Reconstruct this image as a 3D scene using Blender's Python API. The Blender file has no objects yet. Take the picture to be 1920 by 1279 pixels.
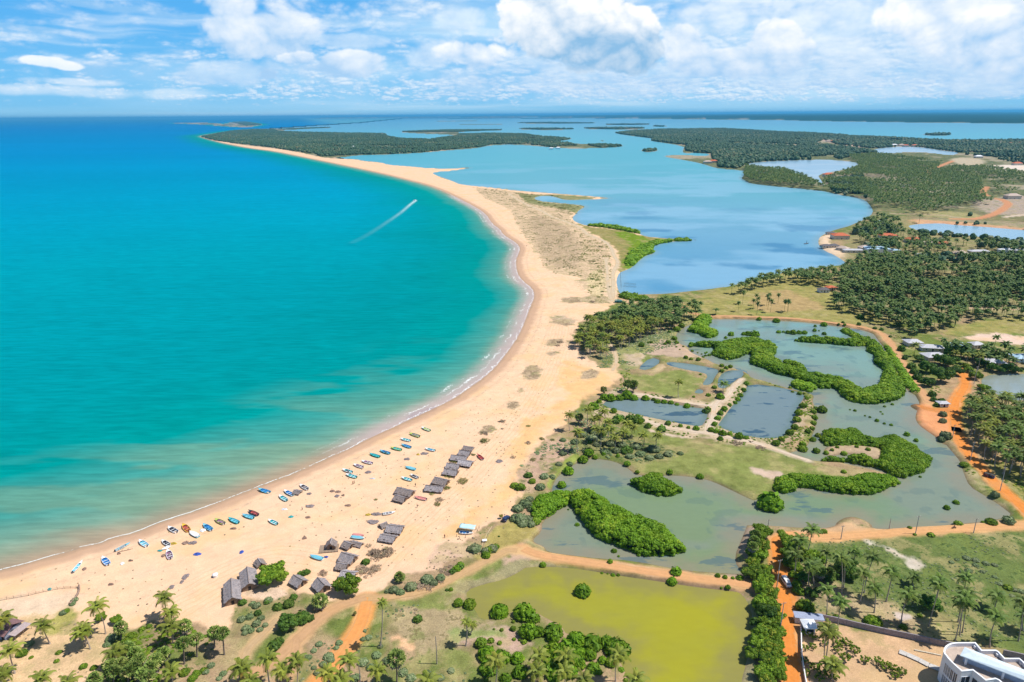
import bpy, math, random
import numpy as np
from mathutils import Vector, Matrix, noise as mnoise
R = math.radians
rng = np.random.default_rng(7)
random.seed(7)
scene = bpy.context.scene
COL = scene.collection

# ---------------------------------------------------------------- camera
H = 160.0                      # flying height, metres
FPX = 1280.0                   # focal length for a 1920 px wide frame
PITCH = math.atan((639.5 - 215.5) / FPX)
ROLL = R(-0.46)
cam_d = bpy.data.cameras.new('camera')
cam = bpy.data.objects.new('camera', cam_d)
COL.objects.link(cam)
cam_d.sensor_fit = 'HORIZONTAL'
cam_d.sensor_width = 36.0
cam_d.lens = 36.0 * FPX / 1920.0
cam_d.clip_start = 1.0
cam_d.clip_end = 500000.0
cam.matrix_world = (Matrix.Translation((0, 0, H)) @ Matrix.Rotation(math.pi / 2 - PITCH, 4, 'X')
                    @ Matrix.Rotation(ROLL, 4, 'Z'))
scene.camera = cam
CM = np.array(cam.matrix_world.to_3x3())

# ---------------------------------------------------------------- light
SUN_EL, SUN_AZ = R(60), R(93)          # azimuth clockwise from +Y: sun stands over the right of the view
sd_ = bpy.data.lights.new('sun', 'SUN')
sun = bpy.data.objects.new('sun', sd_)
COL.objects.link(sun)
sd_.energy = 5.0
sd_.angle = R(0.5)
sd_.color = (1.0, 0.955, 0.88)
SDIR = Vector((math.sin(SUN_AZ) * math.cos(SUN_EL), math.cos(SUN_AZ) * math.cos(SUN_EL), math.sin(SUN_EL)))
sun.rotation_euler = SDIR.to_track_quat('Z', 'Y').to_euler()
sun.location = (0, 0, 400)
vs = scene.view_settings
vs.view_transform = 'Standard'
vs.look = 'None'
vs.exposure = 0.10
vs.gamma = 1.0
vs.use_curve_mapping = False
scene.cycles.max_bounces = 6
scene.cycles.transparent_max_bounces = 6
scene.cycles.volume_bounces = 0
scene.cycles.use_denoising = True

# ---------------------------------------------------------------- photo pixel -> ground
CR = {'P': (0, 0, 1), 'A': (0, 960, 4), 'B': (380, 960, 4), 'C': (840, 960, 4), 'D': (1300, 960, 3.0968),
      'E': (500, 760, 3.996), 'F': (960, 760, 3.996), 'G': (1400, 760, 3.6923), 'H': (1040, 520, 3.996),
      'I': (1440, 520, 3.996), 'J': (860, 280, 3.996), 'K': (1340, 280, 3.3103), 'L': (300, 180, 2.4),
      'M': (1100, 180, 2.3415), 'N': (0, 880, 4.567), 'Q': (700, 920, 7.385), 'R': (380, 1020, 6.0),
      'S': (1450, 1060, 5.84), 'T': (1700, 1160, 8.727)}

def S(txt):
    """'E 10,20 30,40 F 5,6' -> photo pixels."""
    out = []
    ox, oy, s = CR['P']
    for tok in txt.split():
        if tok.isalpha():
            ox, oy, s = CR[tok]
        else:
            v = [float(q) for q in tok.split(',')]
            out.append((v[0] / s + ox, v[1] / s + oy, *v[2:]))
    return out

def W(px, z=0.0):
    """photo pixels (n,2) -> world x,y on the level z"""
    p = np.atleast_2d(np.array([q[:2] for q in px], float))
    z = np.broadcast_to(np.asarray(z, float), (len(p),))
    d = np.stack([(p[:, 0] - 959.5) / FPX, -(p[:, 1] - 639.5) / FPX, -np.ones(len(p))], 1) @ CM.T
    dz = np.minimum(d[:, 2], -0.002)
    t = (z - H) / dz
    return np.stack([d[:, 0] * t, d[:, 1] * t], 1)

def w1(l, x, y, z=1.2):
    ox, oy, s = CR[l]
    return tuple(W([(x / s + ox, y / s + oy)], z)[0])

def proj(x, y, z):
    v = (np.stack([x, y, z - H], -1)) @ CM
    return v[..., 0] / -v[..., 2] * FPX + 959.5, -v[..., 1] / -v[..., 2] * FPX + 639.5

# ---------------------------------------------------------------- numpy noise
def vnoise(x, y, seed=0):
    xi = np.floor(x).astype(np.int64); yi = np.floor(y).astype(np.int64)
    fx = x - xi; fy = y - yi
    fx = fx * fx * (3 - 2 * fx); fy = fy * fy * (3 - 2 * fy)
    def h(a, b):
        n = (a * 374761393 + b * 668265263 + seed * 974634777) & 0xffffffff
        n = ((n ^ (n >> 13)) * 1274126177) & 0xffffffff
        return ((n ^ (n >> 16)) & 0xffff) / 65535.0
    return (h(xi, yi) * (1 - fx) * (1 - fy) + h(xi + 1, yi) * fx * (1 - fy)
            + h(xi, yi + 1) * (1 - fx) * fy + h(xi + 1, yi + 1) * fx * fy)

def fbm(x, y, sc, seed=0, oc=4):
    x = np.asarray(x, float) / sc; y = np.asarray(y, float) / sc
    t = 0; a = 0.5; n = 0
    for k in range(oc):
        t = t + a * vnoise(x, y, seed + k); n += a
        x = x * 2.03 + 17.1; y = y * 2.03 + 5.3; a *= 0.5
    return t / n

def sstep(a, b, v):
    t = np.clip((v - a) / (b - a), 0, 1)
    return t * t * (3 - 2 * t)

# ---------------------------------------------------------------- signed distance (positive inside)
def polysd(poly, x, y, far=400.0):
    poly = np.asarray(poly, float)
    out = np.full(x.shape, -float(far))
    m = ((x > poly[:, 0].min() - far) & (x < poly[:, 0].max() + far)
         & (y > poly[:, 1].min() - far) & (y < poly[:, 1].max() + far))
    idx = np.nonzero(m)[0]
    if len(idx) == 0: return out
    X = x[idx]; Y = y[idx]
    d2 = np.full(X.shape, 1e18); ins = np.zeros(X.shape, bool)
    n = len(poly)
    for i in range(n):
        ax, ay = poly[i]; bx, by = poly[(i + 1) % n]
        ex, ey = bx - ax, by - ay
        L = ex * ex + ey * ey
        if L < 1e-9: continue
        t = np.clip(((X - ax) * ex + (Y - ay) * ey) / L, 0, 1)
        dx = X - ax - t * ex; dy = Y - ay - t * ey
        np.minimum(d2, dx * dx + dy * dy, out=d2)
        if ay != by:
            c = ((ay > Y) != (by > Y)) & (X < (bx - ax) * (Y - ay) / (by - ay) + ax)
            ins ^= c
    d = np.sqrt(d2)
    out[idx] = np.where(ins, d, -np.minimum(d, 1e9))
    return out

def linesd(line, x, y, far=60.0):
    """distance to a polyline"""
    line = np.asarray(line, float)
    out = np.full(x.shape, float(far))
    m = ((x > line[:, 0].min() - far) & (x < line[:, 0].max() + far)
         & (y > line[:, 1].min() - far) & (y < line[:, 1].max() + far))
    idx = np.nonzero(m)[0]
    if len(idx) == 0: return out
    X = x[idx]; Y = y[idx]; d2 = np.full(X.shape, float(far) ** 2)
    for (ax, ay), (bx, by) in zip(line[:-1], line[1:]):
        ex, ey = bx - ax, by - ay
        L = max(ex * ex + ey * ey, 1e-9)
        t = np.clip(((X - ax) * ex + (Y - ay) * ey) / L, 0, 1)
        np.minimum(d2, (X - ax - t * ex) ** 2 + (Y - ay - t * ey) ** 2, out=d2)
    out[idx] = np.sqrt(d2)
    return out

def smooth(pts, closed=True, it=2):
    p = np.asarray(pts, float)
    for _ in range(it):
        if closed:
            q = np.roll(p, -1, 0)
            p = np.stack([0.75 * p + 0.25 * q, 0.25 * p + 0.75 * q], 1).reshape(-1, 2)
        else:
            a = p[:-1]; b = p[1:]
            m = np.stack([0.75 * a + 0.25 * b, 0.25 * a + 0.75 * b], 1).reshape(-1, 2)
            p = np.concatenate([p[:1], m, p[-1:]])
    return p

def PL(txt, z=0.0, it=1): return smooth(W(S(txt), z), True, it)
def LN(txt, z=1.2, it=2): return smooth(W(S(txt), z), False, it)

# ================================================================ the lie of the land, traced from the photo
COAST = ('A -1600,1300 -700,640 0,440 130,410 350,345 540,295 620,262 760,240 830,200 1000,165 1150,100 1290,50 1450,5 '
         'E 70,562 240,500 430,410 600,335 740,260 880,195 1000,140 1150,70 1280,10 '
         'P 850,748 880,727 905,710 932,685 955,655 972,630 985,600 994,575 '
         'J 570,1100 550,1040 480,990 435,925 425,830 445,790 460,740 430,700 330,640 310,600 250,560 200,480 100,420 0,370 '
         'L 1360,470 1280,430 1200,400 1100,375 1000,350 860,320 740,295 640,275 520,250 400,235 330,222 270,210 225,197 175,183 ')
LAND_MAIN = COAST + (
    'L 200,176 260,168 330,156 420,150 510,148 660,143 800,140 810,141 690,146 600,151 530,156 640,163 850,166 1020,167 '
    '1010,178 1080,190 1200,193 1290,186 1335,176 1250,172 1180,170 1060,162 1180,157 1300,153 1540,151 1545,154 1440,157 1340,162 1345,168 '
    '1500,165 1640,168 1700,178 1790,184 1860,190 1830,198 1780,205 1840,209 P 1085,270 1120,270 1165,273 1130,276 1090,279 '
    'L 1800,235 1660,222 1560,218 1470,224 1440,232 1400,237 1290,245 1200,254 1060,262 860,268 850,274 780,276 790,282 890,285 900,291 1000,300 1020,310 1130,318 1200,325 1310,328 1400,320 1400,323 1320,336 1230,343 1225,352 1320,385 1350,400 1500,412 1620,425 '
    'J 0,265 200,285 430,310 700,330 900,345 1120,363 1120,370 960,377 850,380 780,378 740,362 690,350 640,347 585,355 560,368 600,388 700,400 830,410 960,425 900,455 880,480 845,515 870,545 960,575 1100,585 1250,605 1330,625 1400,655 1500,665 1640,675 1740,682 1600,692 1480,700 1430,730 1410,745 1470,780 1400,795 1350,835 1300,885 1240,910 1200,925 1178,980 1190,1050 1210,1085 '
    'H 560,128 690,128 850,123 1000,105 1150,90 1280,70 K 60,858 170,830 270,800 400,770 550,745 690,728 800,718 820,712 795,690 740,655 690,635 650,605 640,575 650,545 690,520 730,505 780,490 830,478 870,460 930,435 985,395 970,355 930,312 850,295 760,280 690,262 600,252 550,246 400,233 300,222 220,212 200,200 160,180 180,165 182,130 '
    'M 690,330 660,325 620,322 570,318 500,295 420,280 345,268 345,262 420,258 500,264 535,262 540,254 480,250 425,252 420,242 430,220 '
    '300,200 275,195 300,188 200,176 130,165 120,160 200,152 340,145 600,142 700,148 860,158 960,160 1090,168 1200,177 1300,180 1450,188 1600,195 1800,195 1920,193 2600,190 2700,280 2600,1500 '
    'P 2900,1600 2600,2600 960,3400 -1500,2800')
LAND2 = ['L 230,132 260,128 300,126 320,118 380,115 440,124 462,130 420,135 400,142 340,139 290,136',
         'L 40,122 150,119 230,122 290,126 230,131 150,126',
         'L 0,0']
ISLES = ['M 0,213 60,212 150,215 160,220 120,226 0,230', 'M 236,239 260,232 300,232 314,240 280,246 250,245',
         'M 1468,169 1500,165 1580,166 1603,170 1570,174 1500,174', 'M 65,125 180,123 288,124 240,127 120,128',
         'M 278,132 330,130 358,133 320,136', 'M -10,141 120,139 260,140 240,147 120,147 -10,145',
         'L 1600,120 1750,118 1920,119 1980,123 1800,125 1620,124', 'L 1600,148 1750,146 1888,149 1780,153 1640,152',
         'L 1330,128 1450,126 1560,127 1500,130 1380,131', 'L 1210,113 1350,111 1470,113 1330,116', 'M 55,196 75,195 72,200']
SEA_EXTRA = None
LAGOONS = ['M 685,300 760,290 850,285 1000,280 1080,281 1180,291 1197,300 1150,318 1095,330 1010,345 1030,375 1045,395 1025,388 1000,362 940,345 860,322 780,310',
           'M 1255,235 1330,224 1450,222 1560,240 1640,248 1600,262 1500,248 1400,246 1330,252 1250,250',
           'K 1190,478 1250,465 1400,460 1480,470 1650,480 1920,502 2300,530 2300,620 1920,572 1600,538 1400,520 1260,505']
P_BIG = ('F 290,650 320,560 370,510 470,440 560,402 640,402 760,420 840,455 900,500 930,525 1080,530 1200,525 1380,540 1500,570 1650,640 1750,690 1830,722 '
         'G 180,590 400,560 700,590 900,560 1000,500 940,460 700,410 640,392 540,392 400,375 270,337 400,300 430,265 460,190 490,100 490,40 '
         'I 345,1150 370,1010 345,960 330,930 345,885 300,870 0,792 H 1600,785 1470,756 1450,720 1370,690 1200,650 1150,620 1100,600 1010,560 1000,520 930,500 900,430 960,380 1040,342 1160,314 1300,310 1520,314 '
         'I 0,317 200,327 400,347 600,375 780,410 830,482 870,532 920,622 950,722 1000,802 1060,862 1120,892 1135,960 1110,1010 1100,1060 1130,1110 1200,1160 1260,1200 1330,1270 '
         'G 1360,252 1420,322 1480,392 1500,472 1540,562 1640,622 1750,692 1850,770 1700,793 1600,810 1300,836 1000,858 860,850 870,828 780,778 700,770 630,800 600,848 400,850 200,835 0,830 '
         'D 310,80 270,180 240,250 250,320 300,345 280,362 130,353 0,343 F 1640,1263 1280,1238 900,1163 650,1148 430,1123 260,1098 240,1058 160,1028 160,1000 220,950 225,870 300,830 370,745 300,700')
POND = {
    'pond': 'H 1455,800 1700,830 1870,880 1850,920 1810,980 1760,1150 1700,1195 1620,1215 1400,1190 1220,1120 1250,1080 1330,970 1420,870',
    'pond2': 'H 350,950 480,900 650,910 900,945 1100,980 1150,1010 1120,1080 1090,1120 1000,1110 850,1080 650,1040 520,1010 400,980',
    'pond3': 'H 620,690 720,602 800,630 690,700',
    'pond4': 'H 835,635 1000,650 1170,680 1230,700 1190,750 1170,800 1120,815 1110,800 1160,735 1080,712 1000,700 850,665',
    'pond5': 'H 1235,740 1300,702 1400,700 1412,740 1330,785 1260,840 1220,825',
    'pond6': 'H 1045,870 1075,840 1110,850 1100,875'}
P_GREEN = ('C 150,600 260,560 430,520 530,470 600,422 880,430 1300,482 1600,525 1920,570 D 150,445 250,470 300,520 330,620 312,750 290,880 260,987 240,1200 '
           'C 1500,1500 1300,1130 1300,1060 1200,960 1050,930 900,920 860,850 700,770 600,700 450,750 330,800 250,800 220,740 160,660')
P_RIGHT = 'I 1600,780 1640,745 1700,735 1920,728 2400,740 2400,960 1920,920 1830,925 1740,890 1620,820'
MUD_ISLE = 'G 520,300 640,270 800,280 940,300 945,370 860,380 700,330 560,360'

W_SEA_ALL = None
land = PL(LAND_MAIN)
LANDS = [land] + [PL(t) for t in LAND2[:2]] + [PL(t) for t in ISLES]
FARC = W(S('P 548,222.6 640,221.7 760,220.8 900,220.2 1000,220.2 1100,221.2 1200,222.3 1300,223.5 1470,225 1476,226 1570,227.5 1700,229.5 1920,231.5 2300,233'), 0)
fx = np.array([[60000, 90000], [9000, 90000], FARC[0] + [-200, 4000]])
far_coast = np.concatenate([FARC, [[90000, 12000]], [[90000, 120000]], [[FARC[0][0] * 1.5, 120000]]])
lag_polys = [PL(t) for t in LAGOONS]
big = PL(P_BIG); green = PL(P_GREEN); right_ = PL(P_RIGHT); mud_isle = PL(MUD_ISLE)
ponds = [PL(t) for t in POND.values()]
# where the lagoon is divided from the open sea (east of the beach spit)
lag_region = W(S('L 200,183 420,170 500,146 900,120 1100,100 1920,100 M 1920,100 2700,140 2700,300 2000,700 P 1700,700 1150,600 1000,420 900,370 L 1400,410 860,290 500,200'), 0)

def fields(x, y):
    """signed distances: water bodies (positive in the water)"""
    L = np.full(x.shape, -400.0)
    for p in LANDS: L = np.maximum(L, polysd(p, x, y))
    L = np.maximum(L, np.clip(polysd(far_coast, x, y, 3000.), -400, 400))
    lagr = polysd(lag_region, x, y, 30.)
    w = {'open': -L, 'lagr': lagr}
    lg = np.full(x.shape, -400.0)
    for p in lag_polys: lg = np.maximum(lg, polysd(p, x, y))
    w['inlet'] = lg
    w['big'] = np.minimum(polysd(big, x, y), -polysd(mud_isle, x, y, 30))
    w['green'] = polysd(green, x, y)
    w['right'] = polysd(right_, x, y)
    pd = np.full(x.shape, -400.0)
    for p in ponds: pd = np.maximum(pd, polysd(p, x, y, 60))
    w['ponds'] = pd
    return w

BASE = 1.2
def height(w):
    o = -w['open']                                   # metres inland of the open water
    sea = w['lagr'] < 0
    sl = np.where(sea, 0.085, 0.25)
    z = np.clip(o * sl, -1.5, BASE)
    for k, s in (('inlet', 0.25), ('big', 0.45), ('green', 0.4), ('right', 0.4), ('ponds', 0.6)):
        z = np.minimum(z, np.clip(-w[k] * s, -1.2, BASE))
    return z

def gz(x, y):
    x = np.atleast_1d(np.asarray(x, float)); y = np.atleast_1d(np.asarray(y, float))
    return height(fields(x, y))

# ---------------------------------------------------------------- material helpers
def mat(name):
    m = bpy.data.materials.new(name); m.use_nodes = True
    nt = m.node_tree
    return m, nt, nt.nodes['Principled BSDF']

def N(nt, t, **k):
    n = nt.nodes.new(t)
    for a, b in k.items():
        if a.startswith('i_'):
            key = a[2:]
            n.inputs[int(key) if key.isdigit() else key].default_value = b
        else: setattr(n, a, b)
    return n

def MA(nt, op, a, b=None, c=None, clamp=False):
    n = nt.nodes.new('ShaderNodeMath'); n.operation = op; n.use_clamp = clamp
    for i, v in enumerate((a, b, c)):
        if v is None: continue
        if isinstance(v, (int, float)): n.inputs[i].default_value = v
        else: nt.links.new(v, n.inputs[i])
    return n.outputs[0]

def RNG(nt, v, a, b, c=0.0, d=1.0, smooth_=True):
    n = nt.nodes.new('ShaderNodeMapRange'); n.interpolation_type = 'SMOOTHSTEP' if smooth_ else 'LINEAR'
    nt.links.new(v, n.inputs[0])
    for i, q in enumerate((a, b, c, d)): n.inputs[i + 1].default_value = q
    return n.outputs[0]

def MIX(nt, f, a, b, mode='MIX'):
    n = nt.nodes.new('ShaderNodeMix'); n.data_type = 'RGBA'; n.blend_type = mode
    for s, v in ((n.inputs[0], f), (n.inputs[6], a), (n.inputs[7], b)):
        if isinstance(v, (int, float)): s.default_value = v
        elif isinstance(v, tuple): s.default_value = (*v[:3], 1)
        else: nt.links.new(v, s)
    return n.outputs[2]

def NOI(nt, vec, sc, det=4, rough=0.55, w=None):
    n = nt.nodes.new('ShaderNodeTexNoise'); n.inputs['Scale'].default_value = sc
    n.inputs['Detail'].default_value = det; n.inputs['Roughness'].default_value = rough
    nt.links.new(vec, n.inputs['Vector'])
    return n.outputs['Fac']

def simple(name, col, rough=0.8, var=0.15, sc=2.0, spec=0.3, metal=0.0):
    m, nt, b = mat(name)
    tc = N(nt, 'ShaderNodeTexCoord')
    n = NOI(nt, tc.outputs['Object'], sc, 4)
    f = RNG(nt, n, 0.3, 0.7, 1 - var, 1 + var)
    v = nt.nodes.new('ShaderNodeVectorMath'); v.operation = 'SCALE'
    v.inputs[0].default_value = col; nt.links.new(f, v.inputs['Scale'])
    nt.links.new(v.outputs[0], b.inputs['Base Color'])
    b.inputs['Roughness'].default_value = rough
    b.inputs['Metallic'].default_value = metal
    b.inputs['Specular IOR Level'].default_value = spec
    return m

# ---------------------------------------------------------------- mesh helpers
def tagp(o, label=None, cat=None, group=None, kind=None):
    if label: o['label'] = label
    if cat: o['category'] = cat
    if group: o['group'] = group
    if kind: o['kind'] = kind
    return o

def np_mesh(name, V, F, mats=(), smooth_=False, mi=None):
    """V (n,3); F (m,k) fixed k, or list of arrays of different k"""
    Fs = F if isinstance(F, list) else [F]
    Fs = [np.asarray(f, np.int32) for f in Fs if len(f)]
    me = bpy.data.meshes.new(name)
    V = np.ascontiguousarray(V, np.float32)
    me.vertices.add(len(V)); me.vertices.foreach_set('co', V.ravel())
    tot = np.concatenate([np.full(len(f), f.shape[1], np.int32) for f in Fs])
    loops = np.concatenate([f.ravel() for f in Fs])
    st = np.concatenate([[0], np.cumsum(tot)[:-1]]).astype(np.int32)
    me.loops.add(len(loops)); me.loops.foreach_set('vertex_index', loops)
    me.polygons.add(len(tot)); me.polygons.foreach_set('loop_start', st)
    if mi is not None: me.polygons.foreach_set('material_index', np.asarray(mi, np.int32))
    me.polygons.foreach_set('use_smooth', np.full(len(tot), smooth_, bool))
    for m in mats: me.materials.append(m)
    me.update(calc_edges=True)
    return me

def link(name, me, parent=None, loc=None, rz=None):
    o = bpy.data.objects.new(name, me)
    COL.objects.link(o)
    if parent is not None: o.parent = parent
    if loc is not None: o.location = loc
    if rz is not None: o.rotation_euler = (0, 0, rz)
    return o

def fattr(me, name, val):
    a = me.attributes.new(name, 'FLOAT', 'POINT'); a.data.foreach_set('value', np.ascontiguousarray(val, np.float32))
def cattr(me, name, val):
    a = me.attributes.new(name, 'FLOAT_COLOR', 'POINT')
    c = np.ones((len(val), 4), np.float32); c[:, :3] = val
    a.data.foreach_set('color', c.ravel())
# ================================================================ sky
world = bpy.data.worlds.new('World'); scene.world = world; world.use_nodes = True
def build_world():
    nt = world.node_tree; bg = nt.nodes['Background']
    sky = N(nt, 'ShaderNodeTexSky', sky_type='NISHITA', sun_disc=False, sun_elevation=SUN_EL, sun_rotation=SUN_AZ,
            altitude=160, air_density=1.0, dust_density=0.6, ozone_density=2.5)
    nt.links.new(sky.outputs[0], bg.inputs[0]); bg.inputs[1].default_value = 0.085
build_world()
# ================================================================ clouds: colour of the sky for any bearing and elevation
def vor(x, y, seed=0):
    xi = np.floor(x).astype(np.int64); yi = np.floor(y).astype(np.int64); best = np.full(x.shape, 9.0)
    for dx in (-1, 0, 1):
        for dy in (-1, 0, 1):
            a = xi + dx; b = yi + dy
            n = (a * 374761393 + b * 668265263 + seed * 974634777) & 0xffffffff
            n = ((n ^ (n >> 13)) * 1274126177) & 0xffffffff; n = n ^ (n >> 16)
            px_ = a + (n & 0x3ff) / 1023.; py_ = b + ((n >> 10) & 0x3ff) / 1023.
            np.minimum(best, (x - px_) ** 2 + (y - py_) ** 2, out=best)
    return np.sqrt(best)
def puffs(x, y, seed=0, oc=5, rough=.55):
    t = 0; a = 1.; n = 0
    for k in range(oc):
        t = t + a * np.maximum(0, 1 - vor(x, y, seed + k) ** 2 * 1.3); n += a
        x = x * 2.03 + 7.7; y = y * 2.03 + 3.1; a *= rough
    return t / n
def bearing(u, v):
    d = np.array([(u - 959.5) / FPX, -(v - 639.5) / FPX, -1.0]) @ CM.T
    d /= np.linalg.norm(d); return math.atan2(d[0], d[1]), math.asin(d[2])
def mix3(c, m, d): return c * (1 - m[:, None]) + np.asarray(d, float) * m[:, None]
def sky_rgb(az, el):
    """az, el: arrays of radians"""
    e = np.maximum(el, 0)
    out = ramp3(e, [(0, (.24, .58, .86)), (.05, (.17, .52, .88)), (.12, (.10, .43, .86)), (.22, (.08, .36, .80)), (.45, (.05, .22, .60))])
    wx = fbm(az * 6, el * 12, .5, 301, 2) - .5; wy = fbm(az * 6, el * 12, .5, 311, 2) - .5
    AZ = az + wx * .03; EL = el + wy * .012 * sstep(0, .06, el); EP = np.maximum(EL, 0)
    inv = 1 / (EP + .06); lg = np.log(EP + .045)
    pu = AZ * 6.5; pv = inv * .9 * (.55 + .45 * sstep(0, .08, el))
    veil = fbm(pu * .55, pv, 1.4, 320, 6); fib = fbm(pu * .45, pv * 1.6, .9, 330, 6)
    edge = sstep(-.70, -.10, az)
    v = veil * .62 + fib * .38 + edge * .13
    out = mix3(out, sstep(.46, .84, v) * .72, (.55, .79, .96))
    out = mix3(out, sstep(.60, .82, fib + .1 * edge) * .4, (.80, .91, .98))
    # thin grey-blue shreds
    sh = fbm(pu * .7 + 9, pv * 1.2, .5, 340, 5)
    out = mix3(out, sstep(.56, .70, sh) * .5 * sstep(.02, .06, el), (.38, .62, .88))
    def cloud(f, hgt, relief, base, top, op, soft):
        nonlocal out
        m = sstep(0, soft, f)
        lit = np.clip(.62 * hgt + relief, 0, 1)
        c = np.asarray(base) * (1 - lit[:, None]) + np.asarray(top) * lit[:, None]
        m = (m * op)[:, None]; out = out * (1 - m) + c * m
    def layer(seed, sx, sy, thr, op, e_lo, e_hi, soft, base=(.36, .60, .88)):
        ca = AZ * sx; cb = lg * sy
        big = fbm(ca, cb, 1.0, seed, 3)
        pf = puffs(ca * 1.7, cb * 1.7, seed + 9); pf2 = puffs(ca * 1.7 + .10, cb * 1.7 + .28, seed + 9)
        env = sstep(e_lo, e_lo + .015, el) * sstep(e_hi, e_hi - .05, el)
        f = big * .62 + pf * .62 + (sstep(-.62, .30, az) - .62) * .22 - thr - (1 - env) * .5
        cloud(f, np.clip(f * 2.6, 0, 1) * .7 + .05, (pf - pf2) * 1.8 + (pf - .5) * .5, base, (.95, .98, 1.), op, soft)
    layer(401, 11, 4.5, .635, .60, .045, .20, .34)
    layer(431, 22, 7, .625, .62, .018, .13, .30)
    layer(451, 38, 9, .62, .62, .010, .085, .26)
    layer(461, 62, 11, .62, .55, .004, .050, .24)
    # the larger cumulus, each at its own bearing
    lump = puffs(AZ * 15, EL * 21, 501, 6, .53); lump2 = puffs((AZ + .008) * 15, (EL + .012) * 21, 501, 6, .53)
    sn = fbm(AZ * 20, EL * 34, 1., 520, 6)
    rel = (lump - lump2) * .8 + (lump - .55) * .7 + (sn - .5) * .5
    def group(items, base, top, op=1., soft=.4, rag=1.3, up=1., lowflat=0):
        field = np.full(az.shape, -3.)
        for (u, v, rx, ry) in items:
            a, b = bearing(u, v); rx /= FPX; ry /= FPX
            f = 1 - ((AZ - a) / rx) ** 2 - ((EL - b) / ry) ** 2
            field = np.logaddexp(field * 4, f * 4) / 4
        e0 = min(bearing(u, v)[1] - ry / FPX for (u, v, rx, ry) in items); e1 = max(bearing(u, v)[1] + ry / FPX for (u, v, rx, ry) in items)
        f = field + (lump - .5) * rag * 1.5 + (sn - .5) * 1.0
        cloud(f, sstep(e0, e0 + (e1 - e0) * .85, EL) * up, rel, base, top, op, soft)
    W1 = (.98, .99, 1.); G1 = (.26, .50, .76); G2 = (.38, .61, .88)
    group([(1640, 95, 190, 55), (1560, 40, 120, 45), (1790, 130, 170, 45), (1500, 140, 120, 26), (1880, 150, 100, 30)], G2, (.84, .92, .99), .75, 1.6)
    group([(1040, 130, 130, 36), (930, 150, 110, 34), (1180, 150, 150, 30), (1350, 60, 90, 40)], G2, (.84, .92, .99), .6, 1.4)
    group([(480, 50, 92, 42), (548, 75, 48, 26), (430, 18, 60, 30)], G2, W1, .9, .8)
    group([(650, 82, 62, 13), (450, 138, 100, 20), (590, 125, 80, 16), (820, 105, 60, 20), (860, 40, 45, 20)], (.42, .64, .90), (.76, .88, .98), .75, 1.2)
    group([(560, 112, 36, 11), (640, 125, 60, 20), (900, 110, 40, 20), (880, 100, 60, 18), (500, 142, 14, 9)], G2, W1, .85, .6)
    group([(1360, 118, 75, 22), (1455, 100, 52, 32), (1452, 62, 28, 22), (1290, 80, 40, 24), (1330, 120, 50, 18)], G2, W1, .95, .45)
    group([(1000, 22, 44, 38), (1050, 30, 60, 42), (1110, 55, 85, 55), (1192, 78, 46, 42), (1130, 15, 48, 38)], G1, W1, 1., .45, 1.6, 1.25)
    group([(1850, 55, 72, 45), (1800, 20, 95, 32), (1905, 95, 46, 34), (1740, 58, 26, 20), (1702, 42, 16, 11)], G2, W1, 1., .5, 1.6, 1.1)
    group([(92, 119, 30, 7), (66, 115, 16, 5), (124, 124, 18, 5)], (.84, .92, .99), W1, .9, .9, 2.0)
    group([(150, 155, 60, 5), (120, 172, 110, 7), (300, 178, 90, 8)], (.72, .86, .98), W1, .5, 1.6, 1.6)
    out = mix3(out, sstep(.017, .0, el) * .75, (.36, .68, .89))
    out = mix3(out, sstep(0, -.01, el), (.30, .62, .84))
    far = sstep(.20, .42, el)
    return out
def ramp3(v, stops):
    xs = [s[0] for s in stops]
    return np.stack([np.interp(v, xs, [s[1][k] for s in stops]) for k in range(3)], -1)

def sky_backdrop():
    """a ring of sky standing far beyond the horizon, cloud colours per vertex; the world sky shows above it"""
    az = np.concatenate([np.arange(-44, 44.01, .055), np.arange(44.8, 315.3, .8)])
    el = np.concatenate([np.arange(-1.2, 0, .3), np.arange(0, 11.6, .06), np.arange(11.8, 20.1, .7)])
    A, E = np.meshgrid(np.radians(az), np.radians(el)); a = A.ravel(); e = E.ravel()
    a2 = (a + math.pi) % (2 * math.pi) - math.pi
    rd = 180000.0
    V = np.stack([np.sin(a) * np.cos(e), np.cos(a) * np.cos(e), np.sin(e)], 1) * rd + (0, 0, H)
    na = len(az); i = np.arange(len(el) - 1)[:, None] * na; j = np.arange(na)[None]; j2 = (j + 1) % na
    F = np.stack([i + j, i + na + j, i + na + j2, i + j2], -1).reshape(-1, 4)
    m = bpy.data.materials.new('sky_and_clouds'); m.use_nodes = True; nt = m.node_tree; nt.nodes.remove(nt.nodes['Principled BSDF'])
    em = N(nt, 'ShaderNodeEmission'); c = N(nt, 'ShaderNodeAttribute', attribute_name='Col').outputs['Color']
    nt.links.new(c, em.inputs[0]); nt.links.new(em.outputs[0], nt.nodes['Material Output'].inputs[0])
    m.cycles.emission_sampling = 'NONE'
    me = np_mesh('sky', V, F, [m], True); cattr(me, 'Col', np.clip(sky_rgb(a2, e), 0, 1))
    o = link('sky', me); tagp(o, kind='structure')
sky_backdrop()
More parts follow.
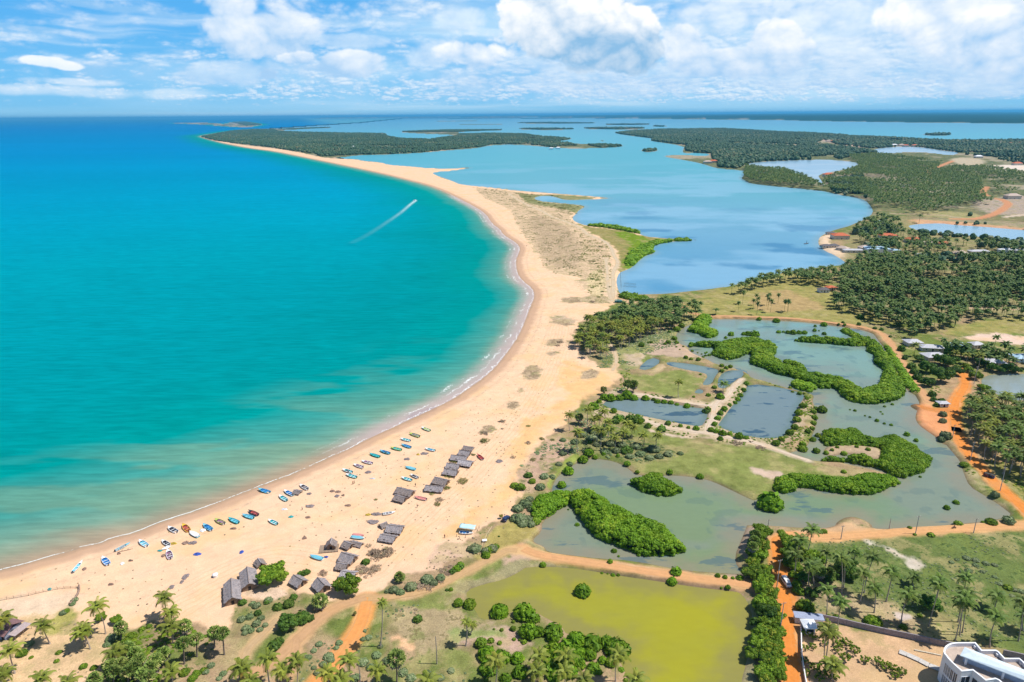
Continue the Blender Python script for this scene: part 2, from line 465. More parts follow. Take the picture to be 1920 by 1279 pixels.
# ================================================================ roads and paths (centre line, width, height above the land)
ORANGE = (0.66, 0.235, 0.05); PALE_OR = (0.56, 0.32, 0.15); TAN = (0.50, 0.34, 0.19); WHITE_S = (0.58, 0.47, 0.36)
ROADS = [
    ('dirt_road', 'D 590,1300 580,1000 562,870 548,760 540,650 533,550 527,450 518,370 500,300 487,235 480,190 495,160 540,145 600,145', 4.6, ORANGE),
    ('dirt_road', 'D 560,146 620,146 700,146 855,143 1080,126 1290,108 1500,98 1700,89 1920,78 2400,50', 4.2, (0.62, 0.335, 0.15)),
    ('causeway', 'D 400,428 300,418 200,408 0,385 C 1600,460 1300,418 1000,368 750,335 620,305 560,270', 4.0, (0.60, 0.32, 0.15)),
    ('dirt_road', 'I 1440,690 1475,740 1480,800 1450,860 1410,910 1395,960 1385,1010 1400,1100 1420,1180 G 1440,130 1470,230 1540,350 1630,440 1700,520 1800,610 1900,700 1990,790 2100,900', 4.5, ORANGE),
    ('dirt_road', 'I 1130,960 1180,985 1250,995 1340,998 1395,1000', 4.0, (0.55, 0.21, 0.06)),
    ('path', 'H 960,210 1000,262 1060,275 1150,293 1300,290 1500,298 I 100,304 300,318 500,343 700,370 830,408 880,450 940,520 985,600 1030,690 1080,770 1120,820 1160,870 1200,940', 4.0, (0.54, 0.30, 0.15)),
    ('dirt_road', 'B 1235,640 1222,690 1205,780 1140,920 1050,1050 960,1160 870,1265 790,1360 700,1480', 4.4, (0.68, 0.29, 0.09)),
    ('dirt_path', 'B 1225,640 1130,665 1020,705 900,770 790,880 700,970 600,1060 500,1130 350,1235 240,1320', 4.0, (0.50, 0.30, 0.16)),
    ('dirt_path', 'B 700,960 690,1060 650,1180 600,1300', 2.6, (0.50, 0.30, 0.16)),
    ('dirt_path', 'B 560,800 500,860 420,940 330,1030 310,1120 280,1276', 2.6, (0.48, 0.33, 0.18)),
    ('dirt_path', 'B 1240,650 1350,650 1600,610 1760,560 1920,480 C 100,460 240,390 380,320 440,280 520,290', 2.6, (0.50, 0.32, 0.16)),
    ('path', 'H 1150,1150 1160,1100 1185,1050 1190,970 1230,920 1300,890 1330,830 1400,760', 2.6, WHITE_S),
    ('path', 'H 620,880 760,900 900,925 1050,950 1190,965', 2.4, WHITE_S),
    ('path', 'H 640,1060 800,1120 1000,1150 1150,1170 1300,1200 1500,1240 G 0,245 150,290 300,340 420,380', 2.4, WHITE_S),
    ('path', 'J 380,335 490,410 600,450 700,510 830,550 930,600 960,640 1080,680 1140,730 1160,800 1200,850 1150,920 1160,1020 1150,1120', 4.0, (0.55, 0.44, 0.30)),
    ('path', 'J 1100,810 1110,900 1115,980 1125,1080 1150,1140', 3.0, (0.55, 0.44, 0.30)),
    ('path', 'H 400,480 440,540 460,600 460,660 430,700', 2.0, (0.55, 0.42, 0.28)),
    ('dirt_road', 'K 1480,432 1560,434 1640,430 1740,402 1800,365 1825,335 1790,315 1740,305', 11.0, (0.52, 0.24, 0.12)),
    ('dirt_road', 'K 1690,232 1660,262 1670,282 1695,290', 10.0, (0.52, 0.24, 0.12)),
    ('dirt_road', 'K 1475,73 1430,90 1390,108 1330,130 1325,155', 12.0, (0.52, 0.24, 0.12)),
    ('path', 'K 1100,400 1250,402 1400,408 1520,425', 7.0, (0.40, 0.33, 0.2)),
    ('path', 'K 1800,420 1870,412 1960,404', 8.0, (0.55, 0.45, 0.35)),
    ('path', 'I 1330,215 1500,232 1700,236 1930,240', 4.0, (0.50, 0.36, 0.24)),
]
RL = [(n, LN(t, BASE), w, c) for n, t, w, c in ROADS]
_height0 = height
def road_h(x, y, z):
    for n, l, w, c in RL[:14]:
        d = linesd(l, x, y, 8.0)
        z = np.where(d < 7.9, np.maximum(z, np.minimum(BASE, BASE - (d - w * 0.5 - 0.4) * 0.7)), z)
    return z
def gz(x, y):
    x = np.atleast_1d(np.asarray(x, float)); y = np.atleast_1d(np.asarray(y, float))
    return road_h(x, y, height(fields(x, y)))

# ================================================================ ground and water sheets: one polar grid round the viewer's nadir
def polar_grid():
    dep = np.concatenate([[0.064, 0.08, 0.1], np.arange(0.12, 4.0, 0.045), np.arange(4.0, 52.0, 0.068)])
    r = np.sort(H / np.tan(np.radians(dep)))
    r = np.concatenate([[3.0, 40.0, 80.0, 105.0], r[r > 125]])
    az = np.concatenate([np.arange(-46, 46.01, 0.1), np.arange(49, 313.9, 4.0)])
    az = np.radians(az)
    RR, AA = np.meshgrid(r, az, indexing='ij')
    x = (RR * np.sin(AA)).ravel(); y = (RR * np.cos(AA)).ravel()
    nr, na = len(r), len(az)
    i = np.arange(nr - 1)[:, None] * na; j = np.arange(na)[None, :]; j2 = (j + 1) % na
    F = np.stack([i + j, i + j2, i + na + j2, i + na + j], -1).reshape(-1, 4)
    return x, y, F[:, ::-1], nr, na
gx, gy, gF, gnr, gna = polar_grid()
gw = fields(gx, gy)
ghe = road_h(gx, gy, height(gw))
gr = np.hypot(gx, gy)

ZONES = []          # (polygon, colour, tuft strength, tuft colour, edge softness in metres)
def zone(txt, col, tuft=0.4, tcol=(0.09, 0.12, 0.035), soft=4.0, z=BASE): ZONES.append((PL(txt, z), col, tuft, tcol, soft))
SAND = (0.71, 0.475, 0.31); SAND_OR = (0.68, 0.42, 0.20); SAND_P = (0.64, 0.48, 0.34)
GR1 = (0.205, 0.225, 0.07); GR2 = (0.14, 0.175, 0.045); DRY = (0.36, 0.25, 0.15); PINK = (0.46, 0.31, 0.22); OLIVE = (0.28, 0.25, 0.085)
TG = (0.075, 0.12, 0.03); TB = (0.20, 0.14, 0.085)
SANDP = COAST + ('L 200,188 300,209 400,222 520,236 640,256 720,276 790,282 890,285 900,291 1000,300 1130,318 1310,328 1400,321 1320,338 1225,352 1320,385 1500,412 '
    'J 430,310 700,330 900,345 1120,366 960,377 740,362 640,347 560,368 700,400 960,425 880,480 845,515 960,575 1250,605 1500,665 1740,682 1480,700 1410,745 1470,780 1300,885 1178,980 1190,1050 1195,1100 '
    'H 470,150 450,190 430,220 330,270 220,300 150,390 130,430 180,540 250,600 330,680 440,690 500,740 480,780 330,840 200,900 180,960 60,1080 0,1150 '
    'F 400,60 350,180 250,250 150,400 60,500 80,650 20,830 E 1750,860 1660,900 1560,1000 1480,1060 1400,1150 1250,1200 '
    'B 1700,420 1560,450 1480,500 1370,550 1290,600 1200,640 1080,660 960,680 800,660 720,620 620,590 400,650 280,660 240,780 225,880 '
    'A 1720,900 1480,850 1200,830 1000,860 800,900 760,1000 780,1150 650,1276 640,1500 -1500,1500')
zone(SANDP, SAND, 0.03, (0.40, 0.27, 0.16), 3.0)
# beach detail
zone('E 1130,30 1260,10 1275,35 1180,75 1090,95 1040,105 1120,60', (0.08, 0.06, 0.08), 0.0, TB, 1.5, 0)
zone('E 1250,1000 1500,800 1900,500 F 0,300 100,100 300,0 H 100,900 0,700 100,600 300,700 480,760 400,820 200,920 60,1080 F 300,100 100,400 0,600 E 1850,800 1600,900 1450,1000', SAND_OR, 0.05, (0.45, 0.3, 0.16), 10.0)
zone('A -200,680 590,580 600,700 480,800 300,900 200,1100 300,1276 -200,1300', SAND_P, 0.16, (0.42, 0.30, 0.2), 6.0)
zone('A 100,800 600,800 900,1000 740,1290 -200,1290 -100,900', (0.58, 0.40, 0.23), 0.35, (0.26, 0.22, 0.08), 5.0)
zone('A 300,880 420,780 520,700 590,740 480,860 380,920', (0.36, 0.32, 0.10), 0.5, TG, 3.0)
zone('E 1300,1000 1450,1000 1560,1060 1480,1160 1300,1180 1180,1200', (0.58, 0.40, 0.28), 0.35, TB, 4.0)
zone('B 280,560 420,570 620,590 640,640 300,650', (0.60, 0.44, 0.32), 0.4, TB, 2.0)
# dunes with dry tufts
zone('P 1030,596 1052,592 1078,600 1070,612 1040,610', (0.46, 0.34, 0.22), 0.75, (0.26, 0.19, 0.12), 3.0)
zone('P 984,690 1000,684 1016,690 1008,712 986,712', (0.46, 0.34, 0.22), 0.75, (0.26, 0.19, 0.12), 3.0)
zone('P 948,756 972,752 976,764 950,766', (0.46, 0.34, 0.22), 0.75, (0.26, 0.19, 0.12), 3.0)
zone('P 1018,640 1050,634 1060,642 1030,650', (0.46, 0.34, 0.22), 0.75, (0.26, 0.19, 0.12), 3.0)
zone('P 1020,660 1044,656 1048,664 1024,668', (0.46, 0.34, 0.22), 0.75, (0.26, 0.19, 0.12), 3.0)
zone('P 1085,660 1110,655 1112,668 1090,670', (0.46, 0.34, 0.22), 0.75, (0.26, 0.19, 0.12), 3.0)
zone('P 1060,640 1080,636 1084,644 1064,648', (0.46, 0.34, 0.22), 0.75, (0.26, 0.19, 0.12), 3.0)
zone('P 968,728 986,724 984,736 970,738', (0.46, 0.34, 0.22), 0.75, (0.26, 0.19, 0.12), 3.0)
zone('P 1046,560 1090,556 1100,566 1060,570', (0.46, 0.34, 0.22), 0.75, (0.26, 0.19, 0.12), 3.0)
zone('P 905,800 925,795 920,808 906,810', (0.46, 0.34, 0.22), 0.75, (0.26, 0.19, 0.12), 3.0)
zone('P 1090,700 1116,690 1120,705 1096,712', (0.46, 0.34, 0.22), 0.75, (0.26, 0.19, 0.12), 3.0)
zone('J 100,285 280,300 430,320 620,345 830,430 860,480 840,520 940,600 1080,690 1140,750 1150,900 1120,1060 1080,1130 960,1070 850,1000 950,960 650,920 600,800 520,690 440,580 390,450 200,370', (0.63, 0.46, 0.30), 0.72, (0.40, 0.29, 0.18), 8.0)
zone('J 520,480 800,560 900,700 920,880 700,900 620,760 540,600', (0.55, 0.41, 0.27), 0.80, (0.33, 0.24, 0.15), 14.0)
zone('J 980,920 1090,900 1090,1130 960,1090', (0.60, 0.47, 0.28), 0.55, (0.18, 0.19, 0.05), 4.0)
zone('J 880,1120 1000,1090 1150,1120 1130,1165 960,1150', (0.5, 0.38, 0.24), 0.7, (0.2, 0.17, 0.08), 4.0)
zone('J 680,1240 800,1250 900,1290 760,1310', (0.5, 0.38, 0.26), 0.6, TB, 4.0)
# lagoon side of the spit
zone('J 430,320 560,345 700,335 900,350 1060,362 960,374 850,378 760,366 640,350 560,368 620,395 830,412 940,425 880,480 840,470 760,440 600,420 500,400', (0.22, 0.22, 0.10), 0.55, (0.08, 0.11, 0.05), 6.0)
zone('J 870,545 960,580 1250,608 1400,655 1740,684 1480,700 1410,745 1470,780 1300,885 1200,925 1180,860 1190,780 1150,720 1080,670 960,610', (0.27, 0.23, 0.085), 0.55, (0.10, 0.13, 0.03), 5.0)
zone('J 1150,620 1250,612 1400,660 1470,700 1405,745 1470,780 1300,890 1220,900 1240,820 1290,700', (0.15, 0.23, 0.02), 0.55, (0.05, 0.13, 0.015), 4.0)
zone('K 1600,320 1740,300 1920,285 2300,300 2300,420 1920,415 1700,400 1620,370', (0.36, 0.29, 0.24), 0.5, (0.16, 0.12, 0.10), 25.0)
zone('K 1660,105 1780,95 1920,100 2300,110 2300,150 1920,142 1720,135', (0.62, 0.55, 0.48), 0.1, PINK, 25.0)
zone('K 1440,60 1560,50 1700,70 1620,110 1500,90', (0.42, 0.36, 0.26), 0.2, PINK, 25.0)
zone('K 1130,438 1300,436 1480,448 1700,465 1920,490 2300,520 2300,540 1920,505 1640,482 1480,472 1400,462 1250,468 1190,480 1150,465', (0.50, 0.29, 0.17), 0.2, PINK, 6.0)
zone('K 640,560 660,535 730,500 760,540 700,570 760,600 900,635 880,670 830,700 790,695 740,660 680,635 650,605', (0.62, 0.47, 0.33), 0.1, PINK, 5.0)
zone('K 1200,380 1450,385 1640,400 1700,430 1480,430 1250,410', (0.30, 0.27, 0.13), 0.4, TG, 15.0)
zone('M 1010,185 1200,190 1340,215 1250,232 1100,212 1040,200', (0.40, 0.30, 0.25), 0.2, PINK, 40.0)
zone('H 440,100 560,130 640,180 560,210 500,190', (0.5, 0.33, 0.2), 0.3, TB, 3.0)
# land behind the palms
zone('K -260,1040 -100,900 60,865 270,805 550,750 760,860 720,950 900,1010 1100,900 1300,1060 900,1100 200,1040', OLIVE, 0.35, (0.16, 0.15, 0.05), 10.0)
zone('K 200,920 420,860 600,930 700,990 500,1010 260,1010', (0.36, 0.26, 0.12), 0.2, OLIVE, 8.0)
zone('K 830,480 1150,400 1300,500 1920,560 2400,600 2400,900 2400,1120 1500,1030 1100,1060 900,1000 760,860 800,720', (0.25, 0.22, 0.11), 0.45, TG, 20.0)
zone('I 1300,380 1920,280 2400,300 2400,430 1700,420 1350,440', OLIVE, 0.35, TG, 8.0)
zone('I 1440,440 1700,415 1930,450 2300,460 2300,520 1930,500 1600,480', (0.62, 0.46, 0.37), 0.1, PINK, 5.0)
zone('I 1230,780 1420,720 1600,760 1650,860 1500,900 1350,980 1240,900', (0.36, 0.24, 0.14), 0.35, OLIVE, 4.0)
zone('I 1125,900 1180,930 1260,990 1340,1005 1420,1050 1420,1200 1330,1200 1200,1160 1120,1090 1105,1040 1130,960', (0.62, 0.28, 0.13), 0.12, (0.5, 0.4, 0.3), 3.0)
zone('G 1480,0 1920,0 2300,0 2300,600 1920,620 1700,430 1560,250', (0.36, 0.24, 0.12), 0.5, TG, 5.0)
zone('G 1640,400 1920,400 2300,500 2200,900 1920,650 1740,500', (0.24, 0.22, 0.07), 0.55, TG, 5.0)
zone('G 1500,430 1560,450 1700,600 1800,720 1700,700 1560,570', (0.36, 0.30, 0.16), 0.5, TG, 3.0)
# meadows and bunds
zone('H 480,520 700,440 900,380 1040,300 1000,420 940,500 700,570 560,700 440,640', (0.27, 0.27, 0.11), 0.55, TG, 5.0)
zone('H 680,560 740,480 860,460 940,510 1100,570 1100,600 1060,620 900,600 800,590 700,580', (0.42, 0.31, 0.23), 0.1, PINK, 4.0)
zone('H 470,700 600,720 640,740 860,690 1090,740 1110,790 1040,860 950,900 700,860 640,860 560,760', GR1, 0.3, (0.14, 0.16, 0.05), 5.0)
zone('H 500,580 620,560 680,590 620,660 540,650', (0.46, 0.36, 0.25), 0.3, TG, 3.0)
zone('H 720,700 800,640 840,690 760,720', (0.46, 0.34, 0.2), 0.3, TG, 2.0)
zone('H 250,980 480,820 640,860 1200,950 1250,900 1430,780 1900,860 1920,980 1800,1250 1500,1279 1000,1200 640,1100 300,1050', (0.44, 0.34, 0.23), 0.5, TG, 4.0)
zone('F 950,230 1060,180 1300,250 1600,300 1900,340 G 100,310 250,350 420,400 560,440 720,470 300,560 150,580 0,610 F 1830,700 1600,600 1380,530 1200,515 920,510 860,420 1000,350 1300,360', GR1, 0.3, (0.17, 0.18, 0.06), 4.0)
zone('F 1000,180 1100,195 1300,230 1400,260 1250,245 1080,215', (0.55, 0.42, 0.33), 0.1, PINK, 3.0)
zone('G 10,420 110,450 250,470 200,520 90,490 30,470', (0.50, 0.38, 0.30), 0.2, PINK, 3.0)
zone('G 400,440 560,420 740,440 860,470 700,500 500,470', (0.34, 0.27, 0.14), 0.3, OLIVE, 4.0)
zone('F 50,480 150,380 250,260 350,200 420,260 450,340 380,420 300,480 200,560 160,640 60,640', PINK, 0.55, (0.17, 0.14, 0.08), 5.0)
zone('F 450,330 560,200 760,150 900,230 1200,330 1290,360 1000,420 800,400 640,360 500,380', (0.25, 0.24, 0.10), 0.75, (0.07, 0.10, 0.035), 5.0)
zone('F 380,420 500,350 520,400 440,440 340,520 290,640 240,620 300,520', (0.22, 0.26, 0.06), 0.2, TG, 2.0)
zone('G 520,300 640,270 800,280 940,300 950,370 860,385 700,330 560,365', (0.40, 0.30, 0.20), 0.2, TG, 2.0)
# around the green pond
zone('Q 1440,640 1640,480 1760,420 F 30,880 180,900 200,960 120,1010 80,1050 -100,1130 Q 1400,950 1500,760', (0.33, 0.27, 0.09), 0.35, (0.2, 0.2, 0.07), 3.0)
zone('B 1290,600 1400,660 1600,640 1780,590 1920,520 C 150,440 380,360 400,420 200,480 90,600 0,680 B 1800,760 1500,700 1390,720 1270,720', GR1, 0.35, (0.12, 0.17, 0.04), 3.0)
zone('B 1290,760 1480,700 1700,760 1920,700 C 60,640 160,780 300,820 200,900 0,900 B 1700,1100 1450,1060 1400,900', (0.36, 0.28, 0.16), 0.6, (0.18, 0.15, 0.07), 4.0)
zone('B 1420,900 1500,900 1640,1000 1600,1080 1440,1050', (0.62, 0.38, 0.22), 0.25, TB, 2.5)
zone('C 60,880 200,850 400,850 620,960 700,970 600,1040 420,1040 330,1000 200,960 180,1060 60,1000', (0.42, 0.29, 0.23), 0.35, TB, 3.0)
zone('C 60,860 260,850 420,890 420,960 200,950 20,990', (0.24, 0.27, 0.10), 0.3, TG, 3.0)
zone('C 0,1020 140,1030 190,1120 150,1230 0,1300', GR1, 0.3, TG, 3.0)
zone('C 430,330 520,230 640,250 760,320 640,370 520,370 400,420', (0.45, 0.31, 0.23), 0.15, (0.5, 0.42, 0.36), 3.0)
zone('C 500,360 700,370 880,400 880,430 600,420 520,450 420,510 240,555 120,590 60,650 0,720 -60,700 100,560 260,480', (0.27, 0.24, 0.13), 0.4, (0.12, 0.11, 0.06), 3.0)
zone('F 80,1040 160,1030 240,1100 200,1130 100,1090', (0.28, 0.27, 0.12), 0.3, TG, 2.0)
zone('D 130,362 280,362 330,350 300,300 250,200 300,110 320,90 350,90 330,220 330,340 300,400 200,400 120,385', (0.36, 0.27, 0.2), 0.15, (0.2, 0.16, 0.12), 2.0)
zone('D 260,470 330,500 370,560 380,700 340,820 380,900 380,1200 240,1200 290,900 330,740 330,600', (0.27, 0.24, 0.13), 0.45, (0.14, 0.14, 0.08), 2.0)
zone('D 520,130 640,90 860,60 1050,90 1040,120 800,135 640,145', (0.50, 0.32, 0.18), 0.12, PINK, 3.0)
zone('G 870,850 1300,830 1600,800 1850,775 1890,800 1600,830 1200,850 900,880', (0.40, 0.30, 0.19), 0.2, PINK, 2.0)
# field by the white building
zone('D 560,170 700,160 1080,140 1500,112 1920,95 2600,60 2600,1300 1920,850 1700,780 1500,750 1300,720 1100,660 900,630 700,580 600,470', (0.125, 0.165, 0.05), 0.6, (0.06, 0.095, 0.03), 5.0)
zone('D 600,380 760,400 950,470 1200,540 1400,620 1500,740 1300,720 1000,640 740,590 640,500', (0.38, 0.29, 0.17), 0.5, (0.17, 0.16, 0.06), 7.0)
zone('D 1300,560 1600,640 1760,780 1500,745 1300,700', (0.30, 0.26, 0.12), 0.5, (0.12, 0.15, 0.04), 8.0)
zone('D 980,175 1080,180 1200,235 1340,300 1350,320 1270,315 1180,250 1080,215', (0.50, 0.44, 0.36), 0.2, (0.25, 0.25, 0.13), 3.0)
zone('D 1180,575 1270,585 1280,625 1200,620', (0.5, 0.42, 0.38), 0.2, TB, 2.0)
zone('D 610,650 740,620 920,660 1100,700 1300,745 1490,780 1500,1300 600,1300 620,900', (0.52, 0.34, 0.20), 0.25, (0.42, 0.3, 0.2), 3.0)

def ground():
    x, y, r = gx, gy, gr
    n1 = fbm(x, y, 30, 3); n2 = fbm(x, y, 9, 8); n3 = fbm(x, y, 110, 12, 5)
    jit = (fbm(x, y, 7, 21, 4) - 0.5) * 13.0 + (fbm(x, y, 1.8, 27, 2) - 0.5) * 3.0
    near = np.exp(-r / 900.0)
    t = sstep(0.38, 0.62, n1 * 0.6 + n2 * 0.4)[:, None]
    col = np.array(DRY) * (1 - t) + np.array(GR2) * t
    tuft = np.full(len(x), 0.5); tc = np.tile(np.array(TG), (len(x), 1))
    # far land: pale flats and dull scrub
    f = sstep(900, 1600, r)[:, None]
    t3 = sstep(0.48, 0.62, n3 + 0.3 * (n1 - 0.5))[:, None]
    farc = np.array((0.11, 0.13, 0.07)) * (1 - t3) + np.array((0.33, 0.28, 0.21)) * t3
    col = col * (1 - f) + farc * f
    for poly, c, tf, tcol, soft in ZONES:
        d = polysd(poly, x, y, max(soft * 4, 30.0))
        sf = soft * 0.45
        a = sstep(-sf, sf, d + jit * min(1.0, soft / 4.5))
        A = a[:, None]
        col = col * (1 - A) + np.array(c) * A
        tc = tc * (1 - A) + np.array(tcol) * A
        tuft = tuft * (1 - a) + tf * a
    # peninsula & far coasts
    d = polysd(W(S('L 150,195 420,228 620,250 720,275 860,266 1400,235 1920,214 1860,180 1500,160 1000,150 420,146 200,160'), 0), x, y, 600)
    a = sstep(-10, 40, d)[:, None]
    pc = np.array((0.09, 0.11, 0.07)) * (1 - t3 * 0.7) + np.array((0.32, 0.28, 0.22)) * t3 * 0.7
    coast_in = np.clip(-gw['open'], 0, 400)
    keep = 1 - sstep(25, 60, coast_in + (n1 - 0.5) * 30)[:, None]
    a = a * (1 - keep)
    col = col * (1 - a) + pc * a
    # roads
    for n, l, w, c in RL:
        dd = linesd(l, x, y, w + 14)
        a = sstep(w * 0.5 + 2.6, w * 0.5 - 0.3, dd + jit * 0.18)[:, None] * 0.9
        col = col * (1 - a) + np.array(c) * a; tuft = tuft * (1 - a[:, 0])
    # wet margins of the ponds
    wd = np.maximum.reduce([gw['big'], gw['ponds'], gw['green'], gw['right']])
    a = sstep(-1.6, 0.2, wd + jit * 0.08)[:, None] * 0.75
    col = col * (1 - a) + np.array((0.16, 0.12, 0.08)) * a
    tuft = tuft * (1 - a[:, 0])
    far = (r > 7000)[:, None]
    hill = sstep(0, 1500, polysd(far_coast, x, y, 9000.)) * (14 + 75 * sstep(9000, 26000, r) * (0.35 + 0.9 * fbm(x, y, 9000, 55, 3)))
    z = ghe + np.where(r > 7000, hill, 0)
    fc = polysd(far_coast, x, y, 500.) > 0
    col = np.where(fc[:, None], np.array((0.018, 0.05, 0.035)) * (0.7 + 0.7 * fbm(x, y, 700, 90)[:, None]), col)
    tuft = np.where(fc, 0, tuft)
    so = np.where(gw['lagr'] < 0, -gw['open'], 400.0)
    m, nt, b = mat('ground_cover')
    A = lambda n: N(nt, 'ShaderNodeAttribute', attribute_name=n)
    pos = N(nt, 'ShaderNodeTexCoord').outputs['Object']
    c = A('Col').outputs['Color']; tcn = A('Tuft').outputs['Color']; tf = A('tuft').outputs['Fac']; son = A('so').outputs['Fac']
    tr = A('trk').outputs['Fac']
    nA = NOI(nt, pos, 0.55, 7, 0.68)
    nB = NOI(nt, pos, 0.12, 5, 0.6)
    nC = NOI(nt, pos, 2.3, 5, 0.7)
    # tufts
    nE = NOI(nt, pos, 0.22, 6, 0.7)
    thr = MA(nt, 'SUBTRACT', 0.74, MA(nt, 'MULTIPLY', tf, 0.32))
    tm = MA(nt, 'SUBTRACT', MA(nt, 'ADD', MA(nt, 'MULTIPLY', nA, 0.45), MA(nt, 'MULTIPLY', nE, 0.55)), thr)
    tmask = RNG(nt, tm, -0.02, 0.05)
    # patches of fresher and drier growth
    nG = NOI(nt, pos, 0.06, 6, 0.65)
    gf = MA(nt, 'MULTIPLY', RNG(nt, tf, 0.15, 0.35), 0.55)
    c = MIX(nt, MA(nt, 'MULTIPLY', RNG(nt, nG, 0.52, 0.60), gf), c, (0.33, 0.27, 0.13))
    c = MIX(nt, MA(nt, 'MULTIPLY', RNG(nt, nG, 0.46, 0.38), gf), c, (0.17, 0.21, 0.055))
    c = MIX(nt, tmask, c, tcn)
    v = MA(nt, 'MULTIPLY', MA(nt, 'MULTIPLY', RNG(nt, nC, 0.3, 0.7, 0.70, 1.30, False), RNG(nt, nE, 0.3, 0.7, 0.74, 1.26, False)), RNG(nt, nB, 0.3, 0.7, 0.88, 1.12, False))
    # grain stays weak on bare sand
    sc_ = N(nt, 'ShaderNodeSeparateColor'); nt.links.new(A('Col').outputs['Color'], sc_.inputs[0])
    bare = MA(nt, 'MULTIPLY', MA(nt, 'SUBTRACT', 1.0, MA(nt, 'MULTIPLY', tf, 2.0), clamp=True), RNG(nt, sc_.outputs[0], 0.30, 0.50))
    v = MA(nt, 'ADD', MA(nt, 'MULTIPLY', v, MA(nt, 'SUBTRACT', 1.0, MA(nt, 'MULTIPLY', bare, 0.65))), MA(nt, 'MULTIPLY', bare, 0.65))
    c = MIX(nt, 1.0, c, v, 'MULTIPLY')
    # warm and cool drifts in the sand
    nD = NOI(nt, pos, 0.035, 5, 0.6)
    c = MIX(nt, MA(nt, 'MULTIPLY', RNG(nt, nD, 0.48, 0.66), MA(nt, 'MULTIPLY', bare, 0.55)), c, (0.66, 0.43, 0.21))
    c = MIX(nt, MA(nt, 'MULTIPLY', RNG(nt, nD, 0.46, 0.32), MA(nt, 'MULTIPLY', bare, 0.35)), c, (0.67, 0.49, 0.36))
    # tyre tracks along the beach
    st = MA(nt, 'SINE', MA(nt, 'ADD', MA(nt, 'MULTIPLY', tr, 2.6), MA(nt, 'MULTIPLY', nB, 9.0)))
    trm = MA(nt, 'MULTIPLY', RNG(nt, MA(nt, 'ABSOLUTE', tr), 15.0, 6.0), RNG(nt, st, 0.55, 0.95))
    c = MIX(nt, MA(nt, 'MULTIPLY', trm, MA(nt, 'MULTIPLY', bare, 0.22)), c, (0.46, 0.27, 0.12))
    # drift lines and wet sand above the sea
    sj = MA(nt, 'ADD', son, MA(nt, 'MULTIPLY', MA(nt, 'SUBTRACT', nB, 0.5), 7.0))
    for at, wd_, st_ in ((12.0, 1.2, 0.5), (21.0, 1.0, 0.4), (33.0, 1.3, 0.3), (47.0, 1.0, 0.25)):
        ln = RNG(nt, MA(nt, 'ABSOLUTE', MA(nt, 'SUBTRACT', sj, at)), wd_, 0.0)
        c = MIX(nt, MA(nt, 'MULTIPLY', ln, MA(nt, 'MULTIPLY', RNG(nt, nA, 0.45, 0.6), st_)), c, (0.36, 0.28, 0.21))
    wet = RNG(nt, MA(nt, 'ADD', son, MA(nt, 'MULTIPLY', MA(nt, 'SUBTRACT', nB, 0.5), 5.0)), 10.0, 4.5)
    c = MIX(nt, MA(nt, 'MULTIPLY', wet, 0.85), c, (0.47, 0.30, 0.20))
    dark = RNG(nt, son, 3.0, 0.0)
    c = MIX(nt, MA(nt, 'MULTIPLY', dark, 0.6), c, (0.36, 0.25, 0.17))
    nt.links.new(c, b.inputs['Base Color'])
    rr = MA(nt, 'SUBTRACT', 0.95, MA(nt, 'MULTIPLY', dark, 0.55))
    nt.links.new(rr, b.inputs['Roughness']); b.inputs['Specular IOR Level'].default_value = 0.0
    bp = N(nt, 'ShaderNodeBump'); bp.inputs['Strength'].default_value = 0.5; bp.inputs['Distance'].default_value = 0.35
    hh = MA(nt, 'ADD', MA(nt, 'MULTIPLY', tmask, MA(nt, 'MULTIPLY', tf, 1.2)), MA(nt, 'MULTIPLY', nA, 0.5))
    nt.links.new(hh, bp.inputs['Height']); nt.links.new(bp.outputs[0], b.inputs['Normal'])
    V = np.stack([x, y, z], 1)
    me = np_mesh('ground', V, gF, [m], True)
    cattr(me, 'Col', col); cattr(me, 'Tuft', tc); fattr(me, 'tuft', tuft); fattr(me, 'so', np.clip(so, -5, 400))
    tl = LN('A 1300,700 B 300,420 560,330 E 700,1279 900,1080 1150,850 1450,600 1700,330 1900,100 H 0,600 60,300')
    d = linesd(tl, x, y, 40)
    # signed side of the track line
    dirv = tl[-1] - tl[0]
    px_, py_ = tl[:, 0], tl[:, 1]
    xi = np.interp(y, py_[np.argsort(py_)], px_[np.argsort(py_)])
    fattr(me, 'trk', d * np.sign(x - xi))
    o = link('ground', me); tagp(o, 'sandy and grassy coastal land between the sea and the lagoons', 'ground', kind='structure')
ground()

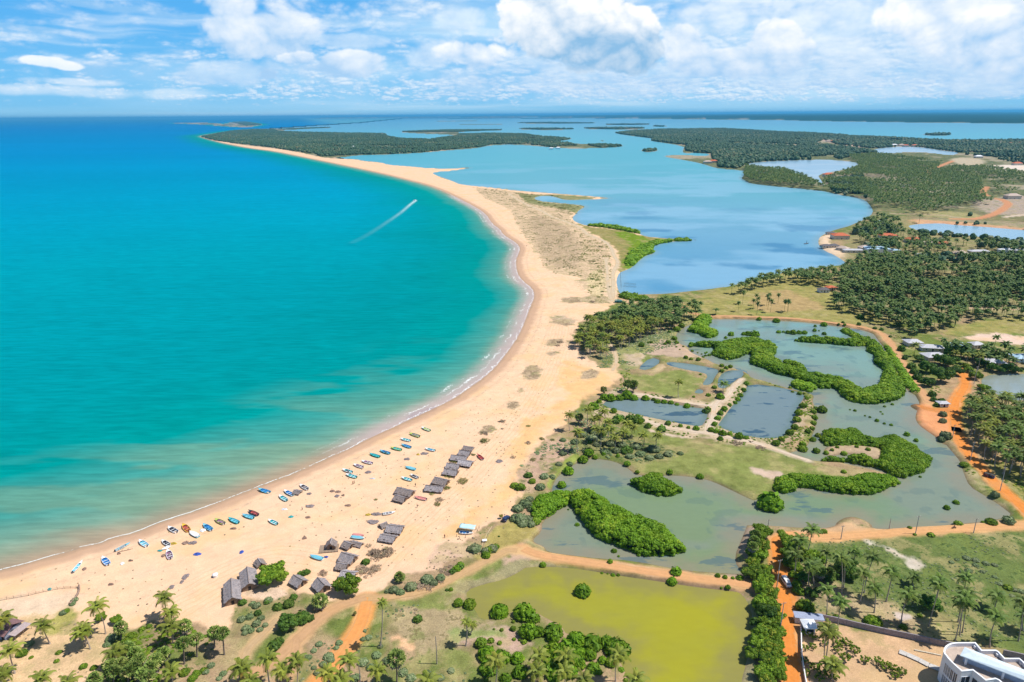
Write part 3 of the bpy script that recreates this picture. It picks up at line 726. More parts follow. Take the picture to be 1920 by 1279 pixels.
def ribbons():
    for k, (name, l, w, c) in enumerate(RL):
        seg = np.concatenate([[0], np.cumsum(np.hypot(*np.diff(l, axis=0).T))])
        st = max(1.0, w * 0.3)
        s = np.arange(0, seg[-1], st)
        px_ = np.interp(s, seg, l[:, 0]); py_ = np.interp(s, seg, l[:, 1])
        tx = np.gradient(px_); ty = np.gradient(py_); ln = np.hypot(tx, ty); nx, ny = -ty / ln, tx / ln
        V = []; U = []
        for j in np.linspace(-1, 1, 7):
            e = abs(j) == 1
            o = j * w * 0.5 + (j * 0.14 * w * (fbm(s, s * 0 + k * 7 + j * 3, 3.0, 31) - 0.5) * 2 if e else 0)
            V.append(np.stack([px_ + nx * o, py_ + ny * o, np.full(len(s), BASE + 0.02 + 0.004 * k)], 1)); U.append(np.full(len(s), j))
        n = len(s); V = np.stack(V, 1).reshape(-1, 3); U = np.stack(U, 1).ravel()
        i = np.arange(n - 1)[:, None] * 7 + np.arange(6)[None]
        F = np.stack([i, i + 7, i + 8, i + 1], -1).reshape(-1, 4)
        m, nt, b = mat('dirt_%d' % k)
        pos = N(nt, 'ShaderNodeTexCoord').outputs['Object']
        u = N(nt, 'ShaderNodeAttribute', attribute_name='lat').outputs['Fac']
        n1 = NOI(nt, pos, 0.5, 6, 0.65); n2 = NOI(nt, pos, 0.09, 3)
        au = MA(nt, 'ABSOLUTE', u)
        rut = RNG(nt, MA(nt, 'ABSOLUTE', MA(nt, 'SUBTRACT', au, 0.42)), 0.22, 0.05)
        lt = tuple(min(0.7, q * 1.12 + 0.03) for q in c); dk = tuple(q * 0.86 for q in c)
        cc = MIX(nt, RNG(nt, n1, 0.35, 0.65), dk, c)
        cc = MIX(nt, MA(nt, 'MULTIPLY', rut, MA(nt, 'MULTIPLY', n2, 0.35)), cc, lt)
        edge = RNG(nt, MA(nt, 'ADD', au, MA(nt, 'MULTIPLY', MA(nt, 'SUBTRACT', n1, 0.5), 1.2)), 0.75, 1.0)
        cc = MIX(nt, MA(nt, 'MULTIPLY', edge, 0.55), cc, (0.42, 0.27, 0.13))
        cc = MIX(nt, MA(nt, 'MULTIPLY', RNG(nt, n2, 0.5, 0.7), 0.35), cc, (0.52, 0.30, 0.13))
        nt.links.new(cc, b.inputs['Base Color']); b.inputs['Roughness'].default_value = 0.95; b.inputs['Specular IOR Level'].default_value = 0.1
        me = np_mesh(name, V, F, [m], True); fattr(me, 'lat', U)
        o = link(name, me); tagp(o, kind='structure')
ribbons()

def water(name, mask_sd, colf, lvl=0.0, rough=0.2, spec=0.3, bump=0.05, scale=0.25, foam=False, label=None, margin=8.0, patch=None):
    vm = mask_sd
    keep = (vm[gF] > -np.clip(gr[gF] * 0.004, margin, 40.0)).any(1)
    F = gF[keep]
    used = np.unique(F); remap = np.zeros(len(gx), np.int64); remap[used] = np.arange(len(used))
    x, y, r = gx[used], gy[used], gr[used]
    V = np.stack([x, y, np.full(len(x), lvl)], 1)
    m, nt, b = mat(name + '_water')
    c = N(nt, 'ShaderNodeAttribute', attribute_name='Col').outputs['Color']
    pos = N(nt, 'ShaderNodeTexCoord').outputs['Object']
    mp = N(nt, 'ShaderNodeMapping'); nt.links.new(pos, mp.inputs[0])
    mp.inputs['Scale'].default_value = (0.16, 1.0, 1.0) if foam else (0.35, 1.0, 1.0); mp.inputs['Rotation'].default_value = (0, 0, R(-14))
    wv = NOI(nt, mp.outputs[0], scale, 6, 0.65)
    wv2 = NOI(nt, mp.outputs[0], scale * 0.12, 4, 0.6)
    am = 0.10 if foam else 0.035
    c = MIX(nt, 1.0, c, MA(nt, 'MULTIPLY', RNG(nt, wv, 0.3, 0.7, 1 - am, 1 + am, False), RNG(nt, wv2, 0.3, 0.7, 1 - am * .6, 1 + am * .6, False)), 'MULTIPLY')  # light and dark of the ripples painted into the water colour
    if foam:
        mp2 = N(nt, 'ShaderNodeMapping'); nt.links.new(pos, mp2.inputs[0]); mp2.inputs['Scale'].default_value = (0.20, 1.0, 1.0); mp2.inputs['Rotation'].default_value = (0, 0, R(-9))
        sw = NOI(nt, mp2.outputs[0], 0.26, 2, 0.5); sw2 = NOI(nt, mp2.outputs[0], 0.09, 3, 0.55)
        c = MIX(nt, 1.0, c, MA(nt, 'MULTIPLY', RNG(nt, sw, 0.35, 0.65, 0.93, 1.07), RNG(nt, sw2, 0.35, 0.65, 0.97, 1.03)), 'MULTIPLY')  # swell lines: their lit and shaded sides put into the sea colour
    if patch:
        pn = NOI(nt, mp.outputs[0], patch[0], 5, 0.6)
        c = MIX(nt, MA(nt, 'MULTIPLY', RNG(nt, pn, patch[1], patch[1] + patch[2]), patch[4]), c, patch[3])
    b.inputs['Roughness'].default_value = rough
    if foam:
        s = N(nt, 'ShaderNodeAttribute', attribute_name='sh').outputs['Fac']
        surf = N(nt, 'ShaderNodeAttribute', attribute_name='surf').outputs['Fac']
        nn = NOI(nt, pos, 0.16, 5, 0.7); nf = NOI(nt, pos, 0.9, 4, 0.7); nl = NOI(nt, pos, 0.05, 2, 0.5)
        wob = MA(nt, 'MULTIPLY', MA(nt, 'SUBTRACT', nn, 0.5), MA(nt, 'ADD', 2.0, MA(nt, 'MULTIPLY', surf, 8.0)))
        sj = MA(nt, 'ADD', s, wob)
        tot = None
        for at, wd_, need, lo in ((0.9, 0.42, 0.0, 0.43), (6.5, 0.9, 1.0, 0.50), (12.0, 0.9, 1.0, 0.53)):
            band = RNG(nt, MA(nt, 'ABSOLUTE', MA(nt, 'SUBTRACT', sj, at)), wd_, wd_ * 0.2)
            brk = RNG(nt, MA(nt, 'ADD', MA(nt, 'MULTIPLY', nf, 0.5), MA(nt, 'MULTIPLY', nl, 0.5)), lo, lo + 0.08)
            f = MA(nt, 'MULTIPLY', band, brk)
            if need: f = MA(nt, 'MULTIPLY', f, surf)
            tot = f if tot is None else MA(nt, 'MAXIMUM', tot, f)
        milky = MA(nt, 'MULTIPLY', RNG(nt, sj, 19.0, 1.0), MA(nt, 'MULTIPLY', surf, 0.75))
        c = MIX(nt, milky, c, (0.44, 0.36, 0.36))
        c = MIX(nt, MA(nt, 'MULTIPLY', tot, 0.75), c, (0.80, 0.85, 0.85))
        wk = N(nt, 'ShaderNodeAttribute', attribute_name='wake').outputs['Fac']
        c = MIX(nt, MA(nt, 'MULTIPLY', wk, RNG(nt, nf, 0.35, 0.6, 0.25, 1.0)), c, (0.62, 0.78, 0.8))
        rg = MA(nt, 'ADD', MA(nt, 'MULTIPLY', tot, 0.6), rough)
        nt.links.new(rg, b.inputs['Roughness'])
    nt.links.new(c, b.inputs['Base Color'])
    b.inputs['Specular IOR Level'].default_value = spec
    bp = N(nt, 'ShaderNodeBump'); bp.inputs['Strength'].default_value = 1.0; bp.inputs['Distance'].default_value = bump
    nt.links.new(wv, bp.inputs['Height']); nt.links.new(bp.outputs[0], b.inputs['Normal'])
    me = np_mesh(name, V, remap[F], [m], True)
    cattr(me, 'Col', colf(x, y, r, vm[used]))
    if foam:
        fattr(me, 'sh', vm[used])
        ln = LN('E 1100,60 1330,-40 P 900,712 950,660 985,600 998,560 985,520 972,470 940,430 900,395 860,370')
        fattr(me, 'surf', sstep(70, 25, linesd(ln, x, y, 80)))
        a = LN('L 1150,470 1120,492 1090,520 1050,548 1010,575 P 690,440 660,455', 0)
        seg = linesd(a, x, y, 40)
        head = np.hypot(x - a[0, 0], y - a[0, 1])
        wdt = 1.0 + head * 0.006
        edge = np.exp(-((seg - wdt * 0.7) / (1.5 + head * 0.002)) ** 2) * 0.8 + 0.35 * (seg < wdt * 0.7)
        fattr(me, 'wake', edge * np.exp(-head / 120.0) * 1.5)
    o = link(name, me); tagp(o, label, kind='structure')
    return o

def ramp(v, stops):
    xs = [s[0] for s in stops]
    return np.stack([np.interp(v, xs, [s[1][k] for s in stops]) for k in range(3)], -1)

def sea_col(x, y, r, s):
    px_, py_ = proj(x, y, np.zeros_like(x))
    n = fbm(x * 0.4, y, 60, 41); n2 = fbm(x * 0.3 + y * 0.1, y, 14, 43)
    near = sstep(520, 330, r) * sstep(40, -160, x)
    se = s * (1 - 0.55 * near) * (0.75 + 0.5 * n) + (n2 - 0.5) * 6
    c = ramp(se, [(0, (.33, .245, .17)), (3, (.27, .25, .18)), (9, (.14, .265, .205)), (20, (.05, .245, .215)), (42, (.0, .225, .215)), (100, (.0, .21, .22)), (420, (.0, .20, .24))])
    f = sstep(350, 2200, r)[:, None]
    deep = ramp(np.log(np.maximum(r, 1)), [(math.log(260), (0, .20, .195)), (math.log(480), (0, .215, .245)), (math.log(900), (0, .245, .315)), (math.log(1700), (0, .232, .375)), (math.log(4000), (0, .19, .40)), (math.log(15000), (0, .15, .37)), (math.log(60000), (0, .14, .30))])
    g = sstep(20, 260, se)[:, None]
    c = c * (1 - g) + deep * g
    band = fbm(x * 0.25 + 50, y * 0.8, 240, 61)[:, None]
    c = c * (0.92 + 0.16 * band)
    sh = sstep(.5, .62, fbm(x * 0.3, y, 22, 71)) * near * sstep(4, 20, s) * sstep(120, 60, s)
    c = c * (1 - 0.4 * sh[:, None]) + np.array((.17, .27, .17)) * 0.4 * sh[:, None]
    wd_ = polysd(W(S('E 1080,60 1200,25 1262,18 1270,34 1200,62 1120,90 1060,100'), 0), x, y, 20)
    wm = sstep(-2.5, 1.5, wd_ + (fbm(x, y, 3, 15) - .5) * 6)[:, None] * .85
    c = c * (1 - wm) + np.array((.07, .06, .09)) * wm
    # water beyond the spits is shallow and pale
    e = sstep(0, 1, (x - (-1500 - (y - 5000) * 0.30)) / 1500.) * sstep(5200, 7500, y)
    c = c * (1 - e[:, None]) + np.array((.10, .30, .38)) * e[:, None]
    return c

def lag_col(x, y, r, s):
    n = fbm(x * 0.55, y, 150, 47, 6)
    n2 = fbm(x * 0.5, y * 0.9, 50, 51, 6)
    a = ramp(r, [(500, (.055, .205, .37)), (700, (.075, .245, .40)), (1000, (.12, .30, .43)), (1500, (.095, .32, .40)), (2500, (.065, .33, .40)), (5000, (.08, .34, .43)), (12000, (.09, .30, .42))])
    t = sstep(.48, .60, n * .6 + n2 * .4)[:, None] * sstep(3000, 1200, r)[:, None]
    c = a * (1 - t) + np.array((.25, .44, .58)) * t * .5 + a * t * .5  # pale patches of reflected sky painted into the lagoon colour
    d = sstep(.56, .64, fbm(x * 0.6 + 90, y, 75, 57, 6))[:, None] * sstep(1500, 900, r)[:, None]
    c = c * (1 - d * .7) + np.array((.02, .15, .30)) * d * .7
    sh = sstep(14, 0, s)[:, None] * 0.5
    return c * (1 - sh) + np.array((.20, .30, .34)) * sh

def flat_col(base, alt, sc, seed, shore=None, dark=None):
    def f(x, y, r, s):
        n = sstep(.38, .62, fbm(x * 0.6, y, sc, seed, 4))[:, None]
        c = np.array(base) * (1 - n) + np.array(alt) * n
        if shore is not None:
            a = sstep(shore[1], 0, s + (fbm(x, y, 5, seed + 3) - .5) * shore[1])[:, None] * shore[2]
            c = c * (1 - a) + np.array(shore[0]) * a
        return c
    return f

def mang_col(x, y, r, s):
    c = ramp(r, [(200, (.17, .225, .115)), (300, (.16, .235, .14)), (420, (.19, .28, .21)), (560, (.17, .30, .27))])
    n = sstep(.40, .62, fbm(x * .7, y, 26, 63, 4))[:, None] * .6
    c = c * (1 - n) + np.array((.19, .22, .19)) * n
    a = sstep(12, 0, s + (fbm(x, y, 5, 66) - .5) * 10)[:, None] * .6
    c = c * (1 - a) + np.array((.25, .21, .15)) * a
    d = (sstep(.60, .64, fbm(x, y, 7, 93, 3)) * sstep(4, 12, s))[:, None] * .25
    return c * (1 - d) + np.array((.06, .12, .13)) * d
lagr = gw['lagr']; op = gw['open']
water('sea', np.where(lagr < -5, op, -400.), sea_col, 0.0, 0.5, 0.0, 0.30, 0.42, True, 'turquoise sea along the sandy beach')
water('lagoon', np.where(lagr >= -5, op, -400.), lag_col, 0.0, 0.35, 0.10, 0.05, 0.10, False, 'wide blue lagoon behind the sand spit')
water('lagoon_inlet', gw['inlet'], flat_col((.24, .38, .48), (.30, .42, .50), 90, 77), 0.1, 0.25, 0.3, 0.04, 0.3, False, 'pale shallow inlets among the palm woods')
water('mangrove_lagoon', gw['big'], mang_col, 0.0, 0.22, 0.28, 0.02, 0.5, False, 'grey green lagoon with mangrove hedges', 4.0,
      (0.07, 0.60, 0.03, (0.06, 0.12, 0.15), 0.6))
water('fish_pond', gw['ponds'], flat_col((.15, .21, .225), (.17, .23, .22), 30, 67, ((.10, .16, .14), 4, .5)), 0.25, 0.2, 0.3, 0.02, 0.5, False, 'square fish ponds between low earth banks', 2.5,
      (0.11, 0.565, 0.03, (0.03, 0.08, 0.13), 0.85))
water('green_pond', gw['green'], flat_col((.30, .285, .022), (.28, .27, .030), 45, 69, ((.22, .20, .07), 14, .75)), 0.3, 0.25, 0.12, 0.015, 0.5, False, 'opaque yellow green pond')
water('far_pond', gw['right'], flat_col((.22, .27, .26), (.26, .31, .30), 30, 73, ((.18, .19, .10), 6, .5)), 0.3, 0.16, 0.4, 0.02, 0.5, False, 'pale pond behind the palms')
# ================================================================ vegetation toolkit
def foliage_mat(name, c1, c2, c3=None, rough=0.6, trans=0.25):
    """leaf colour varies from clump to clump (tint) and leaf to leaf"""
    m, nt, b = mat(name)
    t = N(nt, 'ShaderNodeAttribute', attribute_name='tint').outputs['Fac']
    pos = N(nt, 'ShaderNodeTexCoord').outputs['Object']
    n = NOI(nt, pos, 0.9, 3, 0.7)
    oi = N(nt, 'ShaderNodeObjectInfo').outputs['Random']
    f = MA(nt, 'ADD', MA(nt, 'MULTIPLY', t, 0.6), MA(nt, 'MULTIPLY', MA(nt, 'SUBTRACT', n, 0.3), 0.9), clamp=True)
    c = MIX(nt, f, c1, c2)
    if c3: c = MIX(nt, RNG(nt, t, 0.80, 0.97), c, c3)
    c = MIX(nt, 1.0, c, MA(nt, 'ADD', 0.74, MA(nt, 'MULTIPLY', oi, 0.48)), 'MULTIPLY')
    nw = NOI(nt, N(nt, 'ShaderNodeNewGeometry').outputs['Position'], 0.11, 3, 0.6)
    c = MIX(nt, MA(nt, 'MULTIPLY', RNG(nt, nw, 0.50, 0.68), 0.35), c, (c2[0] * 1.25, c2[1] * .95, c2[2] * 1.1))
    nt.links.new(c, b.inputs['Base Color']); b.inputs['Roughness'].default_value = rough
    b.inputs['Specular IOR Level'].default_value = 0.25
    if trans:
        tr = N(nt, 'ShaderNodeBsdfTranslucent'); nt.links.new(c, tr.inputs[0])
        mx = N(nt, 'ShaderNodeMixShader'); mx.inputs[0].default_value = trans
        nt.links.new(b.outputs[0], mx.inputs[1]); nt.links.new(tr.outputs[0], mx.inputs[2])
        nt.links.new(mx.outputs[0], nt.nodes['Material Output'].inputs[0])
    return m
FM = {
    'm': foliage_mat('mangrove_leaves', (0.090, 0.21, 0.010), (0.25, 0.42, 0.018), (0.34, 0.45, 0.03)),
    'd': foliage_mat('dark_leaves', (0.050, 0.125, 0.018), (0.13, 0.235, 0.03), (0.19, 0.27, 0.04)),
    'b': foliage_mat('bright_leaves', (0.085, 0.18, 0.010), (0.24, 0.36, 0.025), (0.38, 0.40, 0.04)),
    's': foliage_mat('scrub_leaves', (0.17, 0.20, 0.05), (0.33, 0.33, 0.10), (0.42, 0.36, 0.15)),
    'g': foliage_mat('grey_green_leaves', (0.13, 0.20, 0.075), (0.27, 0.33, 0.16), (0.38, 0.40, 0.24)),
    'p': foliage_mat('dry_thorn_leaves', (0.26, 0.19, 0.14), (0.42, 0.33, 0.22), (0.36, 0.35, 0.13), trans=0.1),
    'y': foliage_mat('yellowing_leaves', (0.26, 0.26, 0.04), (0.46, 0.42, 0.08), (0.52, 0.40, 0.10)),
}
BARK = simple('grey_bark', (0.26, 0.20, 0.15), 0.9, 0.25, 1.5)
PTRUNK = simple('palm_trunk_bark', (0.36, 0.30, 0.25), 0.9, 0.25, 3.0)

def ico(sub):
    t = (1 + 5 ** .5) / 2
    v = np.array([(-1, t, 0), (1, t, 0), (-1, -t, 0), (1, -t, 0), (0, -1, t), (0, 1, t), (0, -1, -t), (0, 1, -t), (t, 0, -1), (t, 0, 1), (-t, 0, -1), (-t, 0, 1)], float)
    f = np.array([(0, 11, 5), (0, 5, 1), (0, 1, 7), (0, 7, 10), (0, 10, 11), (1, 5, 9), (5, 11, 4), (11, 10, 2), (10, 7, 6), (7, 1, 8), (3, 9, 4), (3, 4, 2), (3, 2, 6), (3, 6, 8), (3, 8, 9), (4, 9, 5), (2, 4, 11), (6, 2, 10), (8, 6, 7), (9, 8, 1)])
    v /= np.linalg.norm(v, axis=1)[:, None]
    for _ in range(sub):
        nv = list(v); cache = {}; nf = []
        def mid(a, b):
            k = (min(a, b), max(a, b))
            if k not in cache:
                p = (nv[a] + nv[b]); p /= np.linalg.norm(p); nv.append(p); cache[k] = len(nv) - 1
            return cache[k]
        for a, b, c in f:
            x, y, z = mid(a, b), mid(b, c), mid(c, a)
            nf += [(a, x, z), (b, y, x), (c, z, y), (x, y, z)]
        v = np.array(nv); f = np.array(nf)
    return v, f

def rand_dirs(n, rg, up=0.0):
    z = rg.uniform(-1 + up, 1, n); a = rg.uniform(0, 2 * np.pi, n); s = np.sqrt(1 - z * z)
    return np.stack([s * np.cos(a), s * np.sin(a), z], 1)

def clump(seed, nleaf=42, size=0.34, core=True):
    """unit-radius lump of leaf faces round an irregular core: triangles only"""
    rg = np.random.default_rng(seed)
    d = rand_dirs(nleaf, rg, 0.45)
    rad = rg.uniform(0.72, 1.08, nleaf)[:, None]
    c = d * rad * np.array([1, 1, 0.85])
    nrm = d + rg.normal(0, 0.45, (nleaf, 3)); nrm /= np.linalg.norm(nrm, axis=1)[:, None]
    a = np.cross(nrm, rg.normal(0, 1, (nleaf, 3))); a /= np.linalg.norm(a, axis=1)[:, None]
    b = np.cross(nrm, a)
    s = size * rg.uniform(0.7, 1.3, (nleaf, 1))
    V = np.stack([c - a * s, c + b * s * 0.55, c + a * s, c - b * s * 0.55], 1)
    V = V.reshape(-1, 3)
    i = np.arange(nleaf)[:, None] * 4
    F = np.concatenate([i + np.array([[0, 1, 2]]), i + np.array([[0, 2, 3]])])
    if core:
        cv, cf = ico(1)
        cv = cv * (0.78 + rg.uniform(-0.14, 0.14, (len(cv), 1))) * np.array([1, 1, 0.85])
        F = np.concatenate([F, cf + len(V)]); V = np.concatenate([V, cv])
    return V, F
CL = [clump(k) for k in range(6)]
CLT = [clump(40 + k, 26, 0.30, False) for k in range(4)]
CL_LO = [clump(20 + k, 16, 0.5) for k in range(4)]
def blob(seed):
    rg = np.random.default_rng(seed); v, f = ico(1)
    return v * (1 + rg.uniform(-0.28, 0.28, (len(v), 1))), f
CL_FAR = [blob(k) for k in range(5)]
def blob0(seed):
    rg = np.random.default_rng(seed); v, f = ico(0)
    return v * (1 + rg.uniform(-0.3, 0.3, (len(v), 1))), f
CL_VFAR = [blob0(k) for k in range(5)]

def scatter(temps, P, Sc, rg, tint=None, zrot=True):
    """many copies of templates merged: returns V, F, tint"""
    n = len(P); P = np.asarray(P, float); Sc = np.asarray(Sc, float)
    if n == 0: return np.zeros((0, 3)), np.zeros((0, temps[0][1].shape[1]), int), np.zeros(0)
    if Sc.ndim == 1: Sc = np.stack([Sc] * 3, 1)
    if tint is None: tint = rg.uniform(0, 1, n)
    which = rg.integers(0, len(temps), n); ang = rg.uniform(0, 2 * np.pi, n) if zrot else np.zeros(n)
    Vs, Fs, Ts = [], [], []; off = 0
    for k, (tv, tf) in enumerate(temps):
        idx = np.nonzero(which == k)[0]
        if len(idx) == 0: continue
        c, s = np.cos(ang[idx]), np.sin(ang[idx])
        v = tv[None] * Sc[idx][:, None, :]
        x = v[..., 0] * c[:, None] - v[..., 1] * s[:, None]; y = v[..., 0] * s[:, None] + v[..., 1] * c[:, None]
        v = np.stack([x, y, v[..., 2]], -1) + P[idx][:, None]
        f = tf[None] + (np.arange(len(idx)) * len(tv))[:, None, None] + off
        off += len(idx) * len(tv)
        Vs.append(v.reshape(-1, 3)); Fs.append(f.reshape(-1, tf.shape[1])); Ts.append(np.repeat(tint[idx], len(tv)))
    return np.concatenate(Vs), np.concatenate(Fs), np.concatenate(Ts)

def leafmesh(name, P, Sc, material, rg, temps=None, tint=None, origin=None):
    V, F, T = scatter(temps or CL, P, Sc, rg, tint)
    if origin is not None: V = V - np.array(origin)
    T = np.clip(T + rg.normal(0, 0.08, len(T)), 0, 1)
    me = np_mesh(name, V, F, [material]); fattr(me, 'tint', T)
    return me

def tube(pts, rad, n=6):
    pts = np.asarray(pts, float); V = []
    for i, p in enumerate(pts):
        d = pts[min(i + 1, len(pts) - 1)] - pts[max(i - 1, 0)]; d /= np.linalg.norm(d) + 1e-9
        u = np.cross(d, (0, 1, 0.01)); u /= np.linalg.norm(u) + 1e-9; w = np.cross(d, u)
        for k in range(n):
            a = 2 * math.pi * k / n; V.append(p + (u * math.cos(a) + w * math.sin(a)) * rad[i])
    F = []
    for i in range(len(pts) - 1):
        for k in range(n):
            F.append((i * n + k, i * n + (k + 1) % n, (i + 1) * n + (k + 1) % n, (i + 1) * n + k))
    return np.array(V), np.array(F)

def merge(parts):
    V = []; F = []; off = 0
    for v, f in parts:
        V.append(np.asarray(v, float)); F.append(np.asarray(f) + off); off += len(v)
    k = {}
    for f in F: k.setdefault(f.shape[1], []).append(f)
    return np.concatenate(V), [np.concatenate(q) for q in k.values()]

def inpoly(poly, x, y): return polysd(poly, x, y, 5.0) > 0

def fill(poly, sp, rg, jit=0.42):
    poly = np.asarray(poly)
    x0, y0 = poly.min(0); x1, y1 = poly.max(0)
    nx = int((x1 - x0) / sp) + 2; ny = int((y1 - y0) / (sp * 0.87)) + 2
    X, Y = np.meshgrid(np.arange(nx) * sp + x0, np.arange(ny) * sp * 0.87 + y0)
    X = X + (np.arange(ny)[:, None] % 2) * sp * 0.5
    X = X.ravel() + rg.uniform(-jit, jit, X.size) * sp; Y = Y.ravel() + rg.uniform(-jit, jit, Y.size) * sp
    k = inpoly(poly, X, Y)
    return X[k], Y[k]

# ---------------------------------------------------------------- mangrove thickets: one thing per thicket
def thicket(txt, h, label, kind='m', group='mangrove thickets in the lagoon', cat='mangrove', round_w=4.0, sp=1.25, z0=0.0, nm='mangrove_thicket'):
    p = smooth(np.array([q[:2] for q in S(txt)]), True, 1)
    # the outline was traced round the leaves: its upper side is canopy seen at height, its lower side meets the water
    area = 0.5 * np.sum(p[:, 0] * np.roll(p[:, 1], -1) - np.roll(p[:, 0], -1) * p[:, 1])
    t = np.roll(p, -1, 0) - np.roll(p, 1, 0)
    nrm = np.stack([t[:, 1], -t[:, 0]], 1) * (1 if area > 0 else -1)
    nrm /= np.linalg.norm(nrm, axis=1)[:, None] + 1e-9
    zz = h * (0.42 - 0.42 * nrm[:, 1]) * 0.9
    poly = W(p, zz)
    rg = np.random.default_rng(int(p.sum()) % 9973)
    far = np.hypot(*poly.mean(0))
    sp = sp * max(1.0, far / 420.0)
    X, Y = fill(poly, sp * 0.82, rg)
    if len(X) < 3: X, Y = np.array([poly[:, 0].mean()]), np.array([poly[:, 1].mean()])
    d = polysd(poly, X, Y, 30.0)
    rnd = np.clip(d / round_w, 0, 1)
    cx_, cy_ = fill(poly, 3.3, rg)
    if len(cx_) < 3: cx_, cy_ = X[:3], Y[:3]
    ch = rg.uniform(.80, 1.10, len(cx_)); cd = np.full(X.shape, 99.); cb = np.full(X.shape, .9)
    for a_, b__, c_ in zip(cx_, cy_, ch):
        q = np.hypot(X - a_, Y - b__); k_ = q < cd; cd[k_] = q[k_]; cb[k_] = c_
    hh = h * (0.35 + 0.65 * np.sqrt(1 - (1 - rnd) ** 2)) * cb * (1.08 - 0.24 * np.clip(cd / 2.6, 0, 1) ** 2)
    s = sp * rg.uniform(0.55, 1.3, len(X)) * np.where(rg.random(len(X)) < .1, .5, 1.)
    Z = np.maximum(hh - s * 0.75, s * 0.45) + z0
    P = np.stack([X, Y, Z], 1)
    # skirts down to the water
    e = d < sp * 1.2
    if e.any():
        P2 = P[e].copy(); P2[:, 2] = s[e] * 0.35 + z0
        P = np.concatenate([P, P2]); s = np.concatenate([s, s[e] * 0.85])
    tint = np.clip(fbm(P[:, 0], P[:, 1], 9.0, 91, 3) * 1.3 - .2 + (np.concatenate([cb, cb[e]]) if e.any() else cb) * .5 - .35 + rg.uniform(-.25, .25, len(P)), 0, 1) * 0.9
    o = (float(X.mean()), float(Y.mean()), z0)
    far_t = CL if far < 420 else CL_LO
    me = leafmesh(nm, P, np.stack([s, s, s * 0.9], 1), FM[kind], rg, far_t, tint, o)
    ob = link(nm, me, loc=o); tagp(ob, label, cat, group)
    return ob
TH = [
    ('F 440,640 500,615 560,615 650,660 780,740 900,800 1000,830 1080,860 1150,900 1200,960 1270,1010 1290,1050 1270,1110 1180,1130 1050,1135 950,1110 880,1090 760,1040 650,990 590,930 540,870 500,800 440,730 430,690', 6.0, 'largest dark green mangrove thicket, a long hump slanting across the near lagoon', 'm', 7.0),
    ('F 150,830 150,740 170,690 250,650 330,635 440,625 470,640 440,700 420,740 360,770 300,810 240,860 200,865 170,860', 4.5, 'mangrove arm reaching from the sand bank to the largest thicket', 'm', 4.0),
    ('F 885,570 900,540 960,525 1010,520 1010,500 1060,495 1120,505 1145,540 1190,560 1260,600 1277,640 1250,665 1180,680 1100,675 1020,660 960,630 900,600', 4.5, 'oval mangrove islet alone in the open near lagoon', 'm', 4.5),
    ('G 190,560 200,500 240,475 300,470 400,470 500,480 600,495 700,495 790,470 850,460 920,465 1000,475 1060,500 1072,520 1040,550 960,575 880,610 830,622 720,618 600,605 500,585 430,575 370,570 345,560 330,590 280,608 220,600', 4.5, 'long curved mangrove hedge along the south edge of the meadow', 'm', 4.0),
    ('G 525,170 560,155 640,160 740,150 790,180 850,215 900,210 945,225 950,200 985,190 1030,200 1100,235 1160,260 1200,310 1230,325 1270,345 1280,380 1240,420 1210,465 1130,490 1080,505 1030,490 970,460 900,430 820,420 740,405 690,390 670,400 600,395 540,385 525,365 560,335 620,335 680,355 720,340 790,322 850,350 920,370 940,330 945,300 880,300 800,280 700,290 600,285 540,265 520,230 540,200', 4.2, 'broad hook shaped mangrove thicket enclosing a small mud flat', 'm', 4.0),
    ('H 1010,495 1050,478 1180,475 1270,475 1330,455 1450,448 1530,448 1560,470 1620,475 1655,510 1650,560 1620,600 1700,620 1800,660 1918,700 I 60,625 150,650 220,680 280,700 390,715 500,740 590,760 640,790 690,830 760,815 830,795 860,760 850,720 880,700 860,680 810,650 800,610 810,580 760,560 740,530 760,510 700,515 600,515 500,505 400,495 300,490 210,480 200,455 240,440 330,435 420,445 500,445 560,455 640,450 620,440 680,440 760,445 800,470 840,500 860,545 900,580 930,630 935,680 960,720 1000,760 1020,810 1015,870 970,915 880,940 780,953 680,945 600,915 560,890 550,860 500,830 400,835 330,815 200,755 H 1840,770 1760,745 1640,720 1600,690 1500,660 1470,640 1480,560 1440,570 1390,600 1300,625 1240,600 1180,580 1130,590 1110,570 1180,545 1220,530 1130,525 1060,520 1010,505', 4.6, 'winding mangrove belt looping round the inner lagoon basin', 'm', 4.0),
    ('I 880,505 910,520 940,560 990,640 1040,710 1090,780 1140,850 1145,880 1110,870 1060,840 1010,790 980,720 950,660 920,600 890,550', 2.6, 'narrow mangrove hedge beside the curved bund path', 'm', 2.0),
    ('I 170,800 190,770 240,768 300,780 350,805 355,835 320,860 260,850 200,830', 3.6, 'short mangrove clump between the inner basin and the square fish pond', 'm', 3.0),
    ('H 1000,400 1010,365 1040,345 1060,300 1100,262 1150,270 1168,300 1160,345 1130,365 1180,380 1215,400 1210,440 1160,458 1110,445 1090,420 1040,420', 4.5, 'dark mangrove clump at the north west corner of the lagoon', 'm', 3.5),
    ('I 548,400 560,378 600,378 625,400 680,420 690,440 640,450 600,430', 2.6, 'small bright mangrove patch north of the winding belt', 'm', 2.5),
]
for txt, h, lab, kd, rw in TH: thicket(txt, h, lab, kd, round_w=rw)
thicket('J 960,572 1100,575 1250,600 1360,628 1360,640 1250,618 1100,592 1000,585', 1.1, 'low green scrub belt along the lagoon side of the spit', 'm', 'scrub belts on the spit', 'shrubs', 2.0, 1.5, 0.6, 'scrub_belt')
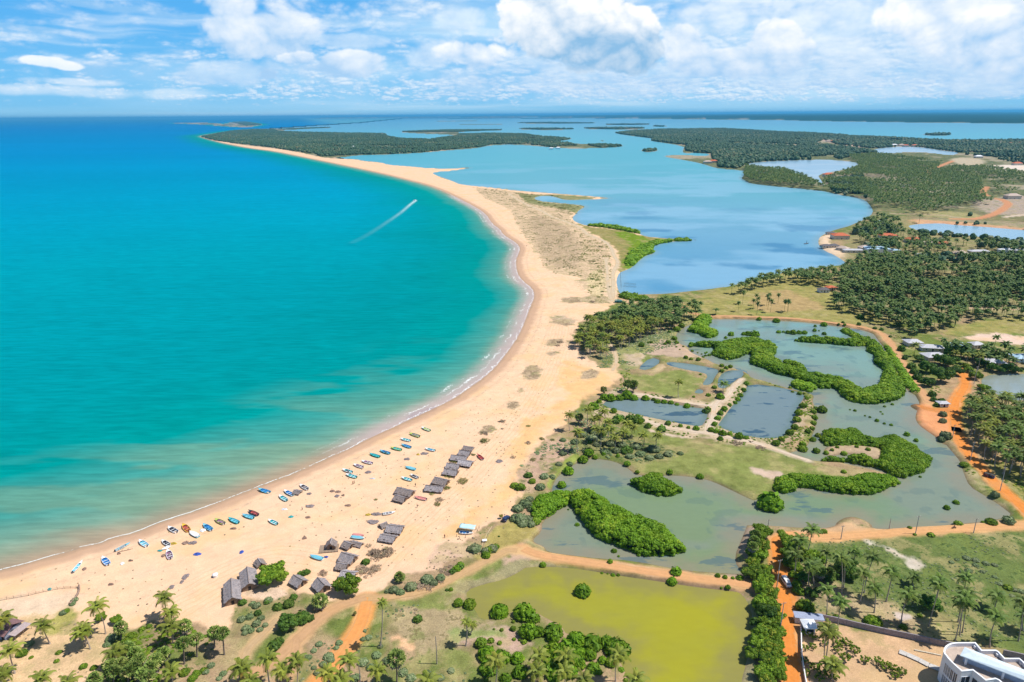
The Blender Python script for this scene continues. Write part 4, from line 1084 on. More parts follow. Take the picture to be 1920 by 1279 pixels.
thicket('J 1270,800 1320,750 1400,715 1500,690 1600,682 1600,690 1480,712 1430,745 1470,775 1400,790 1330,840 1290,880 1250,880', 1.1, 'bright green marsh bushes on the spit point in the blue lagoon', 'm', 'scrub belts on the spit', 'shrubs', 3.0, 1.6, 0.2, 'scrub_belt')
thicket('J 1610,676 1740,678 1740,688 1610,690', 1.0, 'thin line of marsh bushes at the very tip of the spit point', 'm', 'scrub belts on the spit', 'shrubs', 2.0, 1.5, 0.1, 'scrub_belt')
thicket('H 470,150 500,128 560,125 600,140 680,150 700,185 620,190 540,175', 3.0, 'dark green bushes behind the green truck by the lagoon', 'm', 'scrub belts on the spit', 'shrubs', 3.0, 2.0, 1.0, 'scrub_belt')

# ---------------------------------------------------------------- single bushes (centre of the crown in the photo, half width)
def bush_mesh(nm, kind, seed, r=1.0, flat=0.85, dense=1.0):
    rg = np.random.default_rng(seed)
    n = int(95 * dense)
    d = rand_dirs(n, rg, 0.75)
    P = d * np.array([0.68, 0.68, 0.62 * flat]) * rg.uniform(0.75, 1.05, (n, 1))
    P[:, 2] = np.abs(P[:, 2]) * 1.2 + 0.22 * flat
    P = np.concatenate([P, [[0, 0, 0.45 * flat]]])
    s = np.concatenate([rg.uniform(0.13, 0.22, n), [0.72]])
    tm_ = CL
    if kind in 'ps':
        n = 46; d = rand_dirs(n, rg, 0.8); P = d * np.array([.8, .8, .5 * flat]) * rg.uniform(.35, 1.1, (n, 1)); P[:, 2] = np.abs(P[:, 2]) + .12
        s = rg.uniform(.13, .24, n); tm_ = CLT
    me = leafmesh(nm, P, s, FM[kind], rg, tm_, np.clip(rg.uniform(0, 0.9, len(P)), 0, 1))
    return me
BUSHM = {}
for k in 'mdbsgpy':
    for j in range(3):
        BUSHM[k, j] = bush_mesh('foliage', k, 100 + ord(k) * 3 + j, flat=(0.95, 0.8, 0.7)[j])
def put_bushes(txt, kind, label, group, nm='mangrove_bush', cat='bush', z0=0.0, zs=1.0, limit=None):
    pts = S(txt); out = []
    base = W(pts, 0.5)
    cen = []
    for q, b0 in zip(pts, base):
        crop = q[2] if len(q) > 2 else 20
        cen.append((q, crop))
    XY = []
    for (q, rp), lab_s in zip(cen, _scales(txt)):
        rpx = rp / lab_s
        b = W([q[:2]], 0.5)[0]
        v = np.array([b[0], b[1], 0.5 - H]) @ CM
        rw = rpx * (-v[2]) / FPX
        b = W([q[:2]], z0 + rw * 0.55)[0]
        XY.append((b[0], b[1], rw))
    XY = np.array(XY)
    g = gz(XY[:, 0], XY[:, 1]); g = np.maximum(g, 0.0 if z0 < 0.5 else 0.0)
    for i, (x, y, rw) in enumerate(XY):
        o = link(nm, BUSHM[kind, i % 3], loc=(x, y, float(g[i]) - 0.05), rz=random.uniform(0, 6.28))
        k = rw * 1.08
        o.scale = (k * random.uniform(.94, 1.06), k * random.uniform(.94, 1.06), k * zs * random.uniform(.9, 1.1))
        tagp(o, label, cat, group); out.append(o)
    return out
def _scales(txt):
    out = []; s = 1
    for tok in txt.split():
        if tok.isalpha(): s = CR[tok][2]
        else: out.append(s)
    return out

put_bushes('J 500,345,14 530,350,14 545,335,12 600,395,14 640,400,14 670,400,12 720,415,14 760,430,18 790,440,18 700,340,10 740,350,10 860,440,12 890,425,12 880,470,10 850,500,10 250,300,14 280,300,12 200,295,12 310,315,12 1010,830,20 980,830,16 1030,850,14 1060,720,16 920,690,14 960,730,12 1000,960,20 1040,970,20 1060,1000,16 1050,1100,16 1075,1060,16 1070,1085,14 1000,1030,16 990,1060,12 1130,1025,14', 's', 'olive scrub bush on the dunes of the sand spit', 'scrub bushes on the sand spit', 'dune_bush', 'bush', 1.2, 0.6)
put_bushes('F 420,485,50 370,590,40 487,888,22 540,850,18 763,1085,25 797,1128,12 947,1118,18 C 1007,582,72 G 165,655,98 1385,705,24 1450,665,26 1108,195,25 1172,240,18 1200,492,12 1245,358,36', 'm',
           'round green mangrove bush standing alone in lagoon or pond water', 'lone mangrove bushes in the water')
put_bushes('I 815,1070,18 762,1045,11 725,1035,9 870,1093,12 922,1102,15 650,995,14 613,990,8 843,1005,10 857,1022,9 872,965,12 930,948,14 352,362,14 348,395,18 420,418,20 380,398,9 418,350,28 527,358,12 572,362,14', 'm',
           'small dark mangrove bush dotting the pale inner lagoon', 'small mangrove bushes in the inner lagoon')
put_bushes('H 1530,310,22 1660,320,30 1320,420,27 1280,450,15 1677,405,20 1712,405,14 1415,420,22 1450,418,28 1500,415,40 1745,410,20 1785,408,30 1830,408,26 1870,410,25', 'm',
           'round dark mangrove bush in the northern lagoon basin', 'mangrove bushes in the northern basin')
put_bushes('F 530,400,46 575,362,44 620,385,26 862,440,30 937,502,20 1180,502,28 1408,530,32 685,375,18 790,390,20', 'm',
           'round green bush on the north bank of the near lagoon', 'bushes along the lagoon bank')
put_bushes('F 733,1170,24 230,1178,30 1228,1235,52 672,1240,14 715,1247,10 755,1252,22 795,1256,16 C 1680,502,45 D 140,368,18 183,378,16 228,383,13 268,378,24 200,432,18 162,434,9', 'm',
           'green bush beside the orange causeway between the ponds', 'bushes beside the causeway', z0=1.0)
put_bushes('C 75,690,42 160,690,58', 'b', 'twin olive green mangrove domes at the west tip of the green pond', 'mangrove domes beside the green pond', z0=0.5)
put_bushes('C 385,730,85 570,750,95 640,800,58 600,895,88 680,900,55 790,890,82 790,945,60 960,960,80 1080,980,88 1190,985,66 1270,1010,108 880,1010,80 780,1050,88 860,1110,88 770,1150,80 960,1130,80 1060,1070,60 1090,1170,58 1155,1120,38 1220,1130,56 1295,1180,30 1130,1210,32 980,1060,66 800,1210,80 910,1200,70', 'm',
           'dense round mangrove dome on the south west bank of the green pond', 'mangrove domes beside the green pond', z0=0.5)
put_bushes('C 485,878,28 400,888,18 343,883,12 487,828,16 493,958,18 568,975,28 535,965,14 385,985,22 320,965,30 245,985,52 285,1262,22 1330,1260,25 20,585,20', 'b',
           'small bush on the pinkish bare ground by the green pond', 'small bushes west of the green pond', z0=0.8)
put_bushes('C 290,1070,75 400,1090,75 300,1170,80 520,1100,60 540,1200,70 430,1250,50', 'm', 'round mangrove dome in the clump at the bottom edge, left of the coconut palms', 'mangrove domes at the bottom edge', z0=0.5)
put_bushes('G 483,303,30 515,225,18 550,318,22 590,312,16 625,293,16 674,320,26 760,290,16 838,307,20 670,462,22 460,225,25 390,285,38 495,195,25 525,20,38', 'b',
           'bright green bush on the mud flat inside the hook shaped thicket', 'bushes on the mud flat', z0=0.6)
put_bushes('H 895,457,25 850,485,24 912,488,20 825,500,15 720,487,15 700,490,12 650,507,28 912,380,35 950,355,28 855,410,16 910,522,10 935,543,8 962,520,10 1030,540,14 1070,555,8 1100,565,8 980,600,20 1020,612,18 1075,615,22 1250,660,22 1285,677,20 1315,668,20 1250,697,20 1195,822,25 1090,730,12 1110,590,14', 'b',
           'bright bush on the mud banks west of the winding mangrove belt', 'bushes on the western mud banks', z0=0.8)
put_bushes('H 1435,790,22 1415,835,24 1390,870,26 1370,900,26 1350,925,22 1310,950,20 1270,985,28 1240,1015,28 1220,1050,28 1195,1100,24 1170,1140,30 1210,1150,28 1260,1165,34 1310,1170,24 1240,1205,28 1380,1190,38 1430,1200,22 1145,975,32 990,950,30 915,938,20 870,925,25 820,918,28 770,915,28 740,905,18 680,890,35 1060,1130,28 940,1110,22 850,1090,24 700,1110,30 800,1125,34 640,1080,30 560,1050,38 480,1060,35 440,1000,30 620,1040,25 1000,1125,18 540,870,50 590,885,40 480,885,40 420,890,45 370,895,35 290,960,50 330,930,25 1040,895,14 1150,880,22 1240,890,38', 'm',
           'green bush on the earth banks round the square fish ponds', 'bushes on the fish pond banks', z0=0.9)
put_bushes('I 260,960,32 230,1010,36 215,1060,38 200,1120,32 160,1160,36 100,1210,30 60,1240,36 290,905,18 340,1000,28 350,1040,28 340,1080,28 330,1120,24 300,1150,28 335,1200,26 260,1240,32 370,1170,20 400,1205,16 440,1235,24 360,970,22 395,975,28 425,982,20 235,858,22 183,845,15 165,815,18', 'b',
           'bright green bush on the bank east of the larger square pond', 'bushes on the eastern pond bank', z0=0.9)
put_bushes('I 1000,530,35 1025,600,25 1075,660,38 1095,700,35 1120,740,40 1150,770,30 1230,870,35 1240,910,28 1265,950,30 1300,930,38 915,440,15 850,385,20 800,378,18 680,348,20 690,290,32 560,335,14', 'd',
           'green shrub on the landward side of the curved bund path', 'shrubs beside the bund path', 'shrub', 'bush', 1.2)
put_bushes('I 1310,1020,34 1310,1070,30 1510,700,30 G 1355,105,26 1380,200,46 1350,220,30 1720,610,35 1815,790,46', 'g', 'grey green thorn shrub beside the orange road', 'thorn shrubs by the orange road', 'thorn_shrub', 'bush', 1.2)
put_bushes('G 1510,395,35 1695,795,46 1640,800,20 1130,845,16 D 760,108,22 510,110,26 740,115,18 1255,88,14 1380,128,26 1285,130,12 1540,55,30', 'b', 'low green bush on the verge of the orange road by the lagoon', 'verge bushes by the lagoon road', 'verge_bush', 'bush', 1.0, 0.7)
# beach and hut bushes
put_bushes('E 1625,250,42 1545,362,20 1400,405,35 1490,440,35 1360,515,33 1470,548,48 1350,605,36 1235,655,22 1278,728,32 815,700,17 F 222,240,25 120,145,22 300,250,22 155,395,28 220,395,18', 's',
           'low olive bush on the sand near the thatched huts', 'low bushes on the beach', 'beach_bush', 'bush', 1.2, 0.6)
put_bushes('E 1625,190,42 1295,690,40 1845,377,26 1760,105,32 1762,168,16 760,1040,28 F 120,268,30 H 40,470,30 20,500,24 B 1330,270,95 1260,290,45 1390,270,50 1180,410,60 1290,400,55 1230,430,60 900,440,45 F 1690,260,50 1860,300,42 J 1000,1130,26', 'p',
           'dry brownish thorn bush on the beach sand', 'dry thorn bushes on the beach', 'thorn_bush', 'bush', 1.2, 0.5)
put_bushes('B 1220,368,38 770,445,38 730,455,28 295,670,38 410,750,34 560,700,45 640,680,50 680,630,34 480,670,28 740,780,72 800,790,40 530,990,58 570,960,44 1610,795,42 1830,580,17 1900,690,28 C 30,440,30 90,400,34 280,310,35 380,180,10 F 120,515,38 420,760,10', 'd',
           'green bush among the tracks and huts behind the beach', 'bushes behind the beach', 'green_bush', 'bush', 1.2, 0.85)
put_bushes('B 1560,545,55 1430,570,48 1480,590,40 1380,590,24 1680,490,60 1780,480,44 1730,520,40 R 430,830,60 520,800,60 600,880,60 480,930,60 650,820,50 470,990,42 700,900,42 540,960,50 640,950,46 E 1560,1055,60 1530,1065,40 1640,1080,40 1690,1060,50 Q 1380,770,60 B 490,650,40 400,690,40 370,680,30', 'g',
           'grey green leafy shrub on the grass behind the huts', 'grey green shrubs behind the huts', 'leafy_shrub', 'bush', 1.2, 0.7)
put_bushes('B 1620,530,60 1700,550,46 1840,440,40 1780,500,40 1860,400,40 1800,420,40', 'p', 'purplish thorn bush beside the curved track', 'purplish thorn bushes by the track', 'thorn_bush', 'bush', 1.2, 0.5)
put_bushes('Q 1560,880,70 1600,800,80 1150,1060,70 1200,1010,60 1690,760,60', 'm', 'bright green bush beside the post path near the shade canopy', 'bushes near the shade canopy', 'green_bush', 'bush', 1.2, 0.8)
put_bushes('F 210,600,45 240,520,42 100,720,60 60,830,62 110,840,50 150,760,46 40,760,50 130,690,40 300,520,30 80,880,40 C 560,60,50 500,30,50 620,80,40', 'g',
           'grey green shrub on the bank between the beach and the lagoon', 'shrubs on the bank by the beach', 'bank_shrub', 'bush', 1.2, 0.7)
put_bushes('F 60,600,50 20,590,40 225,590,25 150,560,36 180,850,45 C 650,70,34', 'b', 'yellow green bush on the bank between the beach and the lagoon', 'yellow green bushes on the bank', 'bank_bush', 'bush', 1.2, 0.7)
put_bushes('F 580,270,26 860,320,55 1015,150,30 1120,170,40 700,150,40 770,110,40 900,90,60 960,100,36 800,80,50 680,210,30 1165,130,26 1460,18,40', 'd', 'green bush in the scrub between the coconut palms and the ponds', 'bushes in the palm scrub', 'green_bush', 'bush', 1.2, 0.75)
put_bushes('F 520,200,50 600,230,50 470,260,40 560,330,40 450,330,36 380,250,30 380,350,34 740,270,50 700,330,44 820,280,44 930,290,50 960,350,44 1060,310,56 1100,370,40 1170,350,44 640,280,40 880,370,40 1260,350,30 780,330,40 1030,380,40 430,420,30 350,430,30 600,180,40', 'g',
           'grey green thorn shrub in the palm scrub above the near lagoon', 'thorn shrubs in the palm scrub', 'thorn_shrub', 'bush', 1.2, 0.65)
put_bushes('A 160,1050,45 230,1085,20 437,1045,28 700,1160,30 620,1150,34 420,1110,26 490,735,30 985,920,46 1060,870,32 1115,850,26 950,950,40 1420,1060,24 1470,1200,40 1380,1190,46 1300,1180,40 1440,1240,40 1520,1180,34', 'b',
           'green bush among the palmyra palms at the lower left', 'bushes at the lower left', 'green_bush', 'bush', 1.2, 0.7)
put_bushes('A 215,975,42 555,650,32 540,680,28 470,745,34 830,930,52 800,980,36 1580,1140,34 1540,1190,30 B 150,1200,34 120,1240,26', 'g', 'pale grey green shrub on the sand at the lower left', 'pale shrubs at the lower left', 'pale_shrub', 'bush', 1.2, 0.6)
put_bushes('B 870,980,34 830,1030,30 790,1080,34 940,1070,46 960,1100,36 1020,970,34 900,1130,36 1240,930,34 1200,945,26 1215,885,18 860,1190,40 830,1160,26 1000,1010,26 1330,1000,26 1300,1060,44 1380,1100,40 1200,1110,50 1260,1150,46 1500,1190,46 1560,1230,50 1680,1200,40 1780,1230,40 1860,1180,30 1140,1230,50 1000,1230,40 C 20,1180,34', 'g',
           'small grey green shrub on the grass beside the orange track at the bottom', 'shrubs on the bottom grass', 'grass_shrub', 'bush', 1.2, 0.6)
put_bushes('D 650,540,64 1045,622,58 785,600,16 830,603,22 1220,660,26 1315,595,18 610,450,40 600,410,34 1830,430,30', 'b', 'round leafy bush beside the compound wall and palm field', 'round bushes in the palm field', 'round_bush', 'bush', 1.2, 0.8)
put_bushes('D 1590,260,26 1640,270,26 1640,300,22 1700,290,24 1750,300,22 1600,330,26 1560,340,20 1500,285,18 1530,270,18 1580,350,20 1860,440,26 1900,450,26 1850,480,20 1780,410,20 1750,370,18 1680,340,18', 'g', 'low blue green tuft shrub in the big grass field', 'tuft shrubs in the big field', 'tuft_shrub', 'bush', 1.2, 0.5)

# ---------------------------------------------------------------- broad-leaved trees: trunk with limbs, crown of leaf clumps
def tree_parts(seed, kind, open_=False):
    rg = np.random.default_rng(seed)
    parts = [tube([(0, 0, 0), (0.03, 0.02, 0.25), (0.0, 0.05, 0.5)], [0.075, 0.055, 0.045], 6)]
    ends = []
    nb = 9 if open_ else 7
    for k in range(nb):
        a = k * 2.4 + rg.uniform(-.3, .3); e = rg.uniform(0.35, 1.0)
        tip = np.array([math.cos(a) * 0.62 * rg.uniform(.6, 1.1), math.sin(a) * 0.62 * rg.uniform(.6, 1.1), 0.45 + 0.5 * e])
        st = np.array([0, 0.03, rg.uniform(0.28, 0.5)])
        mid = (st + tip) / 2 + rg.normal(0, 0.04, 3)
        parts.append(tube([st, mid, tip], [0.035, 0.022, 0.01], 4)); ends.append(tip)
    tv, tf = merge(parts)
    P = []; s = []
    for e in ends:
        for _ in range(4 if open_ else 5):
            P.append(e + rg.normal(0, 0.13 if open_ else 0.17, 3) * (1, 1, 0.7)); s.append(rg.uniform(0.11, 0.18) if open_ else rg.uniform(0.19, 0.32))
    if not open_:
        for _ in range(14):
            d = rand_dirs(1, rg, 0.9)[0]; P.append(d * (0.7, 0.7, 0.45) + (0, 0, 0.62)); s.append(rg.uniform(0.2, 0.32))
        P.append(np.array([0, 0, 0.7])); s.append(0.5)
    me_c = leafmesh('crown', np.array(P), np.array(s), FM[kind], rg, CL, rg.uniform(0, .95, len(P)))
    me_t = np_mesh('trunk', tv, tf, [BARK])
    return me_t, me_c
TREEM = {}
for k in 'dbmsgy':
    for j in range(3): TREEM[k, j] = tree_parts(300 + ord(k) * 5 + j, k)
for j in range(3): TREEM['o', j] = tree_parts(900 + j, 'b', True)
def put_trees(txt, kind, label, group, nm='broadleaf_tree', zs=1.0, lift=0.62):
    pts = S(txt); XY = []
    for q, sc in zip(pts, _scales(txt)):
        b = W([q[:2]], 1.2)[0]
        v = np.array([b[0], b[1], 1.2 - H]) @ CM
        rw = q[2] / sc * (-v[2]) / FPX
        b = W([q[:2]], 1.2 + rw * lift * zs)[0]; XY.append((b[0], b[1], rw))
    XY = np.array(XY); g = np.maximum(gz(XY[:, 0], XY[:, 1]), 0)
    for i, (x, y, rw) in enumerate(XY):
        r = link(nm, None, loc=(x, y, float(g[i])), rz=random.uniform(0, 6.28)); tagp(r, label, 'tree', group)
        k = rw * 1.12; r.scale = (k, k, k * zs * random.uniform(.92, 1.1))
        mt, mc = TREEM[kind, i % 3]
        link('trunk', mt, r); link('crown', mc, r)
put_trees('B 510,480,98', 'b', 'large bright green spreading tree beside the two big thatched huts', None, zs=1.0)
put_trees('B 1080,555,86', 'b', 'round green tree in front of the pale thatched roof at the track junction', None)
put_trees('B 640,835,76', 'd', 'dark green round tree between the two sandy tracks below the huts', None)
put_trees('D 400,120,48 372,150,45 400,200,40 380,255,48 330,240,34 340,300,40 330,355,46 370,345,50 410,340,40 420,410,48 390,445,48 440,480,46 400,530,52 450,545,46 480,610,42 440,660,52 395,710,55 450,730,56 390,770,56 345,825,46 440,800,58 490,840,46 430,860,56 480,900,50 410,930,55 490,950,48 420,985,48 500,700,36 490,780,36', 'b',
          'leafy green tree in the dense belt along the left side of the orange road', 'trees along the left of the orange road')
put_trees('D 420,595,60 350,190,34 470,560,34 360,640,34', 'd', 'dark green tree in the dense belt along the left side of the orange road', 'dark trees along the left of the orange road')
put_trees('D 540,170,40 560,205,46 605,170,36 560,255,48 545,300,34 640,250,40 700,260,42 600,330,36 585,370,30 740,280,34', 'b', 'leafy green tree on the right verge of the orange road north of the van', 'trees right of the orange road')
put_trees('D 640,385,36 690,470,36 880,325,58 915,365,46 1385,540,56 780,370,46 730,350,44', 'd', 'dark leafy tree among the coconut palms in the palm field', 'dark trees in the palm field')
put_trees('S 340,730,56 430,780,50 430,890,44 720,850,60 800,850,58 890,930,66 1000,1030,60 780,1010,64 640,1060,60 450,1120,66 520,1150,66 600,1200,60 680,1230,50 500,1230,56 1150,1050,60 1220,1100,66 1310,1130,60 1400,1170,60 1330,1200,56 350,900,40 340,1040,50 360,1180,50 700,920,48 560,850,44', 'o',
          'young open branched tree planted in the sandy compound garden', 'young garden trees in the compound', 'garden_tree', 1.0)
put_trees('I 1200,790,45 1300,740,72 1345,640,58 1190,680,58 1400,700,50 1380,560,56 1450,570,56 1530,580,56 1290,625,48 1640,560,46 1720,590,52 1800,680,46 1680,680,40 1480,520,34 1130,610,34 1860,690,36 1600,640,44 1750,690,36', 'd',
          'dark leafy tree in the village grove by the grey roofed houses', 'trees in the village grove')
put_trees('I 1560,740,42 1500,690,32 1590,820,20 1620,830,34 1660,870,34 1480,660,24', 'b', 'yellow green tree at the bend of the orange road near the pale pond', 'trees at the road bend')
put_trees('E 1752,822,13', 'y', 'tiny yellow green sapling standing on the sand beside the dark car', None, 'sapling', 2.0, 1.2)
put_trees('A 750,795,36 870,815,42', 'b', 'small bright green round tree on the sand among the lower left coconut palms', 'bright round trees at the lower left')
put_trees('B 1140,750,12 H 365,830,22', 's', 'thin half bare tree on the sand', 'thin trees', 'thin_tree', 2.0, 1.2)

# ---------------------------------------------------------------- coconut palms
PFR = foliage_mat('coconut_fronds', (0.11, 0.165, 0.018), (0.31, 0.33, 0.045), (0.52, 0.38, 0.08), trans=0.15)
PFRD = foliage_mat('coconut_fronds_dark', (0.065, 0.135, 0.022), (0.19, 0.27, 0.045), (0.32, 0.32, 0.08), trans=0.2)
def frond(L, el, az, rg, nseg=9, lod=0):
    """arched midrib with leaflets on both sides; quads"""
    V = []; F = []
    s = np.linspace(0, 1, nseg + 1)
    droop = 1.35 + rg.uniform(-.2, .35)
    ang = el - droop * s ** 1.3
    dx = np.cumsum(np.cos(ang)) / nseg * L; dz = np.cumsum(np.sin(ang)) / nseg * L
    dx = np.concatenate([[0], dx[:-1]]); dz = np.concatenate([[0], dz[:-1]])
    ca, sa = math.cos(az), math.sin(az)
    def pt(r, l, z): return (r * ca - l * sa, r * sa + l * ca, z)
    step = 1 if lod == 0 else 2
    n = nseg
    for side in (-1, 1):
        if lod == 0:
            for i in range(1, n + 1):
                for h in (0.0, 0.5):
                    t = (i - h) / n
                    r = np.interp(t, s, dx); z = np.interp(t, s, dz)
                    wl = L * 0.27 * (math.sin(min(1, t * 1.25 + 0.12) * math.pi * 0.86) + 0.12)
                    wd = L * 0.062
                    base = len(V)
                    fw = wl * 0.35
                    V += [pt(r - wd * .5, 0, z), pt(r + wd * .5, 0, z), pt(r + fw + wd * .35, side * wl, z - wl * 0.55), pt(r + fw - wd * .35, side * wl * 0.9, z - wl * 0.5)]
                    F.append((base, base + 1, base + 2, base + 3))
        else:
            for i in range(0, n, step):
                j = min(i + step, n)
                w0 = L * 0.22 * (math.sin((i / n * 0.9 + .1) * math.pi * 0.9) + .1); w1_ = L * 0.22 * (math.sin((j / n * 0.9 + .1) * math.pi * .9) + .05)
                base = len(V)
                V += [pt(dx[i], 0, dz[i]), pt(dx[j], 0, dz[j]), pt(dx[j], side * w1_, dz[j] - w1_ * .5), pt(dx[i], side * w0, dz[i] - w0 * .5)]
                F.append((base, base + 1, base + 2, base + 3))
    return np.array(V), np.array(F)
def crown(seed, nf=19, L=3.4, lod=0, nseg=9):
    rg = np.random.default_rng(seed); V = []; F = []; T = []; off = 0
    for k in range(nf):
        q = k / nf
        el = 1.25 - 1.75 * q + rg.uniform(-.12, .12)
        v, f = frond(L * rg.uniform(.85, 1.1) * (0.8 + 0.3 * math.sin(q * 3)), el, k * 2.39996 + rg.uniform(-.25, .25), rg, nseg, lod)
        V.append(v); F.append(f + off); off += len(v)
        T.append(np.full(len(v), 0.97 if (q > 0.88 and rg.random() < 0.6) else rg.uniform(0.1, 0.8)))
    return np.concatenate(V), np.concatenate(F), np.concatenate(T)
PFAR = foliage_mat('palm_wood_fronds', (0.055, 0.125, 0.030), (0.175, 0.26, 0.05), (0.32, 0.33, 0.09), trans=0.2)
CROWNS = []
for mm in (PFR, PFRD):
    for k in range(4):
        v, f, t = crown(50 + k, 16 + k, 3.5)
        cv, cf = ico(0)
        me = np_mesh('crown', v, f, [mm]); fattr(me, 'tint', t); CROWNS.append(me)
NUTM = simple('coconut_husk', (0.30, 0.24, 0.06), 0.6)
def nuts(seed):
    rg = np.random.default_rng(seed); ps = []
    for k in range(7):
        v, f = ico(1); a = rg.uniform(0, 6.28)
        ps.append((v * 0.17 + (math.cos(a) * 0.32, math.sin(a) * 0.32, -0.35 - rg.uniform(0, .3)), f))
    V, F = merge(ps); return np_mesh('coconuts', V, F, [NUTM], True)
NUTS = [nuts(k) for k in range(2)]
TR = []
for k in range(3):
    b = (0.5, -0.4, 0.25)[k]
    z = np.linspace(0, 12, 9)
    pts = np.stack([b * np.sin(z / 12 * math.pi), 0.2 * np.sin(z / 12 * math.pi * 1.3), z], 1)
    v, f = tube(pts, np.interp(z, [0, 0.8, 4, 12], [0.30, 0.20, 0.17, 0.13]), 7)
    TR.append(np_mesh('trunk', v, f, [PTRUNK], True))

PALMS = []          # (x, y, z, h, dx, crown scale, dark, label, group)
def palm_xy(l, cx, cy, bx, by):
    """base and crown as seen in the photo -> base x, y, height, lean"""
    ox, oy, s = CR[l]
    b = W([(bx / s + ox, by / s + oy)], 1.2)[0]
    d = np.array([(cx / s + ox - 959.5) / FPX, -(cy / s + oy - 639.5) / FPX, -1.0]) @ CM.T
    t = b[1] / d[1]
    return b[0], b[1], H + d[2] * t - 1.2, d[0] * t - b[0]
def palms(txt, dark, label, group, cs=1.0):
    l = 'P'
    for tok in txt.split():
        if tok.isalpha(): l = tok
        else:
            cx, cy, bx, by = [float(q) for q in tok.split(',')]
            x, y, h, dx = palm_xy(l, cx, cy, bx, by)
            h = min(max(h, 4.0), 22.0); dx = max(-4.0, min(4.0, dx))
            PALMS.append((x, y, h, dx, cs, dark, label, group))
palms('D 688,100,655,270', 1, 'tall dark coconut palm rising at the bend of the orange road', None)
palms('D 620,160,602,320 590,240,580,380 678,310,672,450 770,230,760,330 855,262,858,480 872,275,870,440 938,225,925,290 1045,260,990,470 990,350,965,525 1048,435,1048,585 775,450,772,600 858,520,840,735 1155,345,1118,520 1287,375,1275,430 1250,475,1205,650 1425,420,1365,665 1430,395,1400,560 1582,380,1535,640 1575,500,1518,750 1560,525,1545,715 1765,485,1745,570 1760,605,1720,785 1915,520,1885,750 1930,600,1912,690 705,300,700,420 1590,470,1560,700', 1,
      'slim coconut palm in the palm field beside the compound wall', 'coconut palms in the palm field')
palms('D 785,690,765,880 815,890,810,980 S 590,700,560,1080 650,1070,640,1240', 0, 'coconut palm among the young garden trees in the compound', 'coconut palms in the compound garden')
palms('C 362,1110,355,1300 680,1070,675,1200 665,1190,660,1300 885,1075,875,1190 870,1190,862,1330 1410,1240,1400,1400 1015,1250,1010,1400', 0, 'yellow green coconut palm in front of the mangrove domes at the bottom edge', 'coconut palms by the mangrove domes')
palms('C 1275,1065,1255,1270', 0, 'orange tinged coconut palm at the east end of the mangrove domes', None)
palms('C 135,825,132,1005 175,838,165,915', 0, 'small crowned coconut palm west of the green pond', 'small crowned palms west of the pond', 0.6)
palms('B 1345,678,1330,1015', 0, 'tall lone small crowned palm beside the straight orange track', None, 0.55)
palms('B 285,1160,280,1330 490,1095,500,1300 600,1190,595,1340 700,1110,705,1300 1090,1105,1090,1310 1310,1185,1300,1330 930,1200,925,1400 1030,1250,1030,1400 355,1260,350,1400 1690,1260,1690,1400 A 1805,1170,1800,1300', 0,
      'coconut palm on the grass at the bottom edge beside the tracks', 'coconut palms on the bottom grass')
palms('A 1225,640,1222,800 1275,745,1265,850', 0, 'tall coconut palm standing on the beach sand right of the small palms', 'pair of beach palms')
palms('A 720,705,790,915', 0, 'leaning coconut palm on the beach above a small round tree', None)
palms('A 315,845,372,990', 0, 'leaning coconut palm on the dune near the brown shed', None)
palms('A 605,900,675,1028 620,870,640,1000', 0, 'coconut palm on the dune sand between brown shed and palmyra grove', 'dune coconut palms')
palms('A 70,1030,110,1210 15,795,15,940 10,1210,20,1330 310,1240,310,1380 500,1275,505,1400', 0, 'coconut palm at the lower left corner on the dry dune', 'corner coconut palms')
palms('A 1270,850,1290,990 1275,1190,1285,1290 855,1045,850,1160', 0, 'coconut palm mixed into the palmyra grove', 'coconut palms in the palmyra grove')
palms('F 428,70,430,190 490,195,490,350 665,185,660,340 570,25,565,145 615,100,612,200 690,40,690,180 740,175,735,290 835,195,830,290 770,240,765,340 905,165,900,240 985,220,985,300 1090,220,1080,340 650,80,648,190 720,120,716,240 630,170,628,280 860,130,856,230', 0,
      'coconut palm in the scrub between the beach and the near lagoon', 'coconut palms in the palm scrub')
palms('H 235,300,240,370', 0, 'coconut palm on the sand at the west end of the beach grove', None)
palms('H 930,780,925,900', 0, 'lone coconut palm in the small green meadow', None)
palms('H 1268,795,1262,860', 1, 'dark coconut palm beside the narrow fish channel', None)
palms('H 1225,240,1205,280', 1, 'low dark palm in the field north of the lagoon', None)
def grove(txt, zt, sp, dark, label, group, hr=(9, 14), cs=1.0, thin=None, seed=0):
    rg = np.random.default_rng(seed + 5)
    poly = W(S(txt), zt)
    X, Y = fill(poly, sp, rg)
    if thin: 
        k = fbm(X, Y, thin[0], 33 + seed, 3) > thin[1]; X, Y = X[k], Y[k]
    rd = np.full(X.shape, 60.)
    for n_, l_, w_, c_ in RL: rd = np.minimum(rd, linesd(l_, X, Y, 12.) - w_ * .5)
    X, Y = X[rd > 2.5], Y[rd > 2.5]
    return [(x, y, rg.uniform(*hr), rg.normal(0, 0.7), cs * rg.uniform(.88, 1.12), dark if rg.random() < .8 else 1 - dark, label, group) for x, y in zip(X, Y)]
PALMS += grove('H 180,400 230,320 330,285 440,240 560,190 700,165 1000,145 1100,190 1080,265 950,320 720,370 590,440 450,480 300,500 170,470', 9, 5.6, 0, 'coconut palm in the dense grove beside the wide beach', 'coconut palms in the beach grove', (7, 11), 0.95, seed=1)
PALMS += grove('H 160,420 250,420 330,520 460,560 640,470 560,530 420,560 300,560 180,520', 7, 8, 0, 'coconut palm in the dense grove beside the wide beach', 'coconut palms in the beach grove', (6, 9), 0.9, seed=2)
